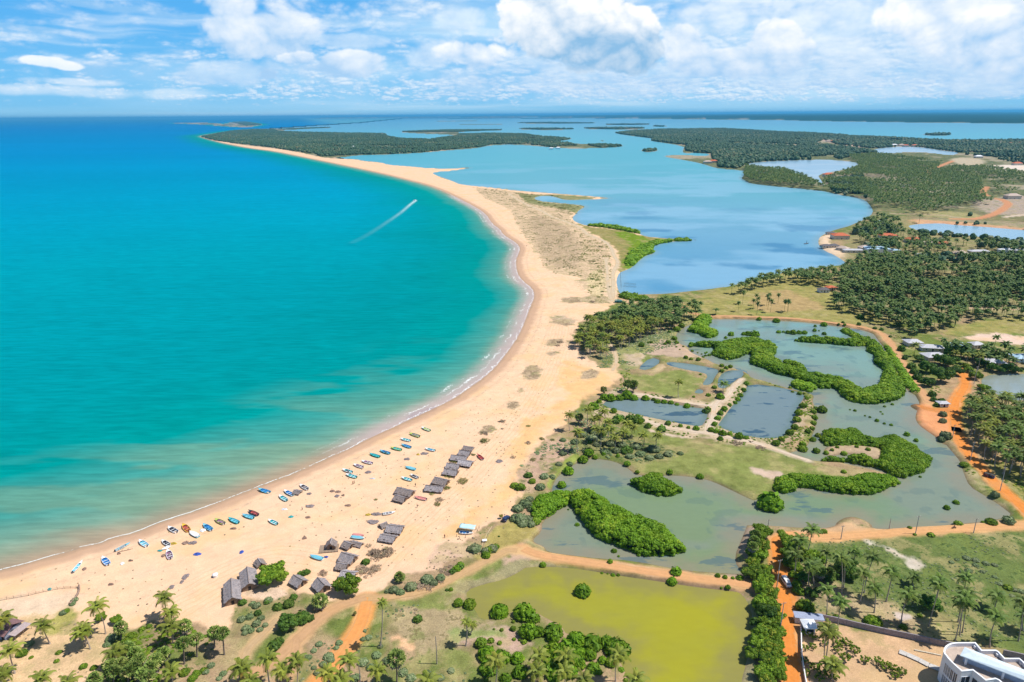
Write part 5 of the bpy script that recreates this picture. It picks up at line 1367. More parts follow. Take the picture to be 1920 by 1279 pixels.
PALMS += grove('I 1440,940 1560,890 1700,900 1920,910 2060,930 2300,1279 G 2100,480 1920,440 1780,385 1640,360 1560,320 1490,230 1455,120', 8, 5.5, 1, 'coconut palm in the dense dark grove at the right edge', 'coconut palms in the right edge grove', (7, 12), 1.0, (22, .30), seed=3)
PALMS += grove('I 1060,540 1090,580 1130,560 1100,520', 6, 9, 1, 'coconut palm beside the grey roofed village houses', 'village coconut palms', (6, 9), 0.9, seed=4)
PALMS += grove('I 1300,480 1440,470 1600,480 1700,470 1920,520 2100,560 2100,700 1900,690 1700,670 1500,650 1350,600', 8, 9, 1, 'coconut palm beside the grey roofed village houses', 'village coconut palms', (8, 11), 1.0, (25, .42), seed=5)
EXTRA = grove('K 60,862 200,820 270,795 430,765 560,745 740,735 760,790 700,830 560,800 430,800 270,830 150,862', 8, 6.5, 1, 'coconut palm in the line along the lagoon shore', 'shore line palms', (8, 11), 0.95, seed=6)
EXTRA += grove('H 1180,140 1500,130 1800,130 1900,200 1800,240 1500,230 1350,230 1180,230', 8, 12, 1, 'thin coconut palm scattered over the northern field', 'field palms', (8, 11), 0.7, (30, .45), seed=7)
EXTRA += grove('I 500,120 560,60 700,20 900,0 1920,-20 2400,0 2400,230 1900,280 1700,240 1560,300 1500,200 1400,330 1180,360 1040,420 900,400 960,280 860,310 700,220 480,190', 8, 5.9, 1, 'coconut palm in the great grove north of the village', 'great grove palms', (6, 13), 0.95, (26, .385), seed=8)
EXTRA += grove('K 790,720 900,660 1000,640 1200,650 1500,660 1920,650 2400,660 2400,880 1920,870 1500,870 1200,860 950,880 740,860', 9, 6.2, 1, 'coconut palm in the great grove north of the village', 'great grove palms', (6, 13), 1.0, (40, .40), seed=9)
EXTRA += grove('K 860,480 1000,405 1130,425 1160,500 1280,525 1400,560 1600,560 1920,590 2400,630 2400,660 1920,650 1500,650 1200,640 1050,660 960,640 950,560 860,540', 9, 8.5, 1, 'palm in the shore village wood', 'shore village palms', (8, 12), 1.0, (45, .40), seed=10)
ALLP = PALMS + EXTRA
ALLP.sort(key=lambda p: math.hypot(p[0], p[1]))
def inframe(p):
    u, v = proj(np.array(p[0]), np.array(p[1]), np.array(p[2] * 0.8))
    return -60 < u < 1980 and v < 1400
vis = [p for p in ALLP if inframe(p)]
ind = vis[:300]; rest = vis[300:]
GZ = gz([p[0] for p in ind], [p[1] for p in ind])
keep_ = GZ > 0.3
def put_palm(p, z, i):
    x, y, h, dx, cs, dark, label, group = p
    r = link('coconut_palm', None, loc=(x, y, float(z))); tagp(r, label, 'palm tree', group or None)
    k = i % 3
    t = link('trunk', TR[k], r); L = math.hypot(h, dx); s = random.uniform(.85, 1.1)
    t.rotation_euler = (0, math.atan2(dx, h), 0); t.scale = (s, s, L / 12.0)
    c = link('crown', CROWNS[(4 if dark else 0) + (i * 7) % 4], r, loc=(dx, 0, h + 0.05), rz=random.uniform(0, 6.28))
    q = cs * random.uniform(.92, 1.08); c.scale = (q, q, q)
    if math.hypot(x, y) < 330 and cs > .8: link('coconuts', NUTS[i % 2], r, loc=(dx, 0, h))
nidx = 0
for p, z, kk in zip(ind, GZ, keep_):
    if kk: put_palm(p, z, nidx); nidx += 1
# the 300 nearest are trees of their own above; the countless rest of the palm woods is one mass
def lodpalm(seed, nf, nseg, trunk=True):
    v, f, t = crown(seed, nf, 3.8, 1, nseg)
    parts = [(v + (0, 0, 10), f)]
    if trunk: parts.append(tube([(0, 0, 0), (0, 0, 10)], [0.2, 0.14], 3))
    V, F = merge(parts); return V, F[0] if len(F) == 1 else np.concatenate(F)
LP1 = [lodpalm(70 + k, 15, 6) for k in range(4)]
LP2 = [lodpalm(80 + k, 9, 4, False) for k in range(4)]
def far_groves():
    rg = np.random.default_rng(3)
    A1 = np.array([(p[0], p[1], p[2], p[4]) for p in rest])
    V1 = []
    woods = [('M 1150,262 1290,255 1500,283 1560,290 1530,330 1600,312 1750,312 1920,340 2300,380 2300,400 1920,372 1730,368 1740,440 1780,465 1700,472 1500,510 1400,505 1262,500 1245,475 1200,450 1100,432 1040,415 1035,370 1100,340 1195,312 1165,285', 8.5, .30),
             ('M 692,310 860,322 940,350 1010,382 1045,412 900,405 750,390 700,375 680,355', 7.5, .2),
             ('M 1770,385 1920,380 2300,400 2300,460 1920,440 1800,425', 11, .45),
             ('M 1370,535 1500,520 1640,545 1760,560 1920,535 2100,560 1920,575 1600,560 1420,560', 14, .5)]
    P2 = []
    for t, sp, th in woods:
        X, Y = fill(W(S(t), 6), sp, rg)
        k = (fbm(X, Y, 90, 13, 4) > th + .06) & (fbm(X, Y, 25, 17, 3) > .34)
        P2.append(np.stack([X[k], Y[k]], 1))
    P2 = np.concatenate(P2)
    z = gz(A1[:, 0], A1[:, 1]); k = z > 0.4; A1 = A1[k]
    v, f, t = scatter(LP1, np.stack([A1[:, 0], A1[:, 1], np.full(len(A1), 1.2)], 1), np.stack([A1[:, 3], A1[:, 3], A1[:, 2] / 10.], 1), rg, rg.uniform(0, .9, len(A1)))
    z = gz(P2[:, 0], P2[:, 1]); P2 = P2[z > 0.4]
    s = rg.uniform(.95, 1.3, len(P2))
    near = np.hypot(P2[:, 0], P2[:, 1]) < 1250
    out = [(v, f, t)]
    for m_, tmp in ((near, LP1), (~near, LP2)):
        v, f, t = scatter(tmp, np.stack([P2[m_, 0], P2[m_, 1], np.full(m_.sum(), 1.2)], 1), np.stack([s[m_], s[m_], s[m_] * rg.uniform(.75, 1.1, m_.sum())], 1), rg, rg.uniform(0, .9, m_.sum()))
        out.append((v, f, t))
    off = 0; Vs, Fs, Ts = [], [], []
    for v, f, t in out: Vs.append(v); Fs.append(f + off); Ts.append(t); off += len(v)
    me = np_mesh('palm_woods', np.concatenate(Vs), np.concatenate(Fs), [PFAR]); fattr(me, 'tint', np.concatenate(Ts))
    o = link('palm_woods', me); tagp(o, 'countless coconut palms of the woods north and east of the lagoons', 'palm trees', None, 'stuff')
    print('palms', len(ind), len(rest), len(P2), 'faces', len(me.polygons))
far_groves()

# far mixed woodland, undergrowth and dune tufts
FARW = foliage_mat('distant_woodland', (0.020, 0.062, 0.032), (0.060, 0.120, 0.048), (0.14, 0.16, 0.08), trans=0)
def woodland():
    rg = np.random.default_rng(8)
    areas = [('L 182,184 260,168 330,156 420,150 510,150 530,158 640,163 850,167 1010,169 1020,180 1080,192 1200,195 1330,180 1345,171 1500,168 1640,171 1700,180 1850,191 1780,206 1830,210 1880,222 1780,230 1640,216 1500,216 1440,228 1290,241 1200,250 1060,258 860,264 720,272 690,258 600,246 480,228 330,212 250,200', 12, .44, 5.0, CL_FAR),
             ('L 530,150 660,144 800,141 690,146 600,150', 16, .1, 6.0, CL_FAR), ('L 1070,161 1180,157 1300,153 1540,152 1440,157 1340,161', 16, .1, 6.0, CL_FAR),
             ('M 122,162 200,153 340,146 600,143 700,149 860,159 960,161 1090,169 1200,178 1300,181 1450,189 1600,196 1920,194 2400,192 2500,262 1920,266 1700,262 1620,250 1560,238 1450,221 1250,228 1100,212 1040,190 1000,206 1100,222 1250,240 1300,247 1200,252 1120,275 1050,280 850,283 690,299 665,318 580,310 545,262 545,250 480,248 430,238 440,215 310,200 275,194', 15, .33, 6.0, CL_FAR),
             ('M 2,214 60,213 150,216 155,220 60,226', 12, .1, 5.0, CL_FAR), ('M 242,239 300,233 312,240 250,245', 12, .0, 5.0, CL_FAR),
             ('M 1470,170 1580,167 1600,170 1500,173', 18, .0, 8.0, CL_FAR), ('L 325,118 380,116 440,125 455,130 390,133', 20, .2, 8.0, CL_FAR),
             ('M 70,125 180,124 284,124 180,127', 25, .0, 9.0, CL_VFAR), ('M 282,132 355,133 320,135', 20, .0, 8.0, CL_VFAR),
             ('M -10,142 120,140 255,141 120,146', 22, .0, 9.0, CL_VFAR), ('L 1610,121 1750,119 1960,122 1800,124', 25, .0, 9.0, CL_VFAR), ('L 1610,148 1750,147 1880,149 1700,151', 22, .0, 9.0, CL_VFAR),
             ('K 1110,395 1400,385 1640,400 1500,425 1200,420', 11, .5, 3.0, CL_FAR), ('K 1150,430 1500,440 1700,455 1600,470 1250,455', 12, .5, 2.5, CL_FAR),
             ('K 1260,500 1600,540 1920,575 2300,625 2300,650 1920,620 1500,590 1250,560', 9, .35, 3.6, CL_FAR),
             ('K 860,480 1000,410 1130,440 1160,560 1060,640 950,640 860,560', 9, .45, 3.6, CL_FAR),
             ('K 1000,640 1300,640 1500,660 1920,640 2300,660 2300,760 1920,700 1400,700 1100,720', 11, .52, 3.4, CL_FAR),
             ('K 1700,30 1920,20 2300,60 2300,100 1920,90 1760,60', 20, .5, 4.0, CL_FAR),
             ('K 690,190 900,160 1000,240 940,300 860,290 740,265', 9, .4, 3.8, CL_FAR)]
    Vs, Fs, Ts = [], [], []; off = 0
    for t, sp, th, s, tmp in areas:
        X, Y = fill(W(S(t), 3), sp, rg)
        k = fbm(X, Y, 160 if sp > 12 else 50, 19, 4) > th; X, Y = X[k], Y[k]
        if len(X) == 0: continue
        ok = gz(X, Y) > 0.3; X, Y = X[ok], Y[ok]
        sc = s * rg.uniform(.6, 1.25, len(X))
        v, f, tt = scatter(tmp, np.stack([X, Y, 1.2 + sc * .75], 1), np.stack([sc, sc, sc * rg.uniform(.7, 1.15, len(X))], 1), rg, np.clip(fbm(X, Y, 220, 29, 3) + rg.uniform(-.4, .4, len(X)), 0, 1))
        Vs.append(v); Fs.append(f + off); Ts.append(tt); off += len(v)
    me = np_mesh('far_woodland', np.concatenate(Vs), np.concatenate(Fs), [FARW]); fattr(me, 'tint', np.concatenate(Ts))
    o = link('far_woodland', me); tagp(o, 'dark evergreen woodland covering the far peninsulas and islets', 'woodland', None, 'stuff')
    print('woodland faces', len(me.polygons))
woodland()

def undergrowth(txts, sp, th, rs, kind, name, label, nsc=14, cat='ground plants', zs=.4):
    rg = np.random.default_rng(int(sp * 10)); P = []; Sx = []
    for t in txts:
        X, Y = fill(W(S(t), 1.2), sp, rg)
        k = fbm(X, Y, nsc, 37, 4) > th + rg.uniform(-.06, .06, len(X)); X, Y = X[k], Y[k]
        g = gz(X, Y); ok = g > 0.45; X, Y, g = X[ok], Y[ok], g[ok]
        rd = np.full(len(X), 99.)
        for n, l, w, c in RL[:17]: rd = np.minimum(rd, linesd(l, X, Y, 8.) - w * .5)
        ok = rd > 0.8; X, Y, g = X[ok], Y[ok], g[ok]
        P.append(np.stack([X, Y, g + 0.1], 1)); Sx.append(rg.uniform(*rs, len(X)))
    P = np.concatenate(P); s = np.concatenate(Sx)
    me = leafmesh(name, P, np.stack([s, s, s * zs], 1), FM[kind], rg, CL_LO)
    o = link(name, me); tagp(o, label, cat, None, 'stuff'); print(name, len(P))
undergrowth(['B 700,1040 1000,960 1100,980 1200,860 1400,700 1900,700 1920,1279 C 0,900 180,1100 100,1400 B 900,1500 600,1300', 'B 220,780 500,640 700,640 840,780 600,1020 450,1080 250,920',
             'D 600,170 900,150 1920,120 2300,120 2300,900 1920,840 1500,740 1200,680 900,610 620,560'], 2.1, .56, (.2, .5), 'g', 'field_scrub', 'low scrub tufts scattered over the near grassland')
undergrowth(['F 30,480 150,380 250,260 350,200 420,60 560,20 760,40 950,230 1200,330 1280,380 1000,420 640,380 500,420 300,500 200,600 40,600', 'H 480,520 700,440 900,380 1030,330 1000,420 940,500 700,570 560,700 440,640',
             'H 250,980 480,820 640,860 660,1100 300,1050', 'H 130,430 250,600 330,680 440,690 480,640 380,500 200,480', 'H 500,480 700,380 900,340 1000,300 1050,320 850,430 650,520'], 2.0, .50, (.35, 1.0), 'g', 'bank_scrub', 'grey green scrub covering the banks beside the beach')
undergrowth(['H 250,980 480,820 640,860 1200,950 1430,780 1900,860 1920,980 1800,1250 1500,1279 1000,1200 640,1100 300,1050', 'H 440,540 560,640 560,760 620,860 480,820 500,740', 'I 0,790 300,870 350,900 420,1240 200,1279 0,1279',
             'I 800,360 900,420 1000,500 1200,800 1260,980 1340,980 1300,860 1200,700 1050,480 900,380', 'G 1500,430 1560,450 1700,600 1800,720 1700,700 1560,570', 'G 1640,380 1920,380 2200,480 2200,880 1920,640 1740,500'], 2.0, .50, (.3, .9), 'b', 'bund_scrub', 'bright low scrub on the pond banks and verges')
undergrowth(['J 850,600 1080,690 1140,750 1150,900 1120,1060 1080,1130 960,1070 970,930 1050,900 900,820 960,700', 'J 880,1120 1000,1090 1150,1120 1130,1165 960,1150', 'J 400,320 700,340 900,420 850,500 700,430 500,380', 'J 560,400 800,420 900,430 850,480 800,460'], 3.0, .58, (.5, 1.3), 's', 'dune_scrub', 'olive tufts scattered over the dunes of the spit', 12)
undergrowth(['J 100,285 430,320 620,345 900,460 860,560 1000,640 1150,820 1120,1060 950,960 650,920 600,800 520,690 440,580 390,450 200,370'], 3.4, .57, (.35, 1.2), 's', 'dune_grass', 'dry brown grass tufts over the dunes of the spit', 9, zs=.3)
undergrowth(['A 0,500 700,300 1300,100 1920,60 1920,900 1000,800 600,600', 'E 100,700 500,520 1000,260 1500,60 1900,0 1900,900 1500,1000 900,1279 200,1279', 'P 860,780 1000,600 1080,560 1100,700 1040,800 960,900'], 5.0, .50, (.10, .38), 'p', 'beach_litter', 'small twigs and dry weed littering the beach sand', 16, zs=.3, cat='litter')
undergrowth(['A 650,1300 780,1130 820,930 1000,900 1250,830 1700,900 1740,1060 1500,1100 1640,1279 1500,1400 900,1400'], 1.9, .46, (.4, 1.1), 'b', 'grove_undergrowth', 'green undergrowth below the palmyra grove')
undergrowth(['A 100,850 600,830 800,1000 640,1290 -200,1290 -100,900', 'B 1300,760 1500,700 1900,720 1700,1080 1450,1040', 'C 0,200 200,180 250,300 0,420 -200,460 Q 800,900 1300,700'], 2.4, .60, (.2, .45), 'p', 'dry_scrub', 'dry brown tufts on the sandy ground behind the beach')

# ---------------------------------------------------------------- palmyra palms
PMY = foliage_mat('palmyra_fans', (0.10, 0.19, 0.03), (0.30, 0.38, 0.09), (0.48, 0.42, 0.16), trans=0.1)
PMYD = foliage_mat('dead_palmyra_fans', (0.25, 0.20, 0.16), (0.38, 0.32, 0.27), trans=0)
def fanball(seed, n, dead=False):
    rg = np.random.default_rng(seed); V = []; F = []; T = []
    for k in range(n):
        if dead: d = rand_dirs(1, rg, 0)[0]; d[2] = -abs(d[2]) * 1.2 - .3; d /= np.linalg.norm(d)
        else: d = rand_dirs(1, rg, 0.72)[0]
        c = d * (.85 if not dead else .8)
        u = np.cross(d, rg.normal(0, 1, 3)); u /= np.linalg.norm(u); w = np.cross(d, u)
        m = 9; b = len(V); V.append(c); tt = rg.uniform(0, .95)
        for j in range(m * 2 + 1):
            a = -2.0 + 4.0 * j / (m * 2); r = (0.98 if j % 2 == 0 else 0.62) * rg.uniform(.85, 1.1)
            V.append(c + (d * math.cos(a) * .9 + u * math.sin(a)) * r + w * abs(math.sin(a)) * .35 * (1 if k % 2 else -1) - np.array([0, 0, 0.22 * r]))
        for j in range(m * 2): F.append((b, b + 1 + j, b + 2 + j))
        T += [tt] * (m * 2 + 2)
    me = np_mesh('crown' if not dead else 'dead_skirt', np.array(V), np.array(F), [PMYD if dead else PMY]); fattr(me, 'tint', np.array(T)); return me
FB = [fanball(k, 48) for k in range(3)]; FD = [fanball(10 + k, 12, True) for k in range(2)]
v_, f_ = tube([(0, 0, 0), (0, 0, .5), (0.05, 0, 5), (0, 0, 10)], [.36, .26, .22, .2], 8)
PT = np_mesh('trunk', v_, f_, [simple('palmyra_bark', (0.16, 0.13, 0.11), .95, .3, 3)], True)
def palmyra(txt, label, group, cs=1.0, skirt=False):
    cs = cs * 1.45
    l = 'P'; k = 0
    for tok in txt.split():
        if tok.isalpha(): l = tok; continue
        cx, cy, bx, by = [float(q) for q in tok.split(',')]
        x, y, h, dx = palm_xy(l, cx, cy, bx, by); h = min(max(h, 2.0), 14)
        z = float(gz(x, y)[0])
        r = link('palmyra_palm', None, loc=(x, y, z)); tagp(r, label, 'palm tree', group)
        t = link('trunk', PT, r); t.rotation_euler = (0, math.atan2(dx, h), 0); t.scale = (1, 1, h / 10)
        c = link('crown', FB[k % 3], r, loc=(dx, 0, h), rz=random.uniform(0, 6)); c.scale = (cs,) * 3
        if skirt or k % 3 == 0:
            d = link('dead_skirt', FD[k % 2], r, loc=(dx, 0, h - .4), rz=random.uniform(0, 6)); d.scale = (cs,) * 3
        k += 1
palmyra('A 1380,850,1385,930 1370,985,1380,1140 1470,955,1475,1085 1605,900,1605,1020 1665,910,1680,1070 905,865,905,960 950,1020,950,1110 1170,1105,1185,1200 900,1140,900,1230 1040,1110,1040,1200 850,1200,850,1290 960,1200,960,1290 1070,1215,1070,1300 1000,1160,1000,1250 710,1250,710,1340 1130,1160,1130,1250 830,1150,830,1240 1110,1240,1110,1320 1220,1060,1220,1150 1010,1060,1010,1140', 'palmyra palm with a ball of fan leaves in the lower left grove', 'palmyra palms in the lower left grove')
palmyra('B 1450,1095,1455,1276', 'dark round crowned palmyra palm standing alone on the bottom grass', None, 1.25)
palmyra('B 875,665,878,720', 'low spiky young palmyra beside the thatched hut', None, 1.25)
palmyra('F 500,85,495,140', 'palmyra palm with dead leaf skirt at the edge of the beach sand', None, 1.05, True)
palmyra('H 590,800,585,860 545,800,540,860', 'dark palmyra clump at the beach edge by the small meadow', 'palmyra clump by the meadow', 1.3)
palmyra('D 740,345,740,400 790,350,790,400 355,165,355,230 345,200,345,270 360,130,360,200 B 1475,490,1475,520', 'short palmyra palm with grey green fans by the roadside trees', 'roadside palmyra palms', .9)

# ================================================================ mesh-code helpers for built things
def box(x0, x1, y0, y1, z0, z1):
    v = np.array([(x0, y0, z0), (x1, y0, z0), (x1, y1, z0), (x0, y1, z0), (x0, y0, z1), (x1, y0, z1), (x1, y1, z1), (x0, y1, z1)], float)
    f = np.array([(0, 3, 2, 1), (4, 5, 6, 7), (0, 1, 5, 4), (1, 2, 6, 5), (2, 3, 7, 6), (3, 0, 4, 7)])
    return v, f
def pm(name, parts, m, parent=None, smooth_=False, bevel=0.0, loc=None):
    V, F = merge(parts)
    me = np_mesh(name, V, F, [m], smooth_)
    o = link(name, me, parent, loc)
    if bevel:
        b = o.modifiers.new('bevel', 'BEVEL'); b.width = bevel; b.segments = 2; b.limit_method = 'ANGLE'
    return o
def thing(nm, x, y, z, rz, label, cat, group=None):
    r = link(nm, None, loc=(x, y, z), rz=rz); tagp(r, label, cat, group); return r
def zat(x, y): return float(max(0.05, gz(x, y)[0]))

# ---------------------------------------------------------------- thatched huts
def thatch_mat(name, c):
    m, nt, b = mat(name)
    pos = N(nt, 'ShaderNodeTexCoord').outputs['Object']
    mp = N(nt, 'ShaderNodeMapping'); nt.links.new(pos, mp.inputs[0]); mp.inputs['Scale'].default_value = (1.6, 0.5, 0.5)
    n = NOI(nt, mp.outputs[0], 2.2, 6, 0.75); n2 = NOI(nt, pos, 0.8, 3)
    cc = MIX(nt, RNG(nt, n, 0.36, 0.64), tuple(q * .5 for q in c), tuple(q * 1.25 for q in c))
    cc = MIX(nt, MA(nt, 'MULTIPLY', RNG(nt, n2, .5, .7), .4), cc, (c[0] * 1.2, c[1] * 1.0, c[2] * .8))
    nt.links.new(cc, b.inputs['Base Color']); b.inputs['Roughness'].default_value = .95
    b.inputs['Specular IOR Level'].default_value = .1
    bp = N(nt, 'ShaderNodeBump'); bp.inputs['Strength'].default_value = .9; bp.inputs['Distance'].default_value = .15
    nt.links.new(n, bp.inputs['Height']); nt.links.new(bp.outputs[0], b.inputs['Normal'])
    return m
THA = [thatch_mat('grey_thatch', (.31, .28, .29)), thatch_mat('brown_thatch', (.26, .22, .21)), thatch_mat('pale_thatch', (.40, .37, .39))]
WALLM = simple('woven_palm_wall', (.28, .19, .13), .95, .35, 6); WOOD = simple('weathered_wood', (.30, .22, .16), .9, .3, 4)
DARK = simple('dark_opening', (.03, .025, .025), .9)
def hut(l, a, b_, w, hr=3.4, hw=1.9, tm=0, label='', walls=True, over=.55, group='thatched huts on the beach', lean=0.0):
    """a, b: the two ends of the ridge as seen in the photo; w: width in metres"""
    ox, oy, s = CR[l]
    pa, pb = W([(a[0] / s + ox, a[1] / s + oy), (b_[0] / s + ox, b_[1] / s + oy)], BASE + hr)
    c = (pa + pb) / 2; d = pb - pa; L = float(np.hypot(*d)); rz = math.atan2(d[1], d[0])
    r = thing('thatched_hut', c[0], c[1], zat(c[0], c[1]), rz, label, 'hut', group)
    rg = np.random.default_rng(int(abs(a[0] * 7 + a[1])))
    # roof: two sagging shaggy slopes with thickness
    V = []; nx, ny = 14, 8; ez = hw - .35
    for lay in (0, 1):
        for i in range(nx + 1):
            x = (i / nx - .5) * (L + .5)
            for j in range(ny + 1):
                t = abs(j / ny * 2 - 1); y = (j / ny * 2 - 1) * (w / 2 + over)
                z = hr - (hr - ez) * t ** .92 - .16 * math.cos((i / nx - .5) * 3.1) * (1 - t) + rg.normal(0, .035)
                e = 1 if (i in (0, nx)) else 0
                V.append((x + (rg.normal(0, .10) if e else 0), y + (rg.normal(0, .10) if t > .95 else 0) + lean * (1 - t), z - lay * .22))
    F = []; st = (nx + 1) * (ny + 1)
    for i in range(nx):
        for j in range(ny):
            q = i * (ny + 1) + j
            F.append((q, q + ny + 1, q + ny + 2, q + 1)); F.append((st + q, st + q + 1, st + q + ny + 2, st + q + ny + 1))
    for i in range(nx):
        for j in (0, ny):
            q = i * (ny + 1) + j; F.append((q, st + q, st + q + ny + 1, q + ny + 1))
    for j in range(ny):
        for i in (0, nx):
            q = i * (ny + 1) + j; F.append((q, q + 1, st + q + 1, st + q))
    me = np_mesh('roof', np.array(V), np.array(F), [THA[tm]]); link('roof', me, r)
    pm('ridge_cap', [tube([(-L / 2 - .2, lean, hr - .02), (0, lean, hr - .17), (L / 2 + .2, lean, hr - .02)], [.16, .17, .16], 6)], THA[(tm + 1) % 3], r)
    hl = L / 2 - .25; hb = w / 2
    if walls:
        zt = hw - .05
        V = [(-hl, -hb, 0), (hl, -hb, 0), (hl, hb, 0), (-hl, hb, 0), (-hl, -hb, zt), (hl, -hb, zt), (hl, hb, zt), (-hl, hb, zt), (-hl, lean, hr - .45), (hl, lean, hr - .45)]
        me = np_mesh('wall', np.array(V), [np.array([(0, 1, 5, 4), (2, 3, 7, 6)]), np.array([(1, 2, 6, 9, 5), (3, 0, 4, 8, 7)])], [WALLM]); link('wall', me, r)
        pm('door', [box(hl - .02, hl + .05, -.45, .45, 0, 1.65)], DARK, r)
        pm('door', [box(-hl * .4, -hl * .4 + .9, -hb - .05, -hb + .02, 0, 1.5)], DARK, r)
    for sx in (-1, 0, 1):
        for sy in (-1, 1):
            pm('post', [tube([(sx * hl, sy * (hb + .25), -.1), (sx * hl, sy * (hb + .25), hw - .25)], [.07, .06], 5)], WOOD, r)
    return r
hut('R', (315, 385), (325, 590), 4.6, 3.6, 2.0, 0, 'longest thatched hut, leftmost, its gable end facing the viewer')
hut('R', (495, 255), (515, 430), 4.8, 3.6, 2.0, 0, 'wide grey thatched hut between the longest hut and the big green tree')
hut('R', (620, 160), (655, 210), 2.6, 2.2, 1.3, 1, 'tiny thatched shelter behind the big green tree')
hut('R', (1020, 345), (1115, 400), 4.0, 3.0, 1.6, 0, 'small thatched hut with a yellow bundle at its gable, right of the big green tree')
hut('R', (1290, 375), (1365, 455), 4.4, 3.4, 1.8, 0, 'steep grey thatched hut with a dark doorway behind the spiky young palmyra')
hut('R', (1555, 300), (1710, 320), 4.2, 2.8, 1.7, 2, 'pale flat thatched roof half hidden by the round green tree', False)
hut('R', (1510, 205), (1620, 225), 3.4, 2.4, 1.4, 1, 'low dark thatched hut squeezed between two larger roofs')
hut('R', (1560, 90), (1700, 130), 4.6, 3.2, 1.7, 0, 'large thatched hut with a pale sheet at its right end')
hut('B', (965, 195), (955, 232), 3.2, 3.4, 2.0, 1, 'small steep thatched hut on a fenced wooden deck')
hut('B', (1060, 215), (1110, 235), 3.6, 2.4, 1.4, 1, 'dark thatched hut right of the hut on the wooden deck')
hut('B', (1335, 165), (1440, 182), 4.2, 2.2, 1.3, 0, 'low thatched hut with a light patch in the middle of its roof')
hut('B', (1385, 95), (1495, 108), 4.8, 2.6, 1.5, 0, 'thatched hut beside a collapsed lean-to, nearest the white boat')
hut('B', (1330, 90), (1375, 72), 2.6, 1.8, .9, 1, 'collapsed thatched lean-to leaning on its neighbour hut', False)
hut('E', (975, 612), (1090, 640), 4.2, 2.6, 1.5, 1, 'brown thatched hut, rear one of the pair beside the red flat boat')
hut('E', (960, 668), (1035, 688), 3.6, 2.4, 1.4, 1, 'brown thatched hut, front one of the pair beside the red flat boat')
hut('E', (1190, 597), (1318, 608), 4.0, 2.4, 1.4, 0, 'long thatched hut with a dark bush at its right end')
hut('E', (1258, 535), (1350, 558), 4.6, 2.8, 1.5, 1, 'broad brown thatched hut just above the long low hut')
hut('E', (1330, 475), (1425, 490), 4.2, 2.4, 1.4, 0, 'thatched hut at the lower end of the crowded row of five')
hut('E', (1350, 430), (1440, 442), 4.2, 2.4, 1.4, 0, 'thatched hut second from the lower end of the crowded row')
hut('E', (1440, 405), (1535, 420), 4.6, 2.5, 1.5, 2, 'thatched hut at the right of the crowded row with bushes in front')
hut('E', (1385, 370), (1495, 382), 4.2, 2.4, 1.4, 0, 'thatched hut in the middle of the crowded row')
hut('E', (1445, 333), (1520, 345), 3.8, 2.4, 1.4, 0, 'thatched hut second from the top of the crowded row')
hut('E', (1475, 302), (1545, 312), 3.0, 1.9, 1.1, 1, 'half bare thatched frame at the top end of the crowded row', False)
hut('E', (205, 632), (250, 640), 2.6, 1.6, 1.1, 1, 'small dark shelter between two boats near the water', False)
hut('B', (1110, 215), (1190, 235), 2.2, 1.4, .9, 1, 'low drying frame below the red and blue boats', False)
# deck rails of the hut on the deck
r = thing('wooden_deck', *w1('B', 945, 285), BASE, R(8), 'rickety wooden deck railing around the small steep hut', 'deck')
pm('floor', [box(-3.6, 3.6, -1.9, 3.2, .18, .28)], WOOD, r)
for k in range(7): pm('post', [tube([(-3.6 + 1.2 * k, -1.9, 0), (-3.6 + 1.2 * k, -1.9, 1.0)], [.06, .05], 5)], WOOD, r)
pm('rail', [tube([(-3.6, -1.9, .95), (0, -1.95, .9), (3.6, -1.9, .97)], [.05, .05, .05], 5)], WOOD, r)
# brown house at the left edge
x, y = w1('A', 60, 905)
r = thing('beach_shed', x, y, BASE, R(-14), 'brown roofed shed with an open porch at the left edge', 'shed')
BRF = simple('brown_roof_sheet', (.22, .12, .12), .7, .2, 2); BLW = simple('bluish_wall', (.25, .28, .38), .8, .15, 3)
pm('wall', [box(-4, 2.5, -3, 3, 0, 2.4)], BLW, r)
V = [(-4.6, -3.8, 2.2), (3.2, -3.8, 2.2), (3.2, 3.8, 2.2), (-4.6, 3.8, 2.2), (-4.6, 0, 4.0), (3.2, 0, 4.0)]
V2 = V + [(a, b, c - .12) for a, b, c in V]
me = np_mesh('roof', np.array(V2), np.array([(0, 1, 5, 4), (2, 3, 4, 5), (6, 10, 11, 7), (8, 11, 10, 9), (0, 6, 7, 1), (2, 8, 9, 3), (0, 4, 10, 6), (4, 3, 9, 10), (1, 7, 11, 5), (5, 11, 8, 2)]), [BRF]); link('roof', me, r)
pm('porch_roof', [box(3.3, 6.2, -2.6, 3.4, 2.0, 2.1)], simple('porch_roof_sheet', (.42, .34, .34), .7, .2, 3), r)
for sy in (-2.5, .4, 3.2): pm('post', [tube([(6.0, sy, 0), (6.0, sy, 2.0)], [.08, .07], 5)], WOOD, r)
pm('window', [box(-1.5, .2, -3.06, -2.99, .9, 1.8)], DARK, r); pm('door', [box(1.0, 1.9, -3.06, -2.99, 0, 1.9)], DARK, r)
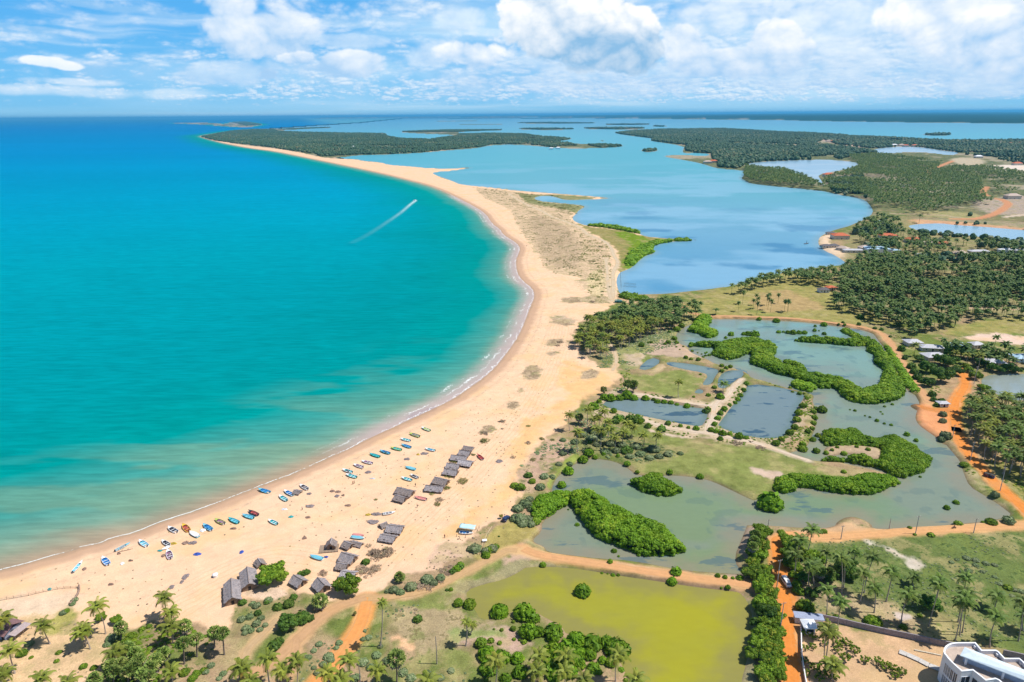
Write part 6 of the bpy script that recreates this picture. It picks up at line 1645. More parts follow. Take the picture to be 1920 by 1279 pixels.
# ---------------------------------------------------------------- fishing boats
def paint(name, c, r=.35): return simple(name, c, r, .07, 1.5, .5)
PC = {'white': paint('white_boat_paint', (.78, .80, .82)), 'teal': paint('teal_boat_paint', (.05, .42, .45)), 'blue': paint('blue_boat_paint', (.03, .20, .50)),
      'sky': paint('light_blue_boat_paint', (.16, .48, .60)), 'green': paint('green_boat_paint', (.08, .42, .20)), 'lime': paint('lime_boat_paint', (.42, .52, .12)),
      'red': paint('red_boat_paint', (.42, .09, .08)), 'yellow': paint('yellow_boat_paint', (.70, .45, .05)), 'dark': paint('dark_boat_paint', (.05, .05, .07)),
      'grey': paint('grey_boat_paint', (.30, .32, .34)), 'purple': paint('purple_boat_paint', (.30, .16, .26)), 'pink': paint('faded_red_paint', (.62, .26, .24))}
def hull(L, B, Hh, inner=False):
    n = 13; prof = 7; V = []; F = []
    ins = .09 if inner else 0
    for i in range(n):
        t = i / (n - 1); x = (t - .5) * (L - 2 * ins)
        wd = (B / 2 - ins) * (1 - max(0, (t - .42) / .58) ** 2.2) * (0.80 + .20 * min(1, t / .2))
        sh = Hh * (.80 + .35 * max(0, t - .35) ** 1.6 * 1.8)
        keel = (Hh * .34 * max(0, (t - .62) / .38) ** 2) + (.14 if inner else 0)
        wd = max(wd, .03)
        for j in range(prof):
            a = j / (prof - 1) * 2 - 1
            V.append((x + (.25 * (t > .95) if abs(a) > .9 else 0), wd * (math.copysign(abs(a) ** .75, a)), keel + (sh - keel) * abs(a) ** 2.6))
    for i in range(n - 1):
        for j in range(prof - 1):
            q = i * prof + j
            F.append((q, q + 1, q + prof + 1, q + prof) if inner else (q, q + prof, q + prof + 1, q + 1))
    V = np.array(V); F = np.array(F)
    return V, F
def rim(L, B, Hh, w=.13):
    V, F = hull(L, B, Hh); prof = 7; n = 13; out = []
    Lp = [V[i * prof] for i in range(n)]; Rp = [V[i * prof + prof - 1] for i in range(n)]
    loop = Lp + Rp[::-1]
    pts = np.array([p + (0, 0, .02) for p in loop] + [loop[0] + (0, 0, .02)])
    return tube(pts, [w * .55] * len(pts), 5)
MOTOR = simple('outboard_motor_black', (.04, .04, .045), .4, .1, 3)
NET = simple('heaped_net', (.24, .20, .20), .95, .4, 5)
def boat(l, x0, y0, x1, y1, hc, ic, rc, label, B=None, motor=True, stuff=None, cover=None, wtr=False):
    """stern and bow as seen in the photo, colours of hull, inside and rim"""
    ox, oy, s = CR[l]
    pa, pb = W([(x0 / s + ox, y0 / s + oy), (x1 / s + ox, y1 / s + oy)], 1.2 if not wtr else .1)
    c = (pa + pb) / 2; d = pb - pa; L = float(np.hypot(*d)); L = min(max(L, 3.0), 11.0)
    B = B or min(2.3, max(1.3, L * .33)); Hh = .82 if L > 3.4 else .6
    r = thing('fishing_boat', c[0], c[1], zat(*c) - .03 if not wtr else -.12, math.atan2(d[1], d[0]), label, 'boat', 'fishing boats drawn up on the beach' if not wtr else None)
    if not wtr: r.rotation_euler.x = random.uniform(-.07, .07)
    me = np_mesh('hull', *hull(L, B, Hh), [PC[hc]], True); link('hull', me, r)
    # transom
    me = np_mesh('lining', *hull(L, B, Hh, True), [PC[ic]], True); link('lining', me, r)
    pm('transom', [box(-L / 2, -L / 2 + .08, -B * .36, B * .36, .18, Hh * .82)], PC[hc], r)
    pm('gunwale', [rim(L, B, Hh, .16)], PC[rc], r, True)
    V, F = hull(L, B, Hh); n = 13; prof = 7
    # foredeck follows the gunwale
    rows = range(9, n); DV = []; DF = []
    for i in rows:
        a, b2 = V[i * prof] + (0, 0, .03), V[i * prof + 6] + (0, 0, .03); DV += [a, (a + b2) / 2 + (0, 0, .06), b2]
    for i in range(len(DV) // 3 - 1):
        for j in (0, 1): q = i * 3 + j; DF.append((q, q + 3, q + 4, q + 1))
    DF = [(f[0], f[1], f[2], f[3]) for f in DF]
    me = np_mesh('foredeck', np.array(DV), np.array(DF), [PC[rc]], True); link('foredeck', me, r)
    for t in (-.26, .0):
        pm('thwart', [box(L * t - .14, L * t + .14, -B * .42, B * .42, Hh * .60, Hh * .66)], PC[rc], r)
    if motor:
        m = pm('outboard_motor', [box(-L / 2 - .42, -L / 2 - .02, -.17, .17, Hh * .7, Hh * .7 + .5), box(-L / 2 - .26, -L / 2 - .12, -.06, .06, .0, Hh * .75)], MOTOR, r, bevel=.05)
    if cover:
        V3 = []; F3 = []
        for i in range(9):
            t = i / 8; x = (t - .5) * L * .96; wd = B * .53 * math.sqrt(max(.05, 1 - abs(t * 2 - 1) ** 2.4))
            for j in range(7):
                a = j / 6 * 2 - 1; V3.append((x, a * wd, Hh * .85 + (.30 * (1 - a * a)) + .05 * math.sin(i * 2 + j)))
        for i in range(8):
            for j in range(6): q = i * 7 + j; F3.append((q, q + 7, q + 8, q + 1))
        me = np_mesh('cover', np.array(V3), np.array(F3), [PC[cover]], True); link('cover', me, r)
    if stuff:
        v, f = ico(2); rg = np.random.default_rng(int(x0))
        v = v * (1 + rg.uniform(-.2, .2, (len(v), 1))) * (L * .17, B * .26, .22) + (L * random.uniform(-.16, 0), 0, .42)
        me = np_mesh('net_heap', v, f, [PC[stuff] if stuff in PC else NET], True); link('net_heap', me, r)
    return r
BT = [
 ('E', 1222, 195, 1160, 172, 'green', 'lime', 'white', 'green and white striped boat, farthest of the row along the shore', None, None),
 ('E', 1143, 240, 1070, 216, 'lime', 'grey', 'lime', 'yellow green boat, second farthest along the shore', 'net', None),
 ('E', 1075, 272, 1003, 256, 'white', 'teal', 'white', 'white boat with teal inside, third farthest along the shore', None, None),
 ('E', 1078, 322, 1010, 300, 'sky', 'blue', 'sky', 'light blue boat just below the third farthest boat', None, None),
 ('E', 1008, 340, 930, 323, 'green', 'teal', 'lime', 'green boat with lime rim between the light blue and turquoise boats', None, None),
 ('E', 920, 367, 848, 345, 'teal', 'blue', 'sky', 'turquoise boat with dark inside between two green boats', 'dark', None),
 ('E', 845, 392, 772, 370, 'green', 'teal', 'teal', 'sea green boat at the nearer end of the tight shore row', None, None),
 ('E', 1260, 346, 1186, 331, 'white', 'teal', 'white', 'white boat up the beach beside a heap of nets', 'blue', None),
 ('E', 790, 442, 710, 424, 'white', 'purple', 'white', 'white boat with brown inside, upper one of two side by side', 'net', None),
 ('E', 720, 472, 652, 450, 'white', 'purple', 'white', 'white boat with mauve inside, lower one of two side by side', 'net', None),
 ('E', 640, 508, 568, 487, 'white', 'teal', 'white', 'white boat just above the green boat at the bend of the shore', 'dark', None),
 ('E', 672, 546, 594, 524, 'green', 'teal', 'white', 'green boat with white rim just below a white boat', None, None),
 ('E', 1113, 487, 1040, 468, 'sky', 'sky', 'sky', 'boat fully covered with a turquoise sheet on the upper beach', None, 'sky'),
 ('E', 1085, 568, 1010, 548, 'sky', 'teal', 'white', 'light blue boat left of a dark lined white boat on the upper beach', None, None),
 ('E', 1132, 550, 1076, 526, 'white', 'dark', 'white', 'short white boat with dark inside on the upper beach', 'dark', None),
 ('E', 1195, 712, 1108, 694, 'white', 'pink', 'pink', 'long flat white boat with faded red inside beside the pair of brown huts', None, None),
 ('E', 1618, 412, 1578, 376, 'white', 'red', 'red', 'small red and white boat right of the crowded hut row', None, None),
 ('E', 307, 636, 250, 602, 'white', 'dark', 'white', 'white boat beside the small dark shelter near the water', 'net', None),
 ('E', 195, 680, 132, 645, 'sky', 'blue', 'white', 'blue and white boat left of the small dark shelter', 'blue', None),
 ('E', 150, 719, 95, 684, 'teal', 'teal', 'white', 'turquoise boat with white rim below the blue and white boat', None, None),
 ('P', 505, 923, 484, 916, 'sky', 'blue', 'sky', 'light blue boat nearest the water line in the left half', None, None),
 ('E', 78, 896, 15, 866, 'teal', 'teal', 'white', 'lone turquoise boat in the middle of the sand, bow towards the sea', None, None),
 ('E', 870, 822, 957, 810, 'white', 'grey', 'white', 'long white boat beside the grey net heap above the huts', 'net', None),
 ('B', 1122, 178, 1205, 186, 'pink', 'red', 'pink', 'faded red boat lying behind the light blue boat by the drying frame', None, 'pink'),
 ('B', 1112, 192, 1208, 206, 'sky', 'sky', 'white', 'light blue boat lying before the faded red boat by the drying frame', None, 'sky'),
 ('B', 900, 362, 808, 336, 'white', 'sky', 'sky', 'white and turquoise boat on the sand left of the large huts', None, 'sky'),
 ('B', 162, 95, 94, 62, 'white', 'purple', 'lime', 'white boat with mauve inside and lime rim on the mid beach', 'purple', None),
 ('B', 266, 88, 195, 54, 'teal', 'sky', 'teal', 'turquoise boat right of the white boat with mauve inside', None, None),
 ('B', 380, 52, 300, 28, 'teal', 'sky', 'sky', 'turquoise boat just below the dark boat near the water', None, None),
 ('B', 412, 30, 345, -2, 'dark', 'red', 'dark', 'dark blue and red boat just above a turquoise boat', 'red', None),
 ('B', 65, 142, 5, 100, 'white', 'blue', 'sky', 'white boat with blue inside and a spread sheet at its side', 'blue', None),
 ('A', 1326, 156, 1262, 116, 'white', 'dark', 'white', 'white boat with dark inside left of the red and yellow boat', None, None),
 ('A', 1415, 150, 1372, 98, 'yellow', 'red', 'yellow', 'red and yellow boat near the water line', 'red', None),
 ('A', 1488, 192, 1424, 156, 'sky', 'white', 'white', 'pale blue covered boat just below the red and yellow boat', None, 'white'),
 ('A', 1268, 256, 1216, 222, 'white', 'dark', 'white', 'small white boat left of the yellow crates on the sand', 'dark', None),
 ('A', 1280, 356, 1258, 292, 'white', 'purple', 'white', 'white boat pointing to the sea with nets at its left side', 'net', None),
 ('A', 1102, 262, 1044, 218, 'white', 'sky', 'white', 'white boat with turquoise inside standing alone near the water line', None, None),
 ('A', 864, 294, 970, 240, 'white', 'grey', 'sky', 'long slender white outrigger boat parallel to the shore', 'net', None),
 ('A', 548, 458, 618, 378, 'white', 'sky', 'white', 'leftmost boat, long and white with turquoise inside', None, None),
 ('A', 812, 402, 768, 346, 'white', 'blue', 'white', 'white boat with bright blue inside, second from the left', None, None),
 ('A', 1262, 268, 1228, 284, 'white', 'white', 'white', 'tiny white canoe below the small dark lined boat', None, None),
]
for (l, x0, y0, x1, y1, hc, ic, rc, lab, st, cv) in BT:
    thin = 'slender' in lab or 'leftmost' in lab
    boat(l, x0, y0, x1, y1, hc, ic, rc, lab, B=1.5 if thin else None, motor=cv is None and 'tiny' not in lab, stuff=st, cover=cv)
sb = boat('L', 1138, 474, 1153, 467, 'white', 'grey', 'white', 'small white speedboat with a foaming wake on the open sea', wtr=True, stuff='dark'); sb['group'] = ''
del sb['group']; sb.name = 'speedboat'; sb['category'] = 'boat'; sb.scale = (1.3, 1.5, 1.3)
cn = boat('K', 555, 588, 582, 584, 'dark', 'grey', 'dark', 'dark canoe with a standing mast alone on the blue lagoon', wtr=True, motor=False)
cn.name = 'canoe'; pm('mast', [tube([(0, 0, .3), (0, 0, 5.0)], [.12, .07], 5)], WOOD, cn); pm('furled_sail', [tube([(.1, .1, 1.2), (.15, .1, 4.6)], [.35, .12], 6)], simple('old_sailcloth', (.10, .14, .12)), cn)
# outrigger float
x, y = w1('A', 938, 290); r = thing('outrigger_float', x, y, BASE, R(24), 'slim wooden outrigger float beside the slender white boat', 'outrigger')
pm('log', [tube([(-2.6, 0, .12), (0, 0, .1), (2.6, 0, .16)], [.1, .13, .07], 6)], WOOD, r); pm('spar', [tube([(-1, 0, .2), (-1, 1.2, .5)], [.05, .05], 5)], WOOD, r); pm('spar', [tube([(1, 0, .2), (1, 1.2, .5)], [.05, .05], 5)], WOOD, r)

# ---------------------------------------------------------------- net heaps, tarpaulins and small gear on the sand
def heap(l, x, y, wc, hc, m, label, nm='net_heap', cat='net heap', hz=.45, group=None, rz=0.0):
    cx, cy = w1(l, x, y); s = CR[l][2]
    v0 = np.array([cx, cy, BASE - H]) @ CM
    k = -v0[2] / FPX / s; rx = wc * k / 2; ry = min(hc * k / 2 / .75, rx * 1.3)
    v, f = ico(3); rg = np.random.default_rng(int(x * 3 + y))
    n = np.array([mnoise.noise(Vector(q * 1.7) + Vector((x, y, 0))) for q in v])
    n2 = np.array([mnoise.noise(Vector(q * 5) + Vector((x, y, 3))) for q in v])
    v = v * (1 + n[:, None] * .45) * (rx, ry, 1)
    v[:, 2] = np.maximum(v[:, 2], 0) * hz * (1 + n2) ; v[:, 2] += np.where(v[:, 2] > 0, .05, -.05)
    r = link(nm, np_mesh(nm, v, f, [m], False), loc=(cx, cy, zat(cx, cy)), rz=rz); tagp(r, label, cat, group); return r
TARP = {'blue': simple('blue_tarpaulin', (.04, .10, .42), .5, .2, 2), 'yellow': simple('yellow_net', (.50, .38, .06), .9, .3, 4), 'grey': NET,
        'white': simple('white_sheet', (.75, .76, .78), .6, .1, 2), 'brown': simple('brown_net', (.28, .19, .15), .95, .4, 5), 'teal': simple('teal_tarpaulin', (.04, .38, .40), .5)}
HP = [('A', 1388, 234, 44, 30, 'brown', 'brown net heap, left one of two below the pale covered boat'), ('A', 1442, 234, 58, 32, 'grey', 'grey net heap, right one of two below the pale covered boat'),
 ('E', 1180, 363, 56, 26, 'grey', 'grey net heap beside the lone white boat of the upper beach'), ('E', 1132, 370, 24, 14, 'yellow', 'small yellow bundle left of a grey net heap'),
 ('E', 1050, 405, 46, 24, 'grey', 'pale grey net spread in the middle of the upper beach'), ('E', 758, 503, 44, 28, 'grey', 'grey net heap right of the green boat with white rim'),
 ('E', 490, 645, 40, 22, 'brown', 'dark brown net heap, leftmost of the cluster mid beach'), ('E', 532, 650, 44, 20, 'brown', 'dark brown net heap, right part of the cluster mid beach'),
 ('E', 525, 682, 34, 26, 'grey', 'grey net heap, lowest of the cluster mid beach'), ('E', 573, 676, 20, 26, 'brown', 'narrow net heap at the right of the cluster mid beach'),
 ('E', 325, 758, 56, 30, 'grey', 'grey net heap with a person standing beside it'), ('E', 606, 753, 44, 20, 'brown', 'dark flat net heap alone on the mid beach'),
 ('E', 307, 843, 36, 18, 'brown', 'dark rounded net heap below the standing person'), ('E', 821, 817, 66, 34, 'grey', 'large grey net heap left of the long white boat'),
 ('E', 795, 876, 84, 40, 'grey', 'pale tangled net spread above the collapsed lean-to'), ('E', 759, 822, 38, 18, 'yellow', 'yellow net heap left of the large grey heap'),
 ('E', 317, 665, 36, 20, 'grey', 'pale net patch below the small dark shelter'), ('A', 830, 545, 42, 20, 'brown', 'dark driftwood and net bundle on the left beach'),
 ('A', 1390, 487, 46, 44, 'grey', 'round tangle of twigs and net, upper of three on the sand'), ('A', 1362, 526, 26, 26, 'grey', 'small tangle of net, middle of three on the sand'),
 ('A', 1286, 566, 36, 38, 'grey', 'tangle of twigs, lowest of three above the tall beach palm'), ('A', 1750, 127, 50, 16, 'brown', 'thin plank and net bundle below the turquoise boat'),
 ('E', 1740, 421, 50, 34, 'grey', 'pale net spread right of the hut row'), ('A', 1478, 318, 56, 24, 'blue', 'dark blue tarpaulin bundle in the middle of the left beach'),
 ('A', 1811, 303, 28, 26, 'blue', 'small blue tarpaulin alone on the sand'), ('B', 925, 340, 30, 14, 'blue', 'blue tarpaulin beside the white and turquoise boat'),
 ('A', 1298, 240, 52, 16, 'yellow', 'yellow floats and net strung on the sand'), ('A', 630, 430, 30, 24, 'brown', 'small heap beside the leftmost boat'),
 ('A', 890, 314, 30, 14, 'brown', 'dark bundle below the slender white boat'), ('A', 1224, 330, 34, 28, 'brown', 'brown net heap at the side of the white boat'),
 ('A', 1520, 140, 48, 26, 'white', 'white sheet spread beside the blue lined boat'), ('A', 1198, 294, 34, 12, 'teal', 'teal sheet on the sand left of the white boats'),
 ('E', 180, 838, 34, 20, 'teal', 'blue grey bundle on the mid beach'), ('E', 130, 780, 44, 16, 'white', 'pale sheet on the mid beach'),
 ('E', 790, 552, 44, 8, 'white', 'pale blue strip of cloth on the upper beach'), ('A', 370, 582, 28, 18, 'teal', 'blue bundle at the driftwood fence'),
 ('E', 282, 997, 34, 26, 'brown', 'dark upright driftwood bundle above the big huts'), ('A', 915, 390, 26, 26, 'white', 'light coil of rope below the slender boat'), ('A', 978, 368, 36, 10, 'brown', 'brown strip of net on the left beach'),
 ('B', 735, 530, 50, 26, 'yellow', 'yellow and white bundle at the gable of a small hut')]
for l, x, y, a, b_, m, lab in HP:
    heap(l, x, y, a, b_, TARP[m], lab, 'tarpaulin' if m in ('blue', 'teal', 'white') else 'net_heap', 'tarpaulin' if m in ('blue', 'teal', 'white') else 'net heap')
# white tub
x, y = w1('A', 1614, 485); r = thing('water_tank', x, y, BASE, 0, 'round white tub alone on the sand left of the longest hut', 'tub')
v, f = tube([(0, 0, 0), (0, 0, .95)], [.85, 1.0], 16); WT = paint('white_plastic', (.8, .8, .82))
pm('body', [(v, f)], WT, r, True)
v, f = tube([(0, 0, .95), (0, 0, 1.05), (0, 0, 1.2), (0, 0, 1.28)], [1.04, 1.04, .6, .05], 16); pm('lid', [(v, f)], WT, r, True)
# driftwood fence
fl = LN('A -120,690 0,665 100,648 200,632 300,606 380,590 480,572 590,574', BASE, 1)
seg = np.concatenate([[0], np.cumsum(np.hypot(*np.diff(fl, axis=0).T))])
r = thing('driftwood_fence', fl[0][0], fl[0][1], BASE, 0, 'crooked stick fence curving over the pale sand at the left', 'fence')
ks = np.arange(0, seg[-1], 2.2); tops = []
for s_ in ks:
    x = np.interp(s_, seg, fl[:, 0]) - fl[0][0]; y = np.interp(s_, seg, fl[:, 1]) - fl[0][1]; hh = random.uniform(.9, 1.5)
    pm('post', [tube([(x, y, -.1), (x + random.uniform(-.15, .15), y, hh)], [.07, .05], 5)], WOOD, r); tops.append((x, y, .75 + random.uniform(-.1, .1)))
pm('rail', [tube(tops, [.05] * len(tops), 5)], WOOD, r); pm('rail', [tube([(a, b, c - .45) for a, b, c in tops], [.05] * len(tops), 5)], WOOD, r)
fl2 = LN('A 592,560 596,600 560,660 520,700', BASE, 1)
r = thing('brushwood_screen', fl2[0][0], fl2[0][1], BASE, 0, 'short brushwood fence at the end of the stick fence', 'fence')
for k, q in enumerate(fl2): pm('post', [tube([(q[0] - fl2[0][0], q[1] - fl2[0][1], 0), (q[0] - fl2[0][0], q[1] - fl2[0][1], 1.3)], [.1, .07], 5)], WOOD, r)
pm('brush_panel', [tube([(q[0] - fl2[0][0], q[1] - fl2[0][1], .6) for q in fl2], [.35] * len(fl2), 6)], TARP['brown'], r)

# ---------------------------------------------------------------- shade canopy with a boat below
x, y = w1('Q', 1290, 590); r = thing('shade_canopy', x, y, BASE, R(-12), 'white and pale blue sheet roof on poles over a parked boat', 'canopy')
V = []; F = []
for i in range(9):
    for j in range(5):
        V.append((-3.2 + i * .8, -.2 + j * .8, 2.3 + .25 * math.sin(j / 4 * math.pi) + .08 * math.sin(i * 1.7)))
for i in range(8):
    for j in range(4): q = i * 5 + j; F.append((q, q + 5, q + 6, q + 1))
me = np_mesh('roof', np.array(V), np.array(F), [paint('pale_blue_sheet', (.50, .74, .78))], True); o = link('roof', me, r); so = o.modifiers.new('solid', 'SOLIDIFY'); so.thickness = .06
for sx, sy in ((-3.1, -.1), (3.1, -.1), (-3.1, 2.9), (3.1, 2.9), (0, -.1)): pm('pole', [tube([(sx, sy, 0), (sx, sy, 2.35)], [.06, .05], 6)], WOOD, r)
pm('flag_pole', [tube([(-1.6, 3.1, 0), (-1.6, 3.1, 5.2)], [.05, .03], 5)], WOOD, r)
b = boat('Q', 1190, 590, 1370, 605, 'white', 'blue', 'white', 'white and dark blue boat parked under the pale canopy', stuff='blue', motor=False)
del b['group']
for k, (qx, qy) in enumerate([(1150, 640), (1190, 665), (1270, 655), (1440, 560), (1420, 540), (1460, 520)]):
    x, y = w1('Q', qx, qy); o = pm('stump', [tube([(0, 0, -.1), (.05, 0, random.uniform(.6, 1.5))], [.13, .10], 6)], WOOD, None, loc=(x, y, BASE)); tagp(o, 'short wooden stump on the sand beside the pale canopy', 'stump', 'stumps beside the canopy')
# signs: small white table by the post path
x, y = w1('Q', 1537, 708); r = thing('white_table', x, y, BASE, .2, 'small white square table top by the post path', 'table')
pm('top', [box(-.9, .9, -.7, .7, .72, .8)], WT, r); 
for sx in (-.8, .8):
    for sy in (-.6, .6): pm('leg', [box(sx - .04, sx + .04, sy - .04, sy + .04, 0, .72)], WOOD, r)
ml = W(S('Q 1440,890 1500,760 1560,620 1640,500'), BASE); r = thing('timber_rail', ml[0][0], ml[0][1], BASE, 0, 'long pale timber rails running past the small white table', 'rail')
pm('beam', [tube([(q[0] - ml[0][0], q[1] - ml[0][1], .25) for q in ml], [.13] * 4, 5)], simple('pale_timber', (.52, .40, .26)), r)
pm('beam', [tube([(q[0] - ml[0][0] + .8, q[1] - ml[0][1], .25) for q in ml], [.11] * 4, 5)], WOOD, r)
# fishing stakes in the lagoon
r0 = None
for row, txt in enumerate(('J 1240,1010 1325,1015', 'J 1235,1030 1325,1035', 'J 1210,930 1215,1040', 'J 1760,680 1775,684')):
    a, b_ = W(S(txt), 0); n = 14 if row < 3 else 4
    r = thing('stake_row', a[0], a[1], 0, 0, ('dark row of fishing stakes in the blue lagoon, farther of two cross rows', 'dark row of fishing stakes in the blue lagoon, nearer of two cross rows', 'row of fishing stakes running from the marsh into the lagoon', 'few stakes beyond the tip of the marsh point')[row], 'stakes', 'fishing stakes in the lagoon')
    for k in range(n):
        q = (b_ - a) * k / (n - 1); pm('stake', [tube([(q[0], q[1], -.4), (q[0] + random.uniform(-.1, .1), q[1], random.uniform(1.2, 2.0))], [.12, .1], 5)], WOOD, r)

# ---------------------------------------------------------------- poles
def pole(l, tx, ty, bx, by, label, group, arm=True):
    x, y, h, dx = palm_xy(l, tx, ty, bx, by); h = min(max(h, 5), 12)
    r = thing('utility_pole', x, y, BASE - .3, R(20), label, 'pole', group)
    pm('shaft', [tube([(0, 0, 0), (0, 0, h)], [.18, .11], 8)], simple('concrete_pole', (.42, .40, .40), .9) if 'CP' not in globals() else CP, r)
    if arm:
        pm('crossarm', [box(-.9, .9, -.06, .06, h - .5, h - .38)], WOOD, r)
        for k in (-.8, 0, .8): pm('insulator', [box(k - .05, k + .05, -.05, .05, h - .38, h - .18)], WT, r)
CP = simple('concrete_pole_grey', (.42, .40, .40), .9)
for q in (('D', 430, 40, 430, 105, 'pole at the north end of the roadside tree belt'), ('D', 862, 75, 855, 158, 'pole beside the lagoon road right of the tall dark palm'), ('D', 1300, 18, 1288, 126, 'thick pole in the middle of the lagoon road'),
          ('D', 1632, 35, 1625, 122, 'pole on the lagoon road right of the motorbike'), ('D', 1137, 38, 1135, 98, 'thin pole standing at the muddy lagoon edge'), ('G', 1424, 130, 1420, 232, 'pole beside the orange road at the dark palm grove'),
          ('G', 1748, 400, 1752, 592, 'tall pole on the orange road below the three wheelers'), ('I', 1542, 640, 1540, 800, 'pole at the orange road bend beside the pale pond'), ('G', 1548, 250, 1545, 385, 'pole at the bend of the orange road beside the grove'),
          ('D', 480, 240, 482, 440, 'pole on the left verge near the white van'), ('D', 488, 500, 500, 700, 'pole on the left verge below the white van')):
    pole(*q[:5], 'grey ' + q[5], 'utility poles along the roads', 'thin' not in q[5])
x, y, h, dx = palm_xy('B', 1755, 935, 1755, 1140); o = pm('bare_palm_trunk', [tube([(0, 0, 0), (.1, 0, h / 2), (0, 0, h)], [.2, .15, .12], 7)], PTRUNK, None, True, loc=(x, y, BASE)); tagp(o, 'headless bare palm trunk on the bottom grass', 'tree trunk')
x, y, h, dx = palm_xy('B', 1180, 1150, 1180, 1276); o = pm('bare_palm_trunk', [tube([(0, 0, 0), (.1, 0, h / 2), (0, 0, h)], [.2, .15, .12], 7)], PTRUNK, None, True, loc=(x, y, BASE)); tagp(o, 'bare grey palm trunk at the bottom edge right of the orange track', 'tree trunk')

# ---------------------------------------------------------------- village houses
def rect_roof(L, B, h, zb, over=.6, hip=True, th=.12):
    a, b = L / 2 + over, B / 2 + over; rg_ = max(a - b, .05) if hip else a
    V = [(-a, -b, zb), (a, -b, zb), (a, b, zb), (-a, b, zb), (-rg_, 0, zb + h), (rg_, 0, zb + h)]
    V = V + [(p[0], p[1], p[2] - th) for p in V]
    F4 = [(0, 1, 5, 4), (2, 3, 4, 5), (6, 10, 11, 7), (8, 11, 10, 9), (0, 6, 7, 1), (2, 8, 9, 3), (1, 7, 8, 2), (3, 9, 6, 0)]
    F3 = [(1, 2, 5), (3, 0, 4), (7, 11, 8), (9, 10, 6)]
    return np.array(V), [np.array(F4), np.array(F3)]
RM = {'grey': simple('grey_sheet_roof', (.46, .46, .50), .55, .15, 1.5), 'blue': simple('pale_blue_sheet_roof', (.36, .52, .66), .5, .12, 1.5), 'red': simple('orange_tile_roof', (.50, .13, .06), .8, .2, 1.5),
      'brown': simple('brown_tile_roof', (.22, .13, .10), .85, .2, 2), 'dark': simple('dark_thatch_roof', (.13, .12, .13), .95, .2, 2), 'white': simple('white_roof', (.74, .76, .80), .5, .08, 2), 'pale': simple('pale_tan_roof', (.48, .38, .32), .8, .2, 2)}
WL = {'cream': simple('cream_plaster', (.60, .54, .44), .9, .1, 2), 'white': simple('white_plaster', (.74, .74, .74), .85, .06, 2)}
GLS, _nt, _b = mat('dark_window_glass'); _b.inputs['Base Color'].default_value = (.03, .045, .07, 1); _b.inputs['Roughness'].default_value = .08
def house(l, x, y, L, B, rz, rc, wc, label, hw=2.8, hr=1.6, hip=True, group='village houses'):
    cx, cy = w1(l, x, y, BASE + hw + hr * .5)
    r = thing('village_house', cx, cy, zat(cx, cy), R(rz), label, 'house', group)
    me = np_mesh('roof', *rect_roof(L, B, hr, hw, .7, hip), [RM[rc]]); link('roof', me, r)
    pm('wall', [box(-L / 2, L / 2, -B / 2, B / 2, 0, hw - .14)], WL[wc], r)
    pm('door', [box(-.5, .5, -B / 2 - .04, -B / 2 + .02, 0, 2.0)], DARK, r)
    for k in (-1, 1):
        f = pm('window', [box(k * L * .3 - .6, k * L * .3 + .6, -B / 2 - .05, -B / 2 + .02, .95, 2.0)], WL['white'], r)
        pm('pane', [box(k * L * .3 - .5, k * L * .3 + .5, -B / 2 - .07, -B / 2 - .045, 1.05, 1.9)], GLS, f)
    return r
house('I', 1085, 470, 10, 8, 0, 'grey', 'cream', 'grey hip roofed village house, nearest the curved bund path')
house('I', 1225, 510, 14, 7, -12, 'grey', 'cream', 'long grey roofed village house right of the nearest grey house')
house('I', 1245, 572, 14, 9, 6, 'grey', 'cream', 'broad grey roofed village house in front of the long one')
house('I', 1440, 495, 9, 7, 0, 'blue', 'white', 'small pale blue roofed house among the village trees')
house('I', 1562, 488, 8, 6, 5, 'grey', 'cream', 'small grey roofed house before the pale bare ground')
house('I', 1695, 618, 11, 8, -10, 'grey', 'cream', 'grey roofed house under trees near the pale pond')
house('I', 1905, 583, 11, 9, 0, 'blue', 'white', 'pale blue roofed house at the right edge above the pond')
house('I', 415, 82, 9, 6, 0, 'dark', 'white', 'small dark roofed house in the field north of the lagoon')
house('I', 468, 66, 8, 6, 10, 'red', 'cream', 'small orange roofed house in the field north of the lagoon')
house('I', 1310, 932, 5, 3.5, 0, 'grey', 'white', 'tiny grey roofed hut beside the bund path junction', 2.2, .8)
house('K', 778, 524, 20, 14, -4, 'red', 'cream', 'large orange tiled house on the sandy lagoon point', 5, 3)
house('K', 717, 514, 11, 5, 0, 'dark', 'cream', 'dark pier house at the lagoon shore', 2.5, 1.5)
house('K', 690, 592, 12, 8, 0, 'dark', 'cream', 'dark thatched beach house, left one of two on the sandy point', 2.5, 2)
house('K', 738, 590, 11, 8, 5, 'dark', 'cream', 'dark thatched beach house, right one of two on the sandy point', 2.5, 2)
house('K', 795, 605, 13, 9, -50, 'pale', 'cream', 'brown roofed beach house above the sandy cove', 3, 2.2)
house('K', 858, 620, 22, 7, -5, 'grey', 'cream', 'long grey roofed row house behind the sandy cove', 3, 1.2)
house('K', 938, 600, 15, 10, 0, 'pale', 'cream', 'mauve roofed house left of the big blue roof', 4, 2.6)
house('K', 1005, 606, 26, 18, -6, 'blue', 'white', 'biggest pale blue sheet roofed hall in the shore village', 5, 2)
house('K', 1075, 526, 22, 10, 0, 'red', 'cream', 'orange tiled house among palms behind the point', 4, 2.5)
house('K', 1232, 550, 18, 12, 0, 'red', 'cream', 'orange tiled house in the middle of the village wood', 4, 3)
house('K', 1330, 570, 24, 10, 0, 'pale', 'cream', 'long tan roofed house in the village wood', 3, 1.5)
house('K', 1422, 576, 13, 9, 0, 'red', 'cream', 'small orange tiled house at the east of the village wood', 3, 2)
house('K', 1190, 708, 13, 7, 0, 'grey', 'white', 'grey roofed house in the clearing of the great grove', 3, 1.4)
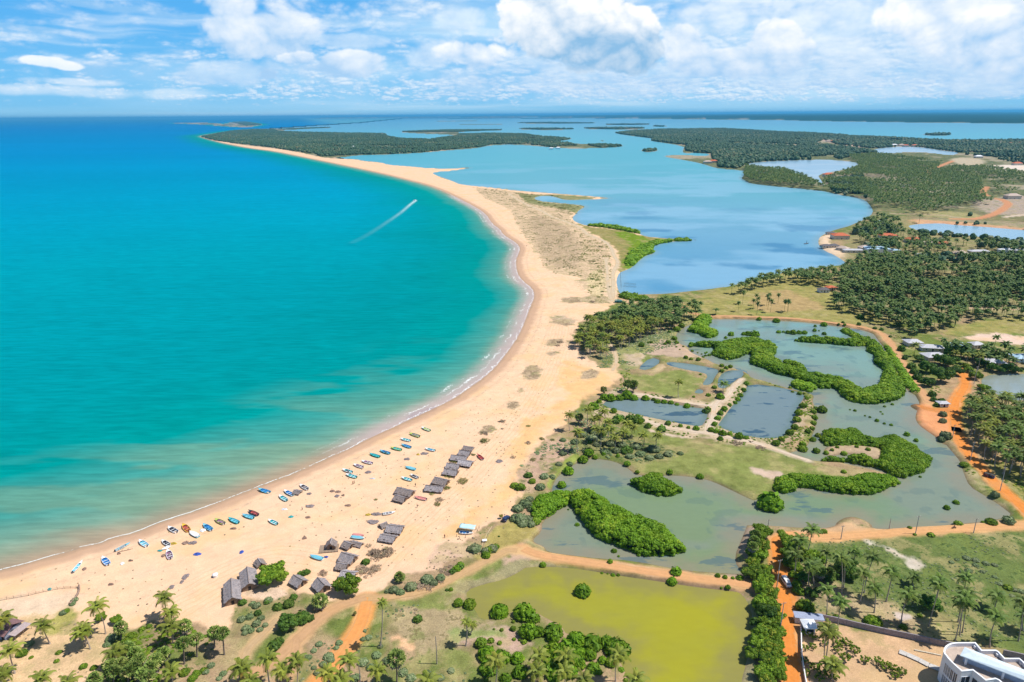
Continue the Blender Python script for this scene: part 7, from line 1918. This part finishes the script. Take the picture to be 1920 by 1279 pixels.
house('K', 1285, 648, 12, 9, 0, 'grey', 'cream', 'grey roofed house at the upper edge of the great grove', 3.5, 2)
house('K', 1525, 635, 15, 12, 0, 'pale', 'cream', 'tan pyramid roofed house in the right village wood', 3.5, 3.4)
house('K', 1640, 626, 22, 8, 0, 'grey', 'cream', 'long grey roofed house in the right village wood', 3, 1.4)
house('K', 1822, 617, 20, 9, 4, 'white', 'white', 'white roofed house near the right edge of the village wood', 3.5, 1.8)
house('K', 1905, 622, 14, 9, 0, 'grey', 'white', 'grey roofed house at the right edge of the village wood', 3.5, 1.8)
house('K', 1100, 620, 16, 8, 0, 'blue', 'white', 'low blue roofed house right of the biggest blue hall', 3, 1.2)
house('K', 1035, 443, 16, 8, 0, 'blue', 'white', 'small light blue roofed house in the palms by the shore bend', 3.5, 1.5)
house('K', 718, 152, 22, 12, 0, 'red', 'cream', 'orange roofed house between the inlet and the palm wood', 4, 3)
house('K', 1165, 215, 34, 14, 0, 'pale', 'white', 'pale roofed building in the middle of the palm wood', 5, 2)
for k, (x, y) in enumerate([(555, 282), (530, 285), (1062, 340), (745, 326), (765, 328), (1380, 212), (1400, 214), (1350, 212), (1440, 214), (1060, 194), (1080, 196), (1160, 200), (1860, 205), (1820, 203), (1890, 203), (1720, 262), (1890, 292), (1870, 432)]):
    house('M', x, y, 26, 14, 0, ('red', 'pale', 'red', 'white')[k % 4], 'cream', ('far red roofed house', 'far tan roofed house', 'far red roofed house', 'far white house')[k % 4] + ' among the distant lagoon woods', 6, 4, group='far houses among the woods')
for k, (x, y) in enumerate([(640, 236), (880, 222), (870, 226), (1000, 168), (990, 170), (1790, 230), (1760, 232)]):
    house('L', x, y, 22, 12, 0, 'white', 'white', 'far white house on the wooded peninsula', 6, 3, group='far houses on the peninsula')
# gate house of the compound
x, y = w1('S', 390, 625, BASE + 3.4); r = thing('gate_house', x, y, BASE, R(-3), 'small white square pavilion with a hip roof at the compound gate', 'pavilion')
me = np_mesh('roof', *rect_roof(3.6, 3.6, 1.1, 2.9, .45), [RM['white']]); link('roof', me, r)
pm('wall', [box(-1.6, 1.6, -1.6, 1.6, 0, 2.76)], WL['white'], r)
pm('window', [box(-1.1, 1.1, -1.66, -1.59, 1.0, 2.0)], GLS, r); pm('door', [box(1.59, 1.66, -.5, .5, 0, 2.1)], DARK, r)
x, y = w1('S', 385, 552, BASE + 2.4); r = thing('gate_shed', x, y, BASE, R(-10), 'blue grey flat sheet roof behind the white gate pavilion', 'shed')
GB = simple('blue_grey_sheet', (.30, .34, .46), .6, .12, 2)
pm('roof', [box(-4.6, 4.6, -1.6, 1.6, 2.3, 2.4)], GB, r); pm('wall', [box(-4.3, 4.3, -1.3, 1.3, 0, 2.29)], WL['white'], r); pm('door', [box(-1, 1, -1.37, -1.29, 0, 1.9)], DARK, r)
# compound walls
def wall(txt, h, th, m, label, nm='compound_wall', z=BASE, cap=None):
    l = W(S(txt), z); r = thing(nm, l[0][0], l[0][1], BASE - .2, 0, label, 'wall'); ps = []; cs_ = []; pl = []
    for a, b_ in zip(l[:-1], l[1:]):
        d = (b_ - a); n = np.array([-d[1], d[0]]) / np.hypot(*d) * th / 2; a = a - l[0]; b_ = b_ - l[0]
        def slab(w_, z0, z1):
            nn = n * w_; q = [a - nn, b_ - nn, b_ + nn, a + nn]
            return np.array([(*p, z0) for p in q] + [(*p, z1) for p in q]), np.array([(0, 3, 2, 1), (4, 5, 6, 7), (0, 1, 5, 4), (1, 2, 6, 5), (2, 3, 7, 6), (3, 0, 4, 7)])
        ps.append(slab(1, 0, h)); cs_.append(slab(1.5, h + .003, h + .1))
        k = int(np.hypot(*d) / 4)
        for i in range(k):
            q = a + (b_ - a) * (i + .5) / k; pl.append(box(q[0] - .18, q[0] + .18, q[1] - .18, q[1] + .18, 0, h + .14))
    pm('panel', ps, m, r); pm('coping', cs_, cap or m, r)
    for p in pl: pm('pier', [p], m, r)
CW = simple('grey_block_wall', (.26, .23, .25), .9, .2, 2)
wall('S 500,590 700,632 900,680 1100,725 1300,768 1460,800 D 1500,790', 2.2, .25, CW, 'grey block wall between the sandy compound and the palm field')
wall('T 1560,600 1760,640 1960,690 2300,770', 2.2, .25, CW, 'grey block wall behind the white building')
wall('S 292,680 298,800 300,900 305,1000 318,1120 345,1279 380,1450', 1.6, .2, WL['white'], 'thin white wall along the right verge of the orange road')
wall('T -130,550 0,600 200,690 360,775 560,850', .5, 1.3, simple('pale_paving', (.50, .47, .44), .9), 'low pale walkway leading to the white building', 'walkway')
wall('T 120,520 300,555 560,610', .4, .3, simple('pale_kerb', (.52, .46, .36), .9), 'low kerb around the planting bed by the white building', 'bed_kerb')

# ---------------------------------------------------------------- white building at the lower right corner
def white_building():
    ZP = 9.6; zb = BASE
    top = smooth(W(S('T 600,545 605,500 630,455 680,420 740,400 820,392'), zb + ZP), False, 2)
    back = W(S('T 1120,392 1225,515 1450,515 1500,540 1600,650 1840,650 1900,700 1990,800 2200,800 2300,900'), zb + ZP)
    front = W(S('T 2300,1330 2000,1330 1850,1180 1700,1190 1500,1010 1455,990 1290,1015 1080,848 895,865'), zb + ZP)
    fr2 = smooth(W(S('T 895,865 760,745 690,675 640,610 610,575 600,545'), zb + ZP), False, 1)
    loop = np.concatenate([top[:-1], back, front, fr2[1:-1]])
    c0 = loop.mean(0); P = loop - c0
    area = .5 * np.sum(P[:, 0] * np.roll(P[:, 1], -1) - np.roll(P[:, 0], -1) * P[:, 1])
    if area < 0: P = P[::-1]
    n = len(P)
    r = thing('white_building', c0[0], c0[1], zb, 0, 'modern white building with a rounded end and zigzag parapet at the lower right corner', 'building')
    WP = simple('white_render', (.72, .75, .80), .7, .05, 1)
    # inner offset for the parapet
    def off(d):
        e = np.roll(P, -1, 0) - P; e /= np.linalg.norm(e, axis=1)[:, None] + 1e-9
        nn = np.stack([-e[:, 1], e[:, 0]], 1); pn = np.roll(nn, 1, 0)
        m = nn + pn; m /= np.linalg.norm(m, axis=1)[:, None] + 1e-9
        k = d / np.clip(np.sum(m * nn, 1), .45, 1)
        return P + m * k[:, None]
    Q = off(.32)
    V = [(*p, 0) for p in P] + [(*p, ZP) for p in P] + [(*q, ZP) for q in Q] + [(*q, ZP - 1.25) for q in Q]
    F = []
    for i in range(n):
        j = (i + 1) % n
        for k in range(3): F.append((k * n + i, k * n + j, (k + 1) * n + j, (k + 1) * n + i))
    me = np_mesh('wall', np.array(V), np.array(F), [WP]); link('wall', me, r)
    Cp = off(-.05); Ci = off(.38)
    V = [(*p, ZP + .003) for p in Cp] + [(*p, ZP + .12) for p in Cp] + [(*p, ZP + .12) for p in Ci] + [(*p, ZP + .003) for p in Ci]
    F = []
    for i in range(n):
        j = (i + 1) % n
        for k in range(4): F.append((k * n + i, k * n + j, ((k + 1) % 4) * n + j, ((k + 1) % 4) * n + i))
    me = np_mesh('parapet_cap', np.array(V), np.array(F), [simple('white_cap', (.82, .84, .88), .6, .03, 1)]); link('parapet_cap', me, r)
    from mathutils.geometry import tessellate_polygon
    tri = tessellate_polygon([[Vector((*q, 0)) for q in Q]])
    me = np_mesh('roof_deck', np.array([(*q, ZP - 1.15) for q in Q]), np.array([t[::-1] if False else t for t in tri]), [simple('beige_roof_deck', (.46, .37, .31), .9, .12, .6)]); link('roof_deck', me, r)
    # long hip roof above the deck, on posts
    zr = zb + ZP + 1.5
    A = W(S('T 945,465 870,600 2250,1130 2250,960'), zr) - c0; Rg = W(S('T 1065,545 2250,1040'), zr + .9) - c0
    V = [(*A[0], zr - zb), (*A[1], zr - zb), (*A[2], zr - zb), (*A[3], zr - zb), (*Rg[0], zr - zb + .9), (*Rg[1], zr - zb + .9)]
    V += [(a, b, c - .25) for a, b, c in V[:4]]
    F4 = [(1, 2, 5, 4), (0, 4, 5, 3), (6, 7, 1, 0), (7, 8, 2, 1), (8, 9, 3, 2), (9, 6, 0, 3), (6, 9, 8, 7)]
    me = np_mesh('upper_roof', np.array(V), [np.array(F4), np.array([(0, 1, 4), (2, 3, 5)])], [simple('pale_blue_roof_slab', (.60, .69, .75), .6, .06, 1)]); link('upper_roof', me, r)
    A1, A2, A0, A3 = np.array(A[1]), np.array(A[2]), np.array(A[0]), np.array(A[3])
    dirn = (A2 - A1) / np.linalg.norm(A2 - A1); inw = (A0 - A1) / np.linalg.norm(A0 - A1)
    Lr = np.linalg.norm(A2 - A1)
    for k in range(7):
        p = A1 + dirn * (1.6 + k * 8.7) + inw * .4
        if k * 8.7 + 1.6 < Lr: pm('roof_post', [box(p[0] - .22, p[0] + .22, p[1] - .22, p[1] + .22, ZP - 1.1, zr - zb - .26)], WP, r)
    # low wall of the penthouse under the roof
    a = A1 + dirn * .8 + inw * 1.3; b = A2 + inw * 1.3; c_ = A3 - inw * .5; d = A0 + dirn * .8 - inw * .5
    V = [(*q, ZP - 1.14) for q in (a, b, c_, d)] + [(*q, zr - zb - .27) for q in (a, b, c_, d)]
    me = np_mesh('penthouse_wall', np.array(V), np.array([(0, 1, 5, 4), (1, 2, 6, 5), (2, 3, 7, 6), (3, 0, 4, 7)]), [simple('blue_grey_wall', (.33, .42, .55), .6, .1, 1)]); link('penthouse_wall', me, r)
    # windows: dark glass set on the facade segments that face the garden
    fronts = [(P[i], P[(i + 1) % n]) for i in range(n)]
    for i, (a, b) in enumerate(fronts):
        e = b - a; L = np.hypot(*e)
        if L < .75: continue
        nrm = np.array([e[1], -e[0]]) / L
        if nrm[1] > .35: continue
        e = e / L
        for z0, z1 in ((.6, 3.6), (4.3, 7.6)):
            w0, w1_ = .12 * L, .88 * L
            def quad(u0, u1, z0_, z1_, o0, o1):
                q = [a + e * u0 + nrm * o0, a + e * u1 + nrm * o0, a + e * u1 + nrm * o1, a + e * u0 + nrm * o1]
                return np.array([(*p, z0_) for p in q] + [(*p, z1_) for p in q]), np.array([(0, 1, 2, 3), (4, 7, 6, 5), (0, 4, 5, 1), (1, 5, 6, 2), (2, 6, 7, 3), (3, 7, 4, 0)])
            f = pm('window', [quad(w0 - .1, w1_ + .1, z0 - .1, z0, -.02, .09), quad(w0 - .1, w1_ + .1, z1, z1 + .1, -.02, .09), quad(w0 - .1, w0, z0, z1, -.02, .09), quad(w1_, w1_ + .1, z0, z1, -.02, .09), quad((w0 + w1_) / 2 - .05, (w0 + w1_) / 2 + .05, z0, z1, -.02, .08)], WP, r)
            pm('pane', [quad(w0, w1_, z0, z1, -.01, .04)], GLS, f)
    # steps in the back parapet recesses: little water spouts
    for q in W(S('T 1100,440 1465,570 1850,700'), zb + ZP - .6) - c0:
        pm('roof_vent', [box(q[0] - .35, q[0] + .35, q[1] - .9, q[1] - .2, ZP - 1.14, ZP - .3)], WP, r)
white_building()

# ---------------------------------------------------------------- vehicles
TYRE = simple('tyre_rubber', (.03, .03, .03), .9); RIMM = simple('wheel_rim', (.5, .5, .52), .4, .05, 3, .5, .6)
LAMP, _nt, _b = mat('clear_headlight'); _b.inputs['Base Color'].default_value = (.8, .8, .78, 1); _b.inputs['Roughness'].default_value = .15
TAIL, _nt, _b = mat('red_tail_light'); _b.inputs['Base Color'].default_value = (.5, .02, .02, 1); _b.inputs['Roughness'].default_value = .25
def wheel(x, y, rad, w, parent):
    V = []; F = []
    def cyl(r, hw, n=18):
        v = []; 
        for s in (-1, 1):
            for k in range(n): a = 2 * math.pi * k / n; v.append((x + r * math.cos(a), y + s * hw, rad + r * math.sin(a)))
        f4 = [(k, (k + 1) % n, n + (k + 1) % n, n + k) for k in range(n)]
        v += [(x, y - hw, rad), (x, y + hw, rad)]
        f3 = [(2 * n, (k + 1) % n, k) for k in range(n)] + [(2 * n + 1, n + k, n + (k + 1) % n) for k in range(n)]
        return np.array(v), [np.array(f4), np.array(f3)]
    v, f = cyl(rad, w / 2); o = link('wheel', np_mesh('wheel', v, f, [TYRE]), parent)
    v, f = cyl(rad * .58, w / 2 + .015); link('rim', np_mesh('rim', v, f, [RIMM]), o)
def shell(sections):
    """sections: list of (x, half width bottom, half width top, z0, z1) -> closed loft along x, bevelled profile"""
    V = []; F = []
    for x, wb, wt, z0, z1 in sections:
        zm = z0 + (z1 - z0) * .5
        V += [(x, -wb * .94, z0), (x, -wb, z0 + .12), (x, -wb, zm), (x, -wt, z1 - .08), (x, -wt * .9, z1), (x, wt * .9, z1), (x, wt, z1 - .08), (x, wb, zm), (x, wb, z0 + .12), (x, wb * .94, z0)]
    for i in range(len(sections) - 1):
        for k in range(10): F.append((i * 10 + k, (i + 1) * 10 + k, (i + 1) * 10 + (k + 1) % 10, i * 10 + (k + 1) % 10))
    e = (len(sections) - 1) * 10
    F4 = np.array(F); cap = [np.arange(10)[None], (np.arange(10)[::-1] + e)[None]]
    return np.array(V), [F4, np.concatenate(cap)]
def vehicle(l, x, y, rz, kind, body, label, nm, cat, L=4.8, Wd=1.8, group=None):
    cx, cy = w1(l, x, y); r = thing(nm, cx, cy, BASE + .04, R(rz), label, cat, group)
    hw = Wd / 2; V = None
    if kind == 'van':
        link('body', np_mesh('body', *shell([(-L / 2, hw * .9, hw * .82, .35, 1.85), (-L / 2 + .15, hw, hw * .88, .3, 1.98), (L * .12, hw, hw * .88, .3, 2.0), (L * .28, hw, hw * .84, .3, 1.75), (L * .40, hw, hw * .92, .3, 1.15), (L / 2 - .1, hw * .96, hw * .9, .32, .98), (L / 2, hw * .88, hw * .8, .4, .85)]), [body], False), r)
        top = [(L * .275, 1.72), (L * .395, 1.18)]
        sw = (-L * .44, L * .22, 1.22, 1.72)
    elif kind == 'car':
        link('body', np_mesh('body', *shell([(-L / 2, hw * .9, hw * .85, .4, 1.0), (-L * .44, hw, hw * .95, .35, 1.1), (-L * .42, hw, hw * .80, .35, 1.62), (L * .05, hw, hw * .80, .35, 1.66), (L * .20, hw, hw * .92, .35, 1.1), (L * .46, hw * .98, hw * .9, .35, 1.0), (L / 2, hw * .88, hw * .8, .42, .85)]), [body]), r)
        top = [(L * .055, 1.6), (L * .19, 1.14)]; sw = (-L * .38, L * .04, 1.12, 1.5)
    else:   # truck or safari bus with an open roofed back
        link('body', np_mesh('body', *shell([(-L / 2, hw, hw, .55, 1.5), (-L / 2 + .1, hw, hw, .5, 1.5), (L * .22, hw, hw, .5, 1.5), (L * .23, hw, hw * .92, .5, 2.1), (L * .36, hw, hw * .9, .5, 2.05), (L * .42, hw, hw * .92, .5, 1.35), (L / 2, hw * .95, hw * .85, .55, 1.15)]), [body]), r)
        pm('canopy', [box(-L / 2 + .1, L * .24, -hw * 1.02, hw * 1.02, 2.3, 2.4)], body, r, bevel=.03)
        for sx in (-L / 2 + .2, -L * .14, L * .2):
            for sy in (-1, 1): pm('canopy_post', [box(sx - .05, sx + .05, sy * hw * .95 - .05, sy * hw * .95 + .05, 1.5, 2.3)], body, r)
        top = [(L * .362, 2.0), (L * .418, 1.42)]; sw = (L * .24, L * .35, 1.4, 1.9)
    (xa, za), (xb, zb_) = top; wy = hw * .80
    dx, dz = xb - xa, zb_ - za; ln = math.hypot(dx, dz); nx, nz = -dz / ln * .02, dx / ln * .02
    if nx < 0: nx, nz = -nx, -nz
    V = np.array([(xa + nx, -wy, za + abs(nz)), (xa + nx, wy, za + abs(nz)), (xb + nx, wy, zb_ + abs(nz)), (xb + nx, -wy, zb_ + abs(nz))])
    link('windscreen', np_mesh('windscreen', V, np.array([(0, 3, 2, 1)]), [GLS]), r)
    for sy in (-1, 1):
        o = pm('side_window', [box(sw[0], sw[1], sy * hw * .955 - .04, sy * hw * .955 + .04, sw[2], sw[3])], GLS, r)
        pm('headlight', [box(L / 2 - .05, L / 2 + .02, sy * hw * .66 - .16, sy * hw * .66 + .16, .62, .8)], LAMP, r)
        pm('tail_light', [box(-L / 2 - .02, -L / 2 + .04, sy * hw * .74 - .1, sy * hw * .74 + .1, .7, .95)], TAIL, r)
    pm('rear_window', [box(-L / 2 - .03, -L / 2 + .1, -hw * .62, hw * .62, 1.15, 1.5 if kind != 'van' else 1.7)], GLS, r) if kind != 'truck' else None
    pm('bumper', [box(L / 2 - .04, L / 2 + .08, -hw * .85, hw * .85, .32, .5)], simple('dark_bumper', (.06, .06, .06)) if 'DB' not in globals() else DB, r)
    pm('number_plate', [box(L / 2 + .08, L / 2 + .1, -.26, .26, .36, .47)], WT, r)
    rad = .33 if kind != 'truck' else .45
    for sx in (-L * .31, L * .32):
        for sy in (-1, 1): wheel(sx, sy * (hw - .08), rad, .24, r)
    return r
DB = simple('dark_bumper_plastic', (.06, .06, .06))
vehicle('S', 136, 205, -86, 'van', paint('white_car_paint', (.82, .83, .84), .25), 'white minivan driving down the orange road', 'minivan', 'van', 4.9, 1.85)
vehicle('Q', 1832, 405, 62, 'car', paint('navy_car_paint', (.03, .05, .12), .25), 'dark blue car parked at the edge of the beach sand', 'parked_car', 'car', 4.3, 1.75)
vehicle('H', 478, 190, -8, 'truck', paint('green_truck_paint', (.02, .22, .20), .3), 'green open backed truck at the end of the spit track', 'truck', 'truck', 7.5, 2.3)
def tuk(l, x, y, rz, col, label):
    cx, cy = w1(l, x, y); r = thing('three_wheeler', cx, cy, BASE + .04, R(rz), label, 'auto rickshaw', 'three wheelers on the orange road')
    link('body', np_mesh('body', *shell([(-1.3, .62, .6, .3, .95), (-1.2, .68, .66, .28, 1.0), (.2, .68, .6, .28, .7), (.9, .5, .42, .3, .95), (1.25, .28, .2, .35, .85)]), [col]), r)
    pm('roof', [box(-1.25, .75, -.66, .66, 1.66, 1.74)], DB, r, bevel=.03)
    pm('windscreen', [box(.74, .78, -.45, .45, .95, 1.62)], GLS, r)
    for sx in (-1.1, .68):
        for sy in (-.58, .58): pm('roof_post', [box(sx - .03, sx + .03, sy - .03, sy + .03, .7, 1.66)], DB, r)
    pm('seat', [box(-1.0, -.5, -.5, .5, .7, 1.15)], TARP['brown'], r)
    pm('headlight', [box(1.2, 1.29, -.1, .1, .62, .78)], LAMP, r)
    wheel(1.0, 0, .22, .12, r); wheel(-.8, -.6, .22, .14, r); wheel(-.8, .6, .22, .14, r)
tuk('G', 1655, 492, 125, paint('maroon_paint', (.20, .04, .03)), 'dark three wheeler, left one of two side by side on the orange road')
tuk('G', 1690, 502, 125, paint('navy_paint', (.03, .05, .12)), 'dark blue three wheeler, right one of two side by side on the orange road')

# ---------------------------------------------------------------- people
SKIN = simple('brown_skin', (.22, .12, .075), .6, .08, 3); CLO = {k: simple(k + '_clothes', c, .9, .12, 5) for k, c in (('dark', (.05, .05, .07)), ('red', (.42, .06, .05)), ('white', (.65, .64, .6)), ('blue', (.06, .13, .36)), ('brown', (.28, .16, .09)))}
def person(x, y, z, rz, label, shirt, trou, seated=False, walk=.14, name='person'):
    r = thing(name, x, y, z, R(rz), label, 'person')
    if seated:
        J = [(0, 0, .78), (0, 0, 1.0), (.05, 0, 1.25), (.08, 0, 1.38), (.1, 0, 1.46), (.13, 0, 1.62), (0, .1, .76), (.42, .17, .74), (.38, .19, .3), (.52, .19, .26), (0, -.1, .76), (.42, -.17, .74), (.38, -.19, .3), (.52, -.19, .26),
             (.06, .19, 1.32), (.2, .25, 1.08), (.5, .22, 1.08), (.06, -.19, 1.32), (.2, -.25, 1.08), (.5, -.22, 1.08)]
    else:
        w = walk
        J = [(0, 0, .92), (0, 0, 1.12), (0, 0, 1.34), (0, 0, 1.45), (.01, 0, 1.52), (.03, 0, 1.66), (0, .09, .88), (w, .10, .48), (w * .6, .1, .07), (w * .6 + .17, .11, .03), (0, -.09, .88), (-w * .5, -.10, .48), (-w * 1.6, -.1, .1), (-w * 1.6 + .16, -.11, .03),
             (0, .18, 1.40), (-.06, .24, 1.12), (.06, .26, .88), (0, -.18, 1.40), (.05, -.24, 1.12), (.2, -.25, .92)]
    E = [(0, 1), (1, 2), (2, 3), (3, 4), (4, 5), (0, 6), (6, 7), (7, 8), (8, 9), (0, 10), (10, 11), (11, 12), (12, 13), (2, 14), (14, 15), (15, 16), (2, 17), (17, 18), (18, 19)]
    RD = [.13, .115, .135, .06, .055, .095, .09, .06, .042, .03, .09, .06, .042, .03, .055, .042, .032, .055, .042, .032]
    J = list(J); RD = list(RD)
    for hnd in (16, 19):                      # palm, fingers and thumb
        hx, hy, hz_ = J[hnd]; fwd = (.6, 0, -.8) if not seated else (1, 0, -.1)
        J.append((hx + fwd[0] * .09, hy, hz_ + fwd[2] * .09)); RD.append(.024); E.append((hnd, len(J) - 1)); pmi = len(J) - 1
        for k, o_ in enumerate((-.03, -.01, .01, .03)):
            q = J[pmi]; J.append((q[0] + fwd[0] * (.07 - .01 * abs(k - 1.5)), q[1] + o_, q[2] + fwd[2] * .07)); RD.append(.009); E.append((pmi, len(J) - 1))
        J.append((hx + fwd[0] * .07 + .02, hy - .04 * np.sign(hy), hz_ + fwd[2] * .06)); RD.append(.01); E.append((hnd, len(J) - 1))
    me = bpy.data.meshes.new('body'); me.from_pydata(J, E, []); o = link('body', me, r)
    sk = o.modifiers.new('skin', 'SKIN'); sub = o.modifiers.new('sub', 'SUBSURF'); sub.levels = sub.render_levels = 2
    for i, v in enumerate(me.skin_vertices[0].data): v.radius = (RD[i], RD[i]); v.use_root = i == 0
    me.materials.append(SKIN)
    def skinpart(nm, idx, eds, gr, m):
        me = bpy.data.meshes.new(nm); me.from_pydata([J[i] for i in idx], [(idx.index(a), idx.index(b)) for a, b in eds], []); o = link(nm, me, r)
        o.modifiers.new('skin', 'SKIN'); sb_ = o.modifiers.new('sub', 'SUBSURF'); sb_.levels = sb_.render_levels = 2
        for k, v in enumerate(me.skin_vertices[0].data): q = RD[idx[k]] + gr; v.radius = (q, q); v.use_root = k == 0
        me.materials.append(m)
    skinpart('shirt', [1, 2, 3, 14, 15, 17, 18], [(1, 2), (2, 3), (2, 14), (14, 15), (2, 17), (17, 18)], .022, CLO[shirt])
    skinpart('trousers', [0, 6, 7, 8, 10, 11, 12], [(0, 6), (6, 7), (7, 8), (0, 10), (10, 11), (11, 12)], .022, CLO[trou])
    hx, _, hz_ = J[5]
    v, f = ico(2); v = v[:]; pm('hair', [(v * (.105, .1, .085) + (hx - .02, 0, hz_ + .05), f)], CLO['dark'], r, True)
    v, f = ico(1); pm('face', [(v * .014 + (hx + .092, .034, hz_ + .0), f), (v * .014 + (hx + .092, -.034, hz_ + .0), f), (v * (.02, .014, .022) + (hx + .1, 0, hz_ - .03), f), (v * (.012, .03, .008) + (hx + .088, 0, hz_ - .062), f)], CLO['brown'], r)
    return r
for (l, x, y, rz, lab, s, t) in (('Q', 605, 232, 200, 'person in brown walking on the sand beside the red flat boat', 'brown', 'dark'), ('Q', 985, 655, 90, 'person in dark clothes standing on the wide sand track', 'red', 'dark'),
                                 ('E', 265, 785, 20, 'person in dark clothes standing beside a grey net heap', 'blue', 'dark'), ('E', 645, 592, 150, 'person in red, left of two near the curved line of boats', 'red', 'brown'),
                                 ('E', 655, 588, 30, 'person in dark clothes, right of two near the curved line of boats', 'dark', 'brown'), ('E', 1113, 608, 60, 'person standing behind the pair of brown huts', 'dark', 'dark'), ('J', 507, 725, 100, 'person in dark clothes alone at the surf on the long beach', 'dark', 'dark')):
    cx, cy = w1(l, x, y); person(cx, cy, zat(cx, cy), rz, lab, s, t)
# motorbike with rider on the lagoon road
cx, cy = w1('D', 1511, 96); r = thing('motorbike', cx, cy, BASE + .05, R(178), 'dark motorbike with a rider on the lagoon road', 'motorbike')
wheel(.65, 0, .3, .1, r); wheel(-.62, 0, .3, .12, r)
pm('frame', [tube([(.65, 0, .3), (.45, 0, .85), (.1, 0, .72), (-.5, 0, .62), (-.62, 0, .3)], [.04, .05, .12, .08, .04], 6)], PC['red'], r)
pm('seat', [box(-.55, .1, -.13, .13, .72, .80)], DB, r, bevel=.03); pm('handlebar', [tube([(.42, -.35, 1.0), (.48, 0, .92), (.42, .35, 1.0)], [.025, .03, .025], 5)], DB, r)
pm('engine', [box(-.15, .3, -.15, .15, .25, .55)], MOTOR, r, bevel=.04); pm('headlight', [box(.52, .6, -.08, .08, .82, .96)], LAMP, r)
p = person(cx + .15, cy, BASE + .05, 178, 'person in dark clothes riding the motorbike on the lagoon road', 'red', 'dark', seated=True)

# ---------------------------------------------------------------- thin air between here and the horizon
def haze():
    x0, x1, y0, y1, z0, z1 = -150000, 152000, -5000, 152000, -3.0, 260.0
    v, f = box(x0, x1, y0, y1, z0, z1)
    m = bpy.data.materials.new('haze'); m.use_nodes = True; nt = m.node_tree; nt.nodes.remove(nt.nodes['Principled BSDF'])
    pv = N(nt, 'ShaderNodeVolumePrincipled'); pv.inputs['Color'].default_value = (.13, .58, 1.0, 1); pv.inputs['Density'].default_value = HAZE_D
    pv.inputs['Anisotropy'].default_value = .1
    nt.links.new(pv.outputs[0], nt.nodes['Material Output'].inputs['Volume'])
    o = link('haze', np_mesh('haze', v, f, [m])); tagp(o, 'thin blue sea haze towards the horizon', 'haze', None, 'stuff')
HAZE_D = 0.00003
haze()

# ---------------------------------------------------------------- each member of a small look-alike group says which one it is
ORD = ['leftmost'] + [w + ' from left' for w in 'second third fourth fifth sixth seventh eighth ninth tenth eleventh twelfth thirteenth fourteenth fifteenth sixteenth seventeenth eighteenth nineteenth twentieth'.split()]
ORD += ['twenty-' + w + ' from left' for w in 'first second third fourth fifth sixth seventh eighth ninth'.split()] + ['thirtieth from left']
def single_out():
    bpy.context.view_layer.update()
    gr = {}
    for o in COL.objects:
        if o.parent is None and o.get('group') and o.get('label'): gr.setdefault(o['group'], []).append(o)
    for g, os_ in gr.items():
        n = len(os_)
        if n < 2 or n > 30: continue
        labs = [o['label'] for o in os_]
        P = np.array([o.matrix_world.translation[:] for o in os_]); u, v = proj(P[:, 0], P[:, 1], P[:, 2])
        sz = np.array([max(o.scale) for o in os_]); md = np.median(sz)
        for k, i in enumerate(np.argsort(u)):
            if labs.count(labs[i]) < 2: continue
            size = 'large ' if sz[i] > md * 1.3 else ('small ' if sz[i] < md * .72 else '')
            kind = os_[i].name.split('.')[0].replace('_', ' ')
            w = (ORD[k] if k < n - 1 else 'rightmost') if n > 2 else ('left one', 'right one')[k]
            new = size + kind + ', ' + w + ' of the ' + g
            if len(new.split()) > 16: new = new.replace('large ', '').replace('small ', '')
            if len(new.split()) <= 16: os_[i]['label'] = new
single_out()
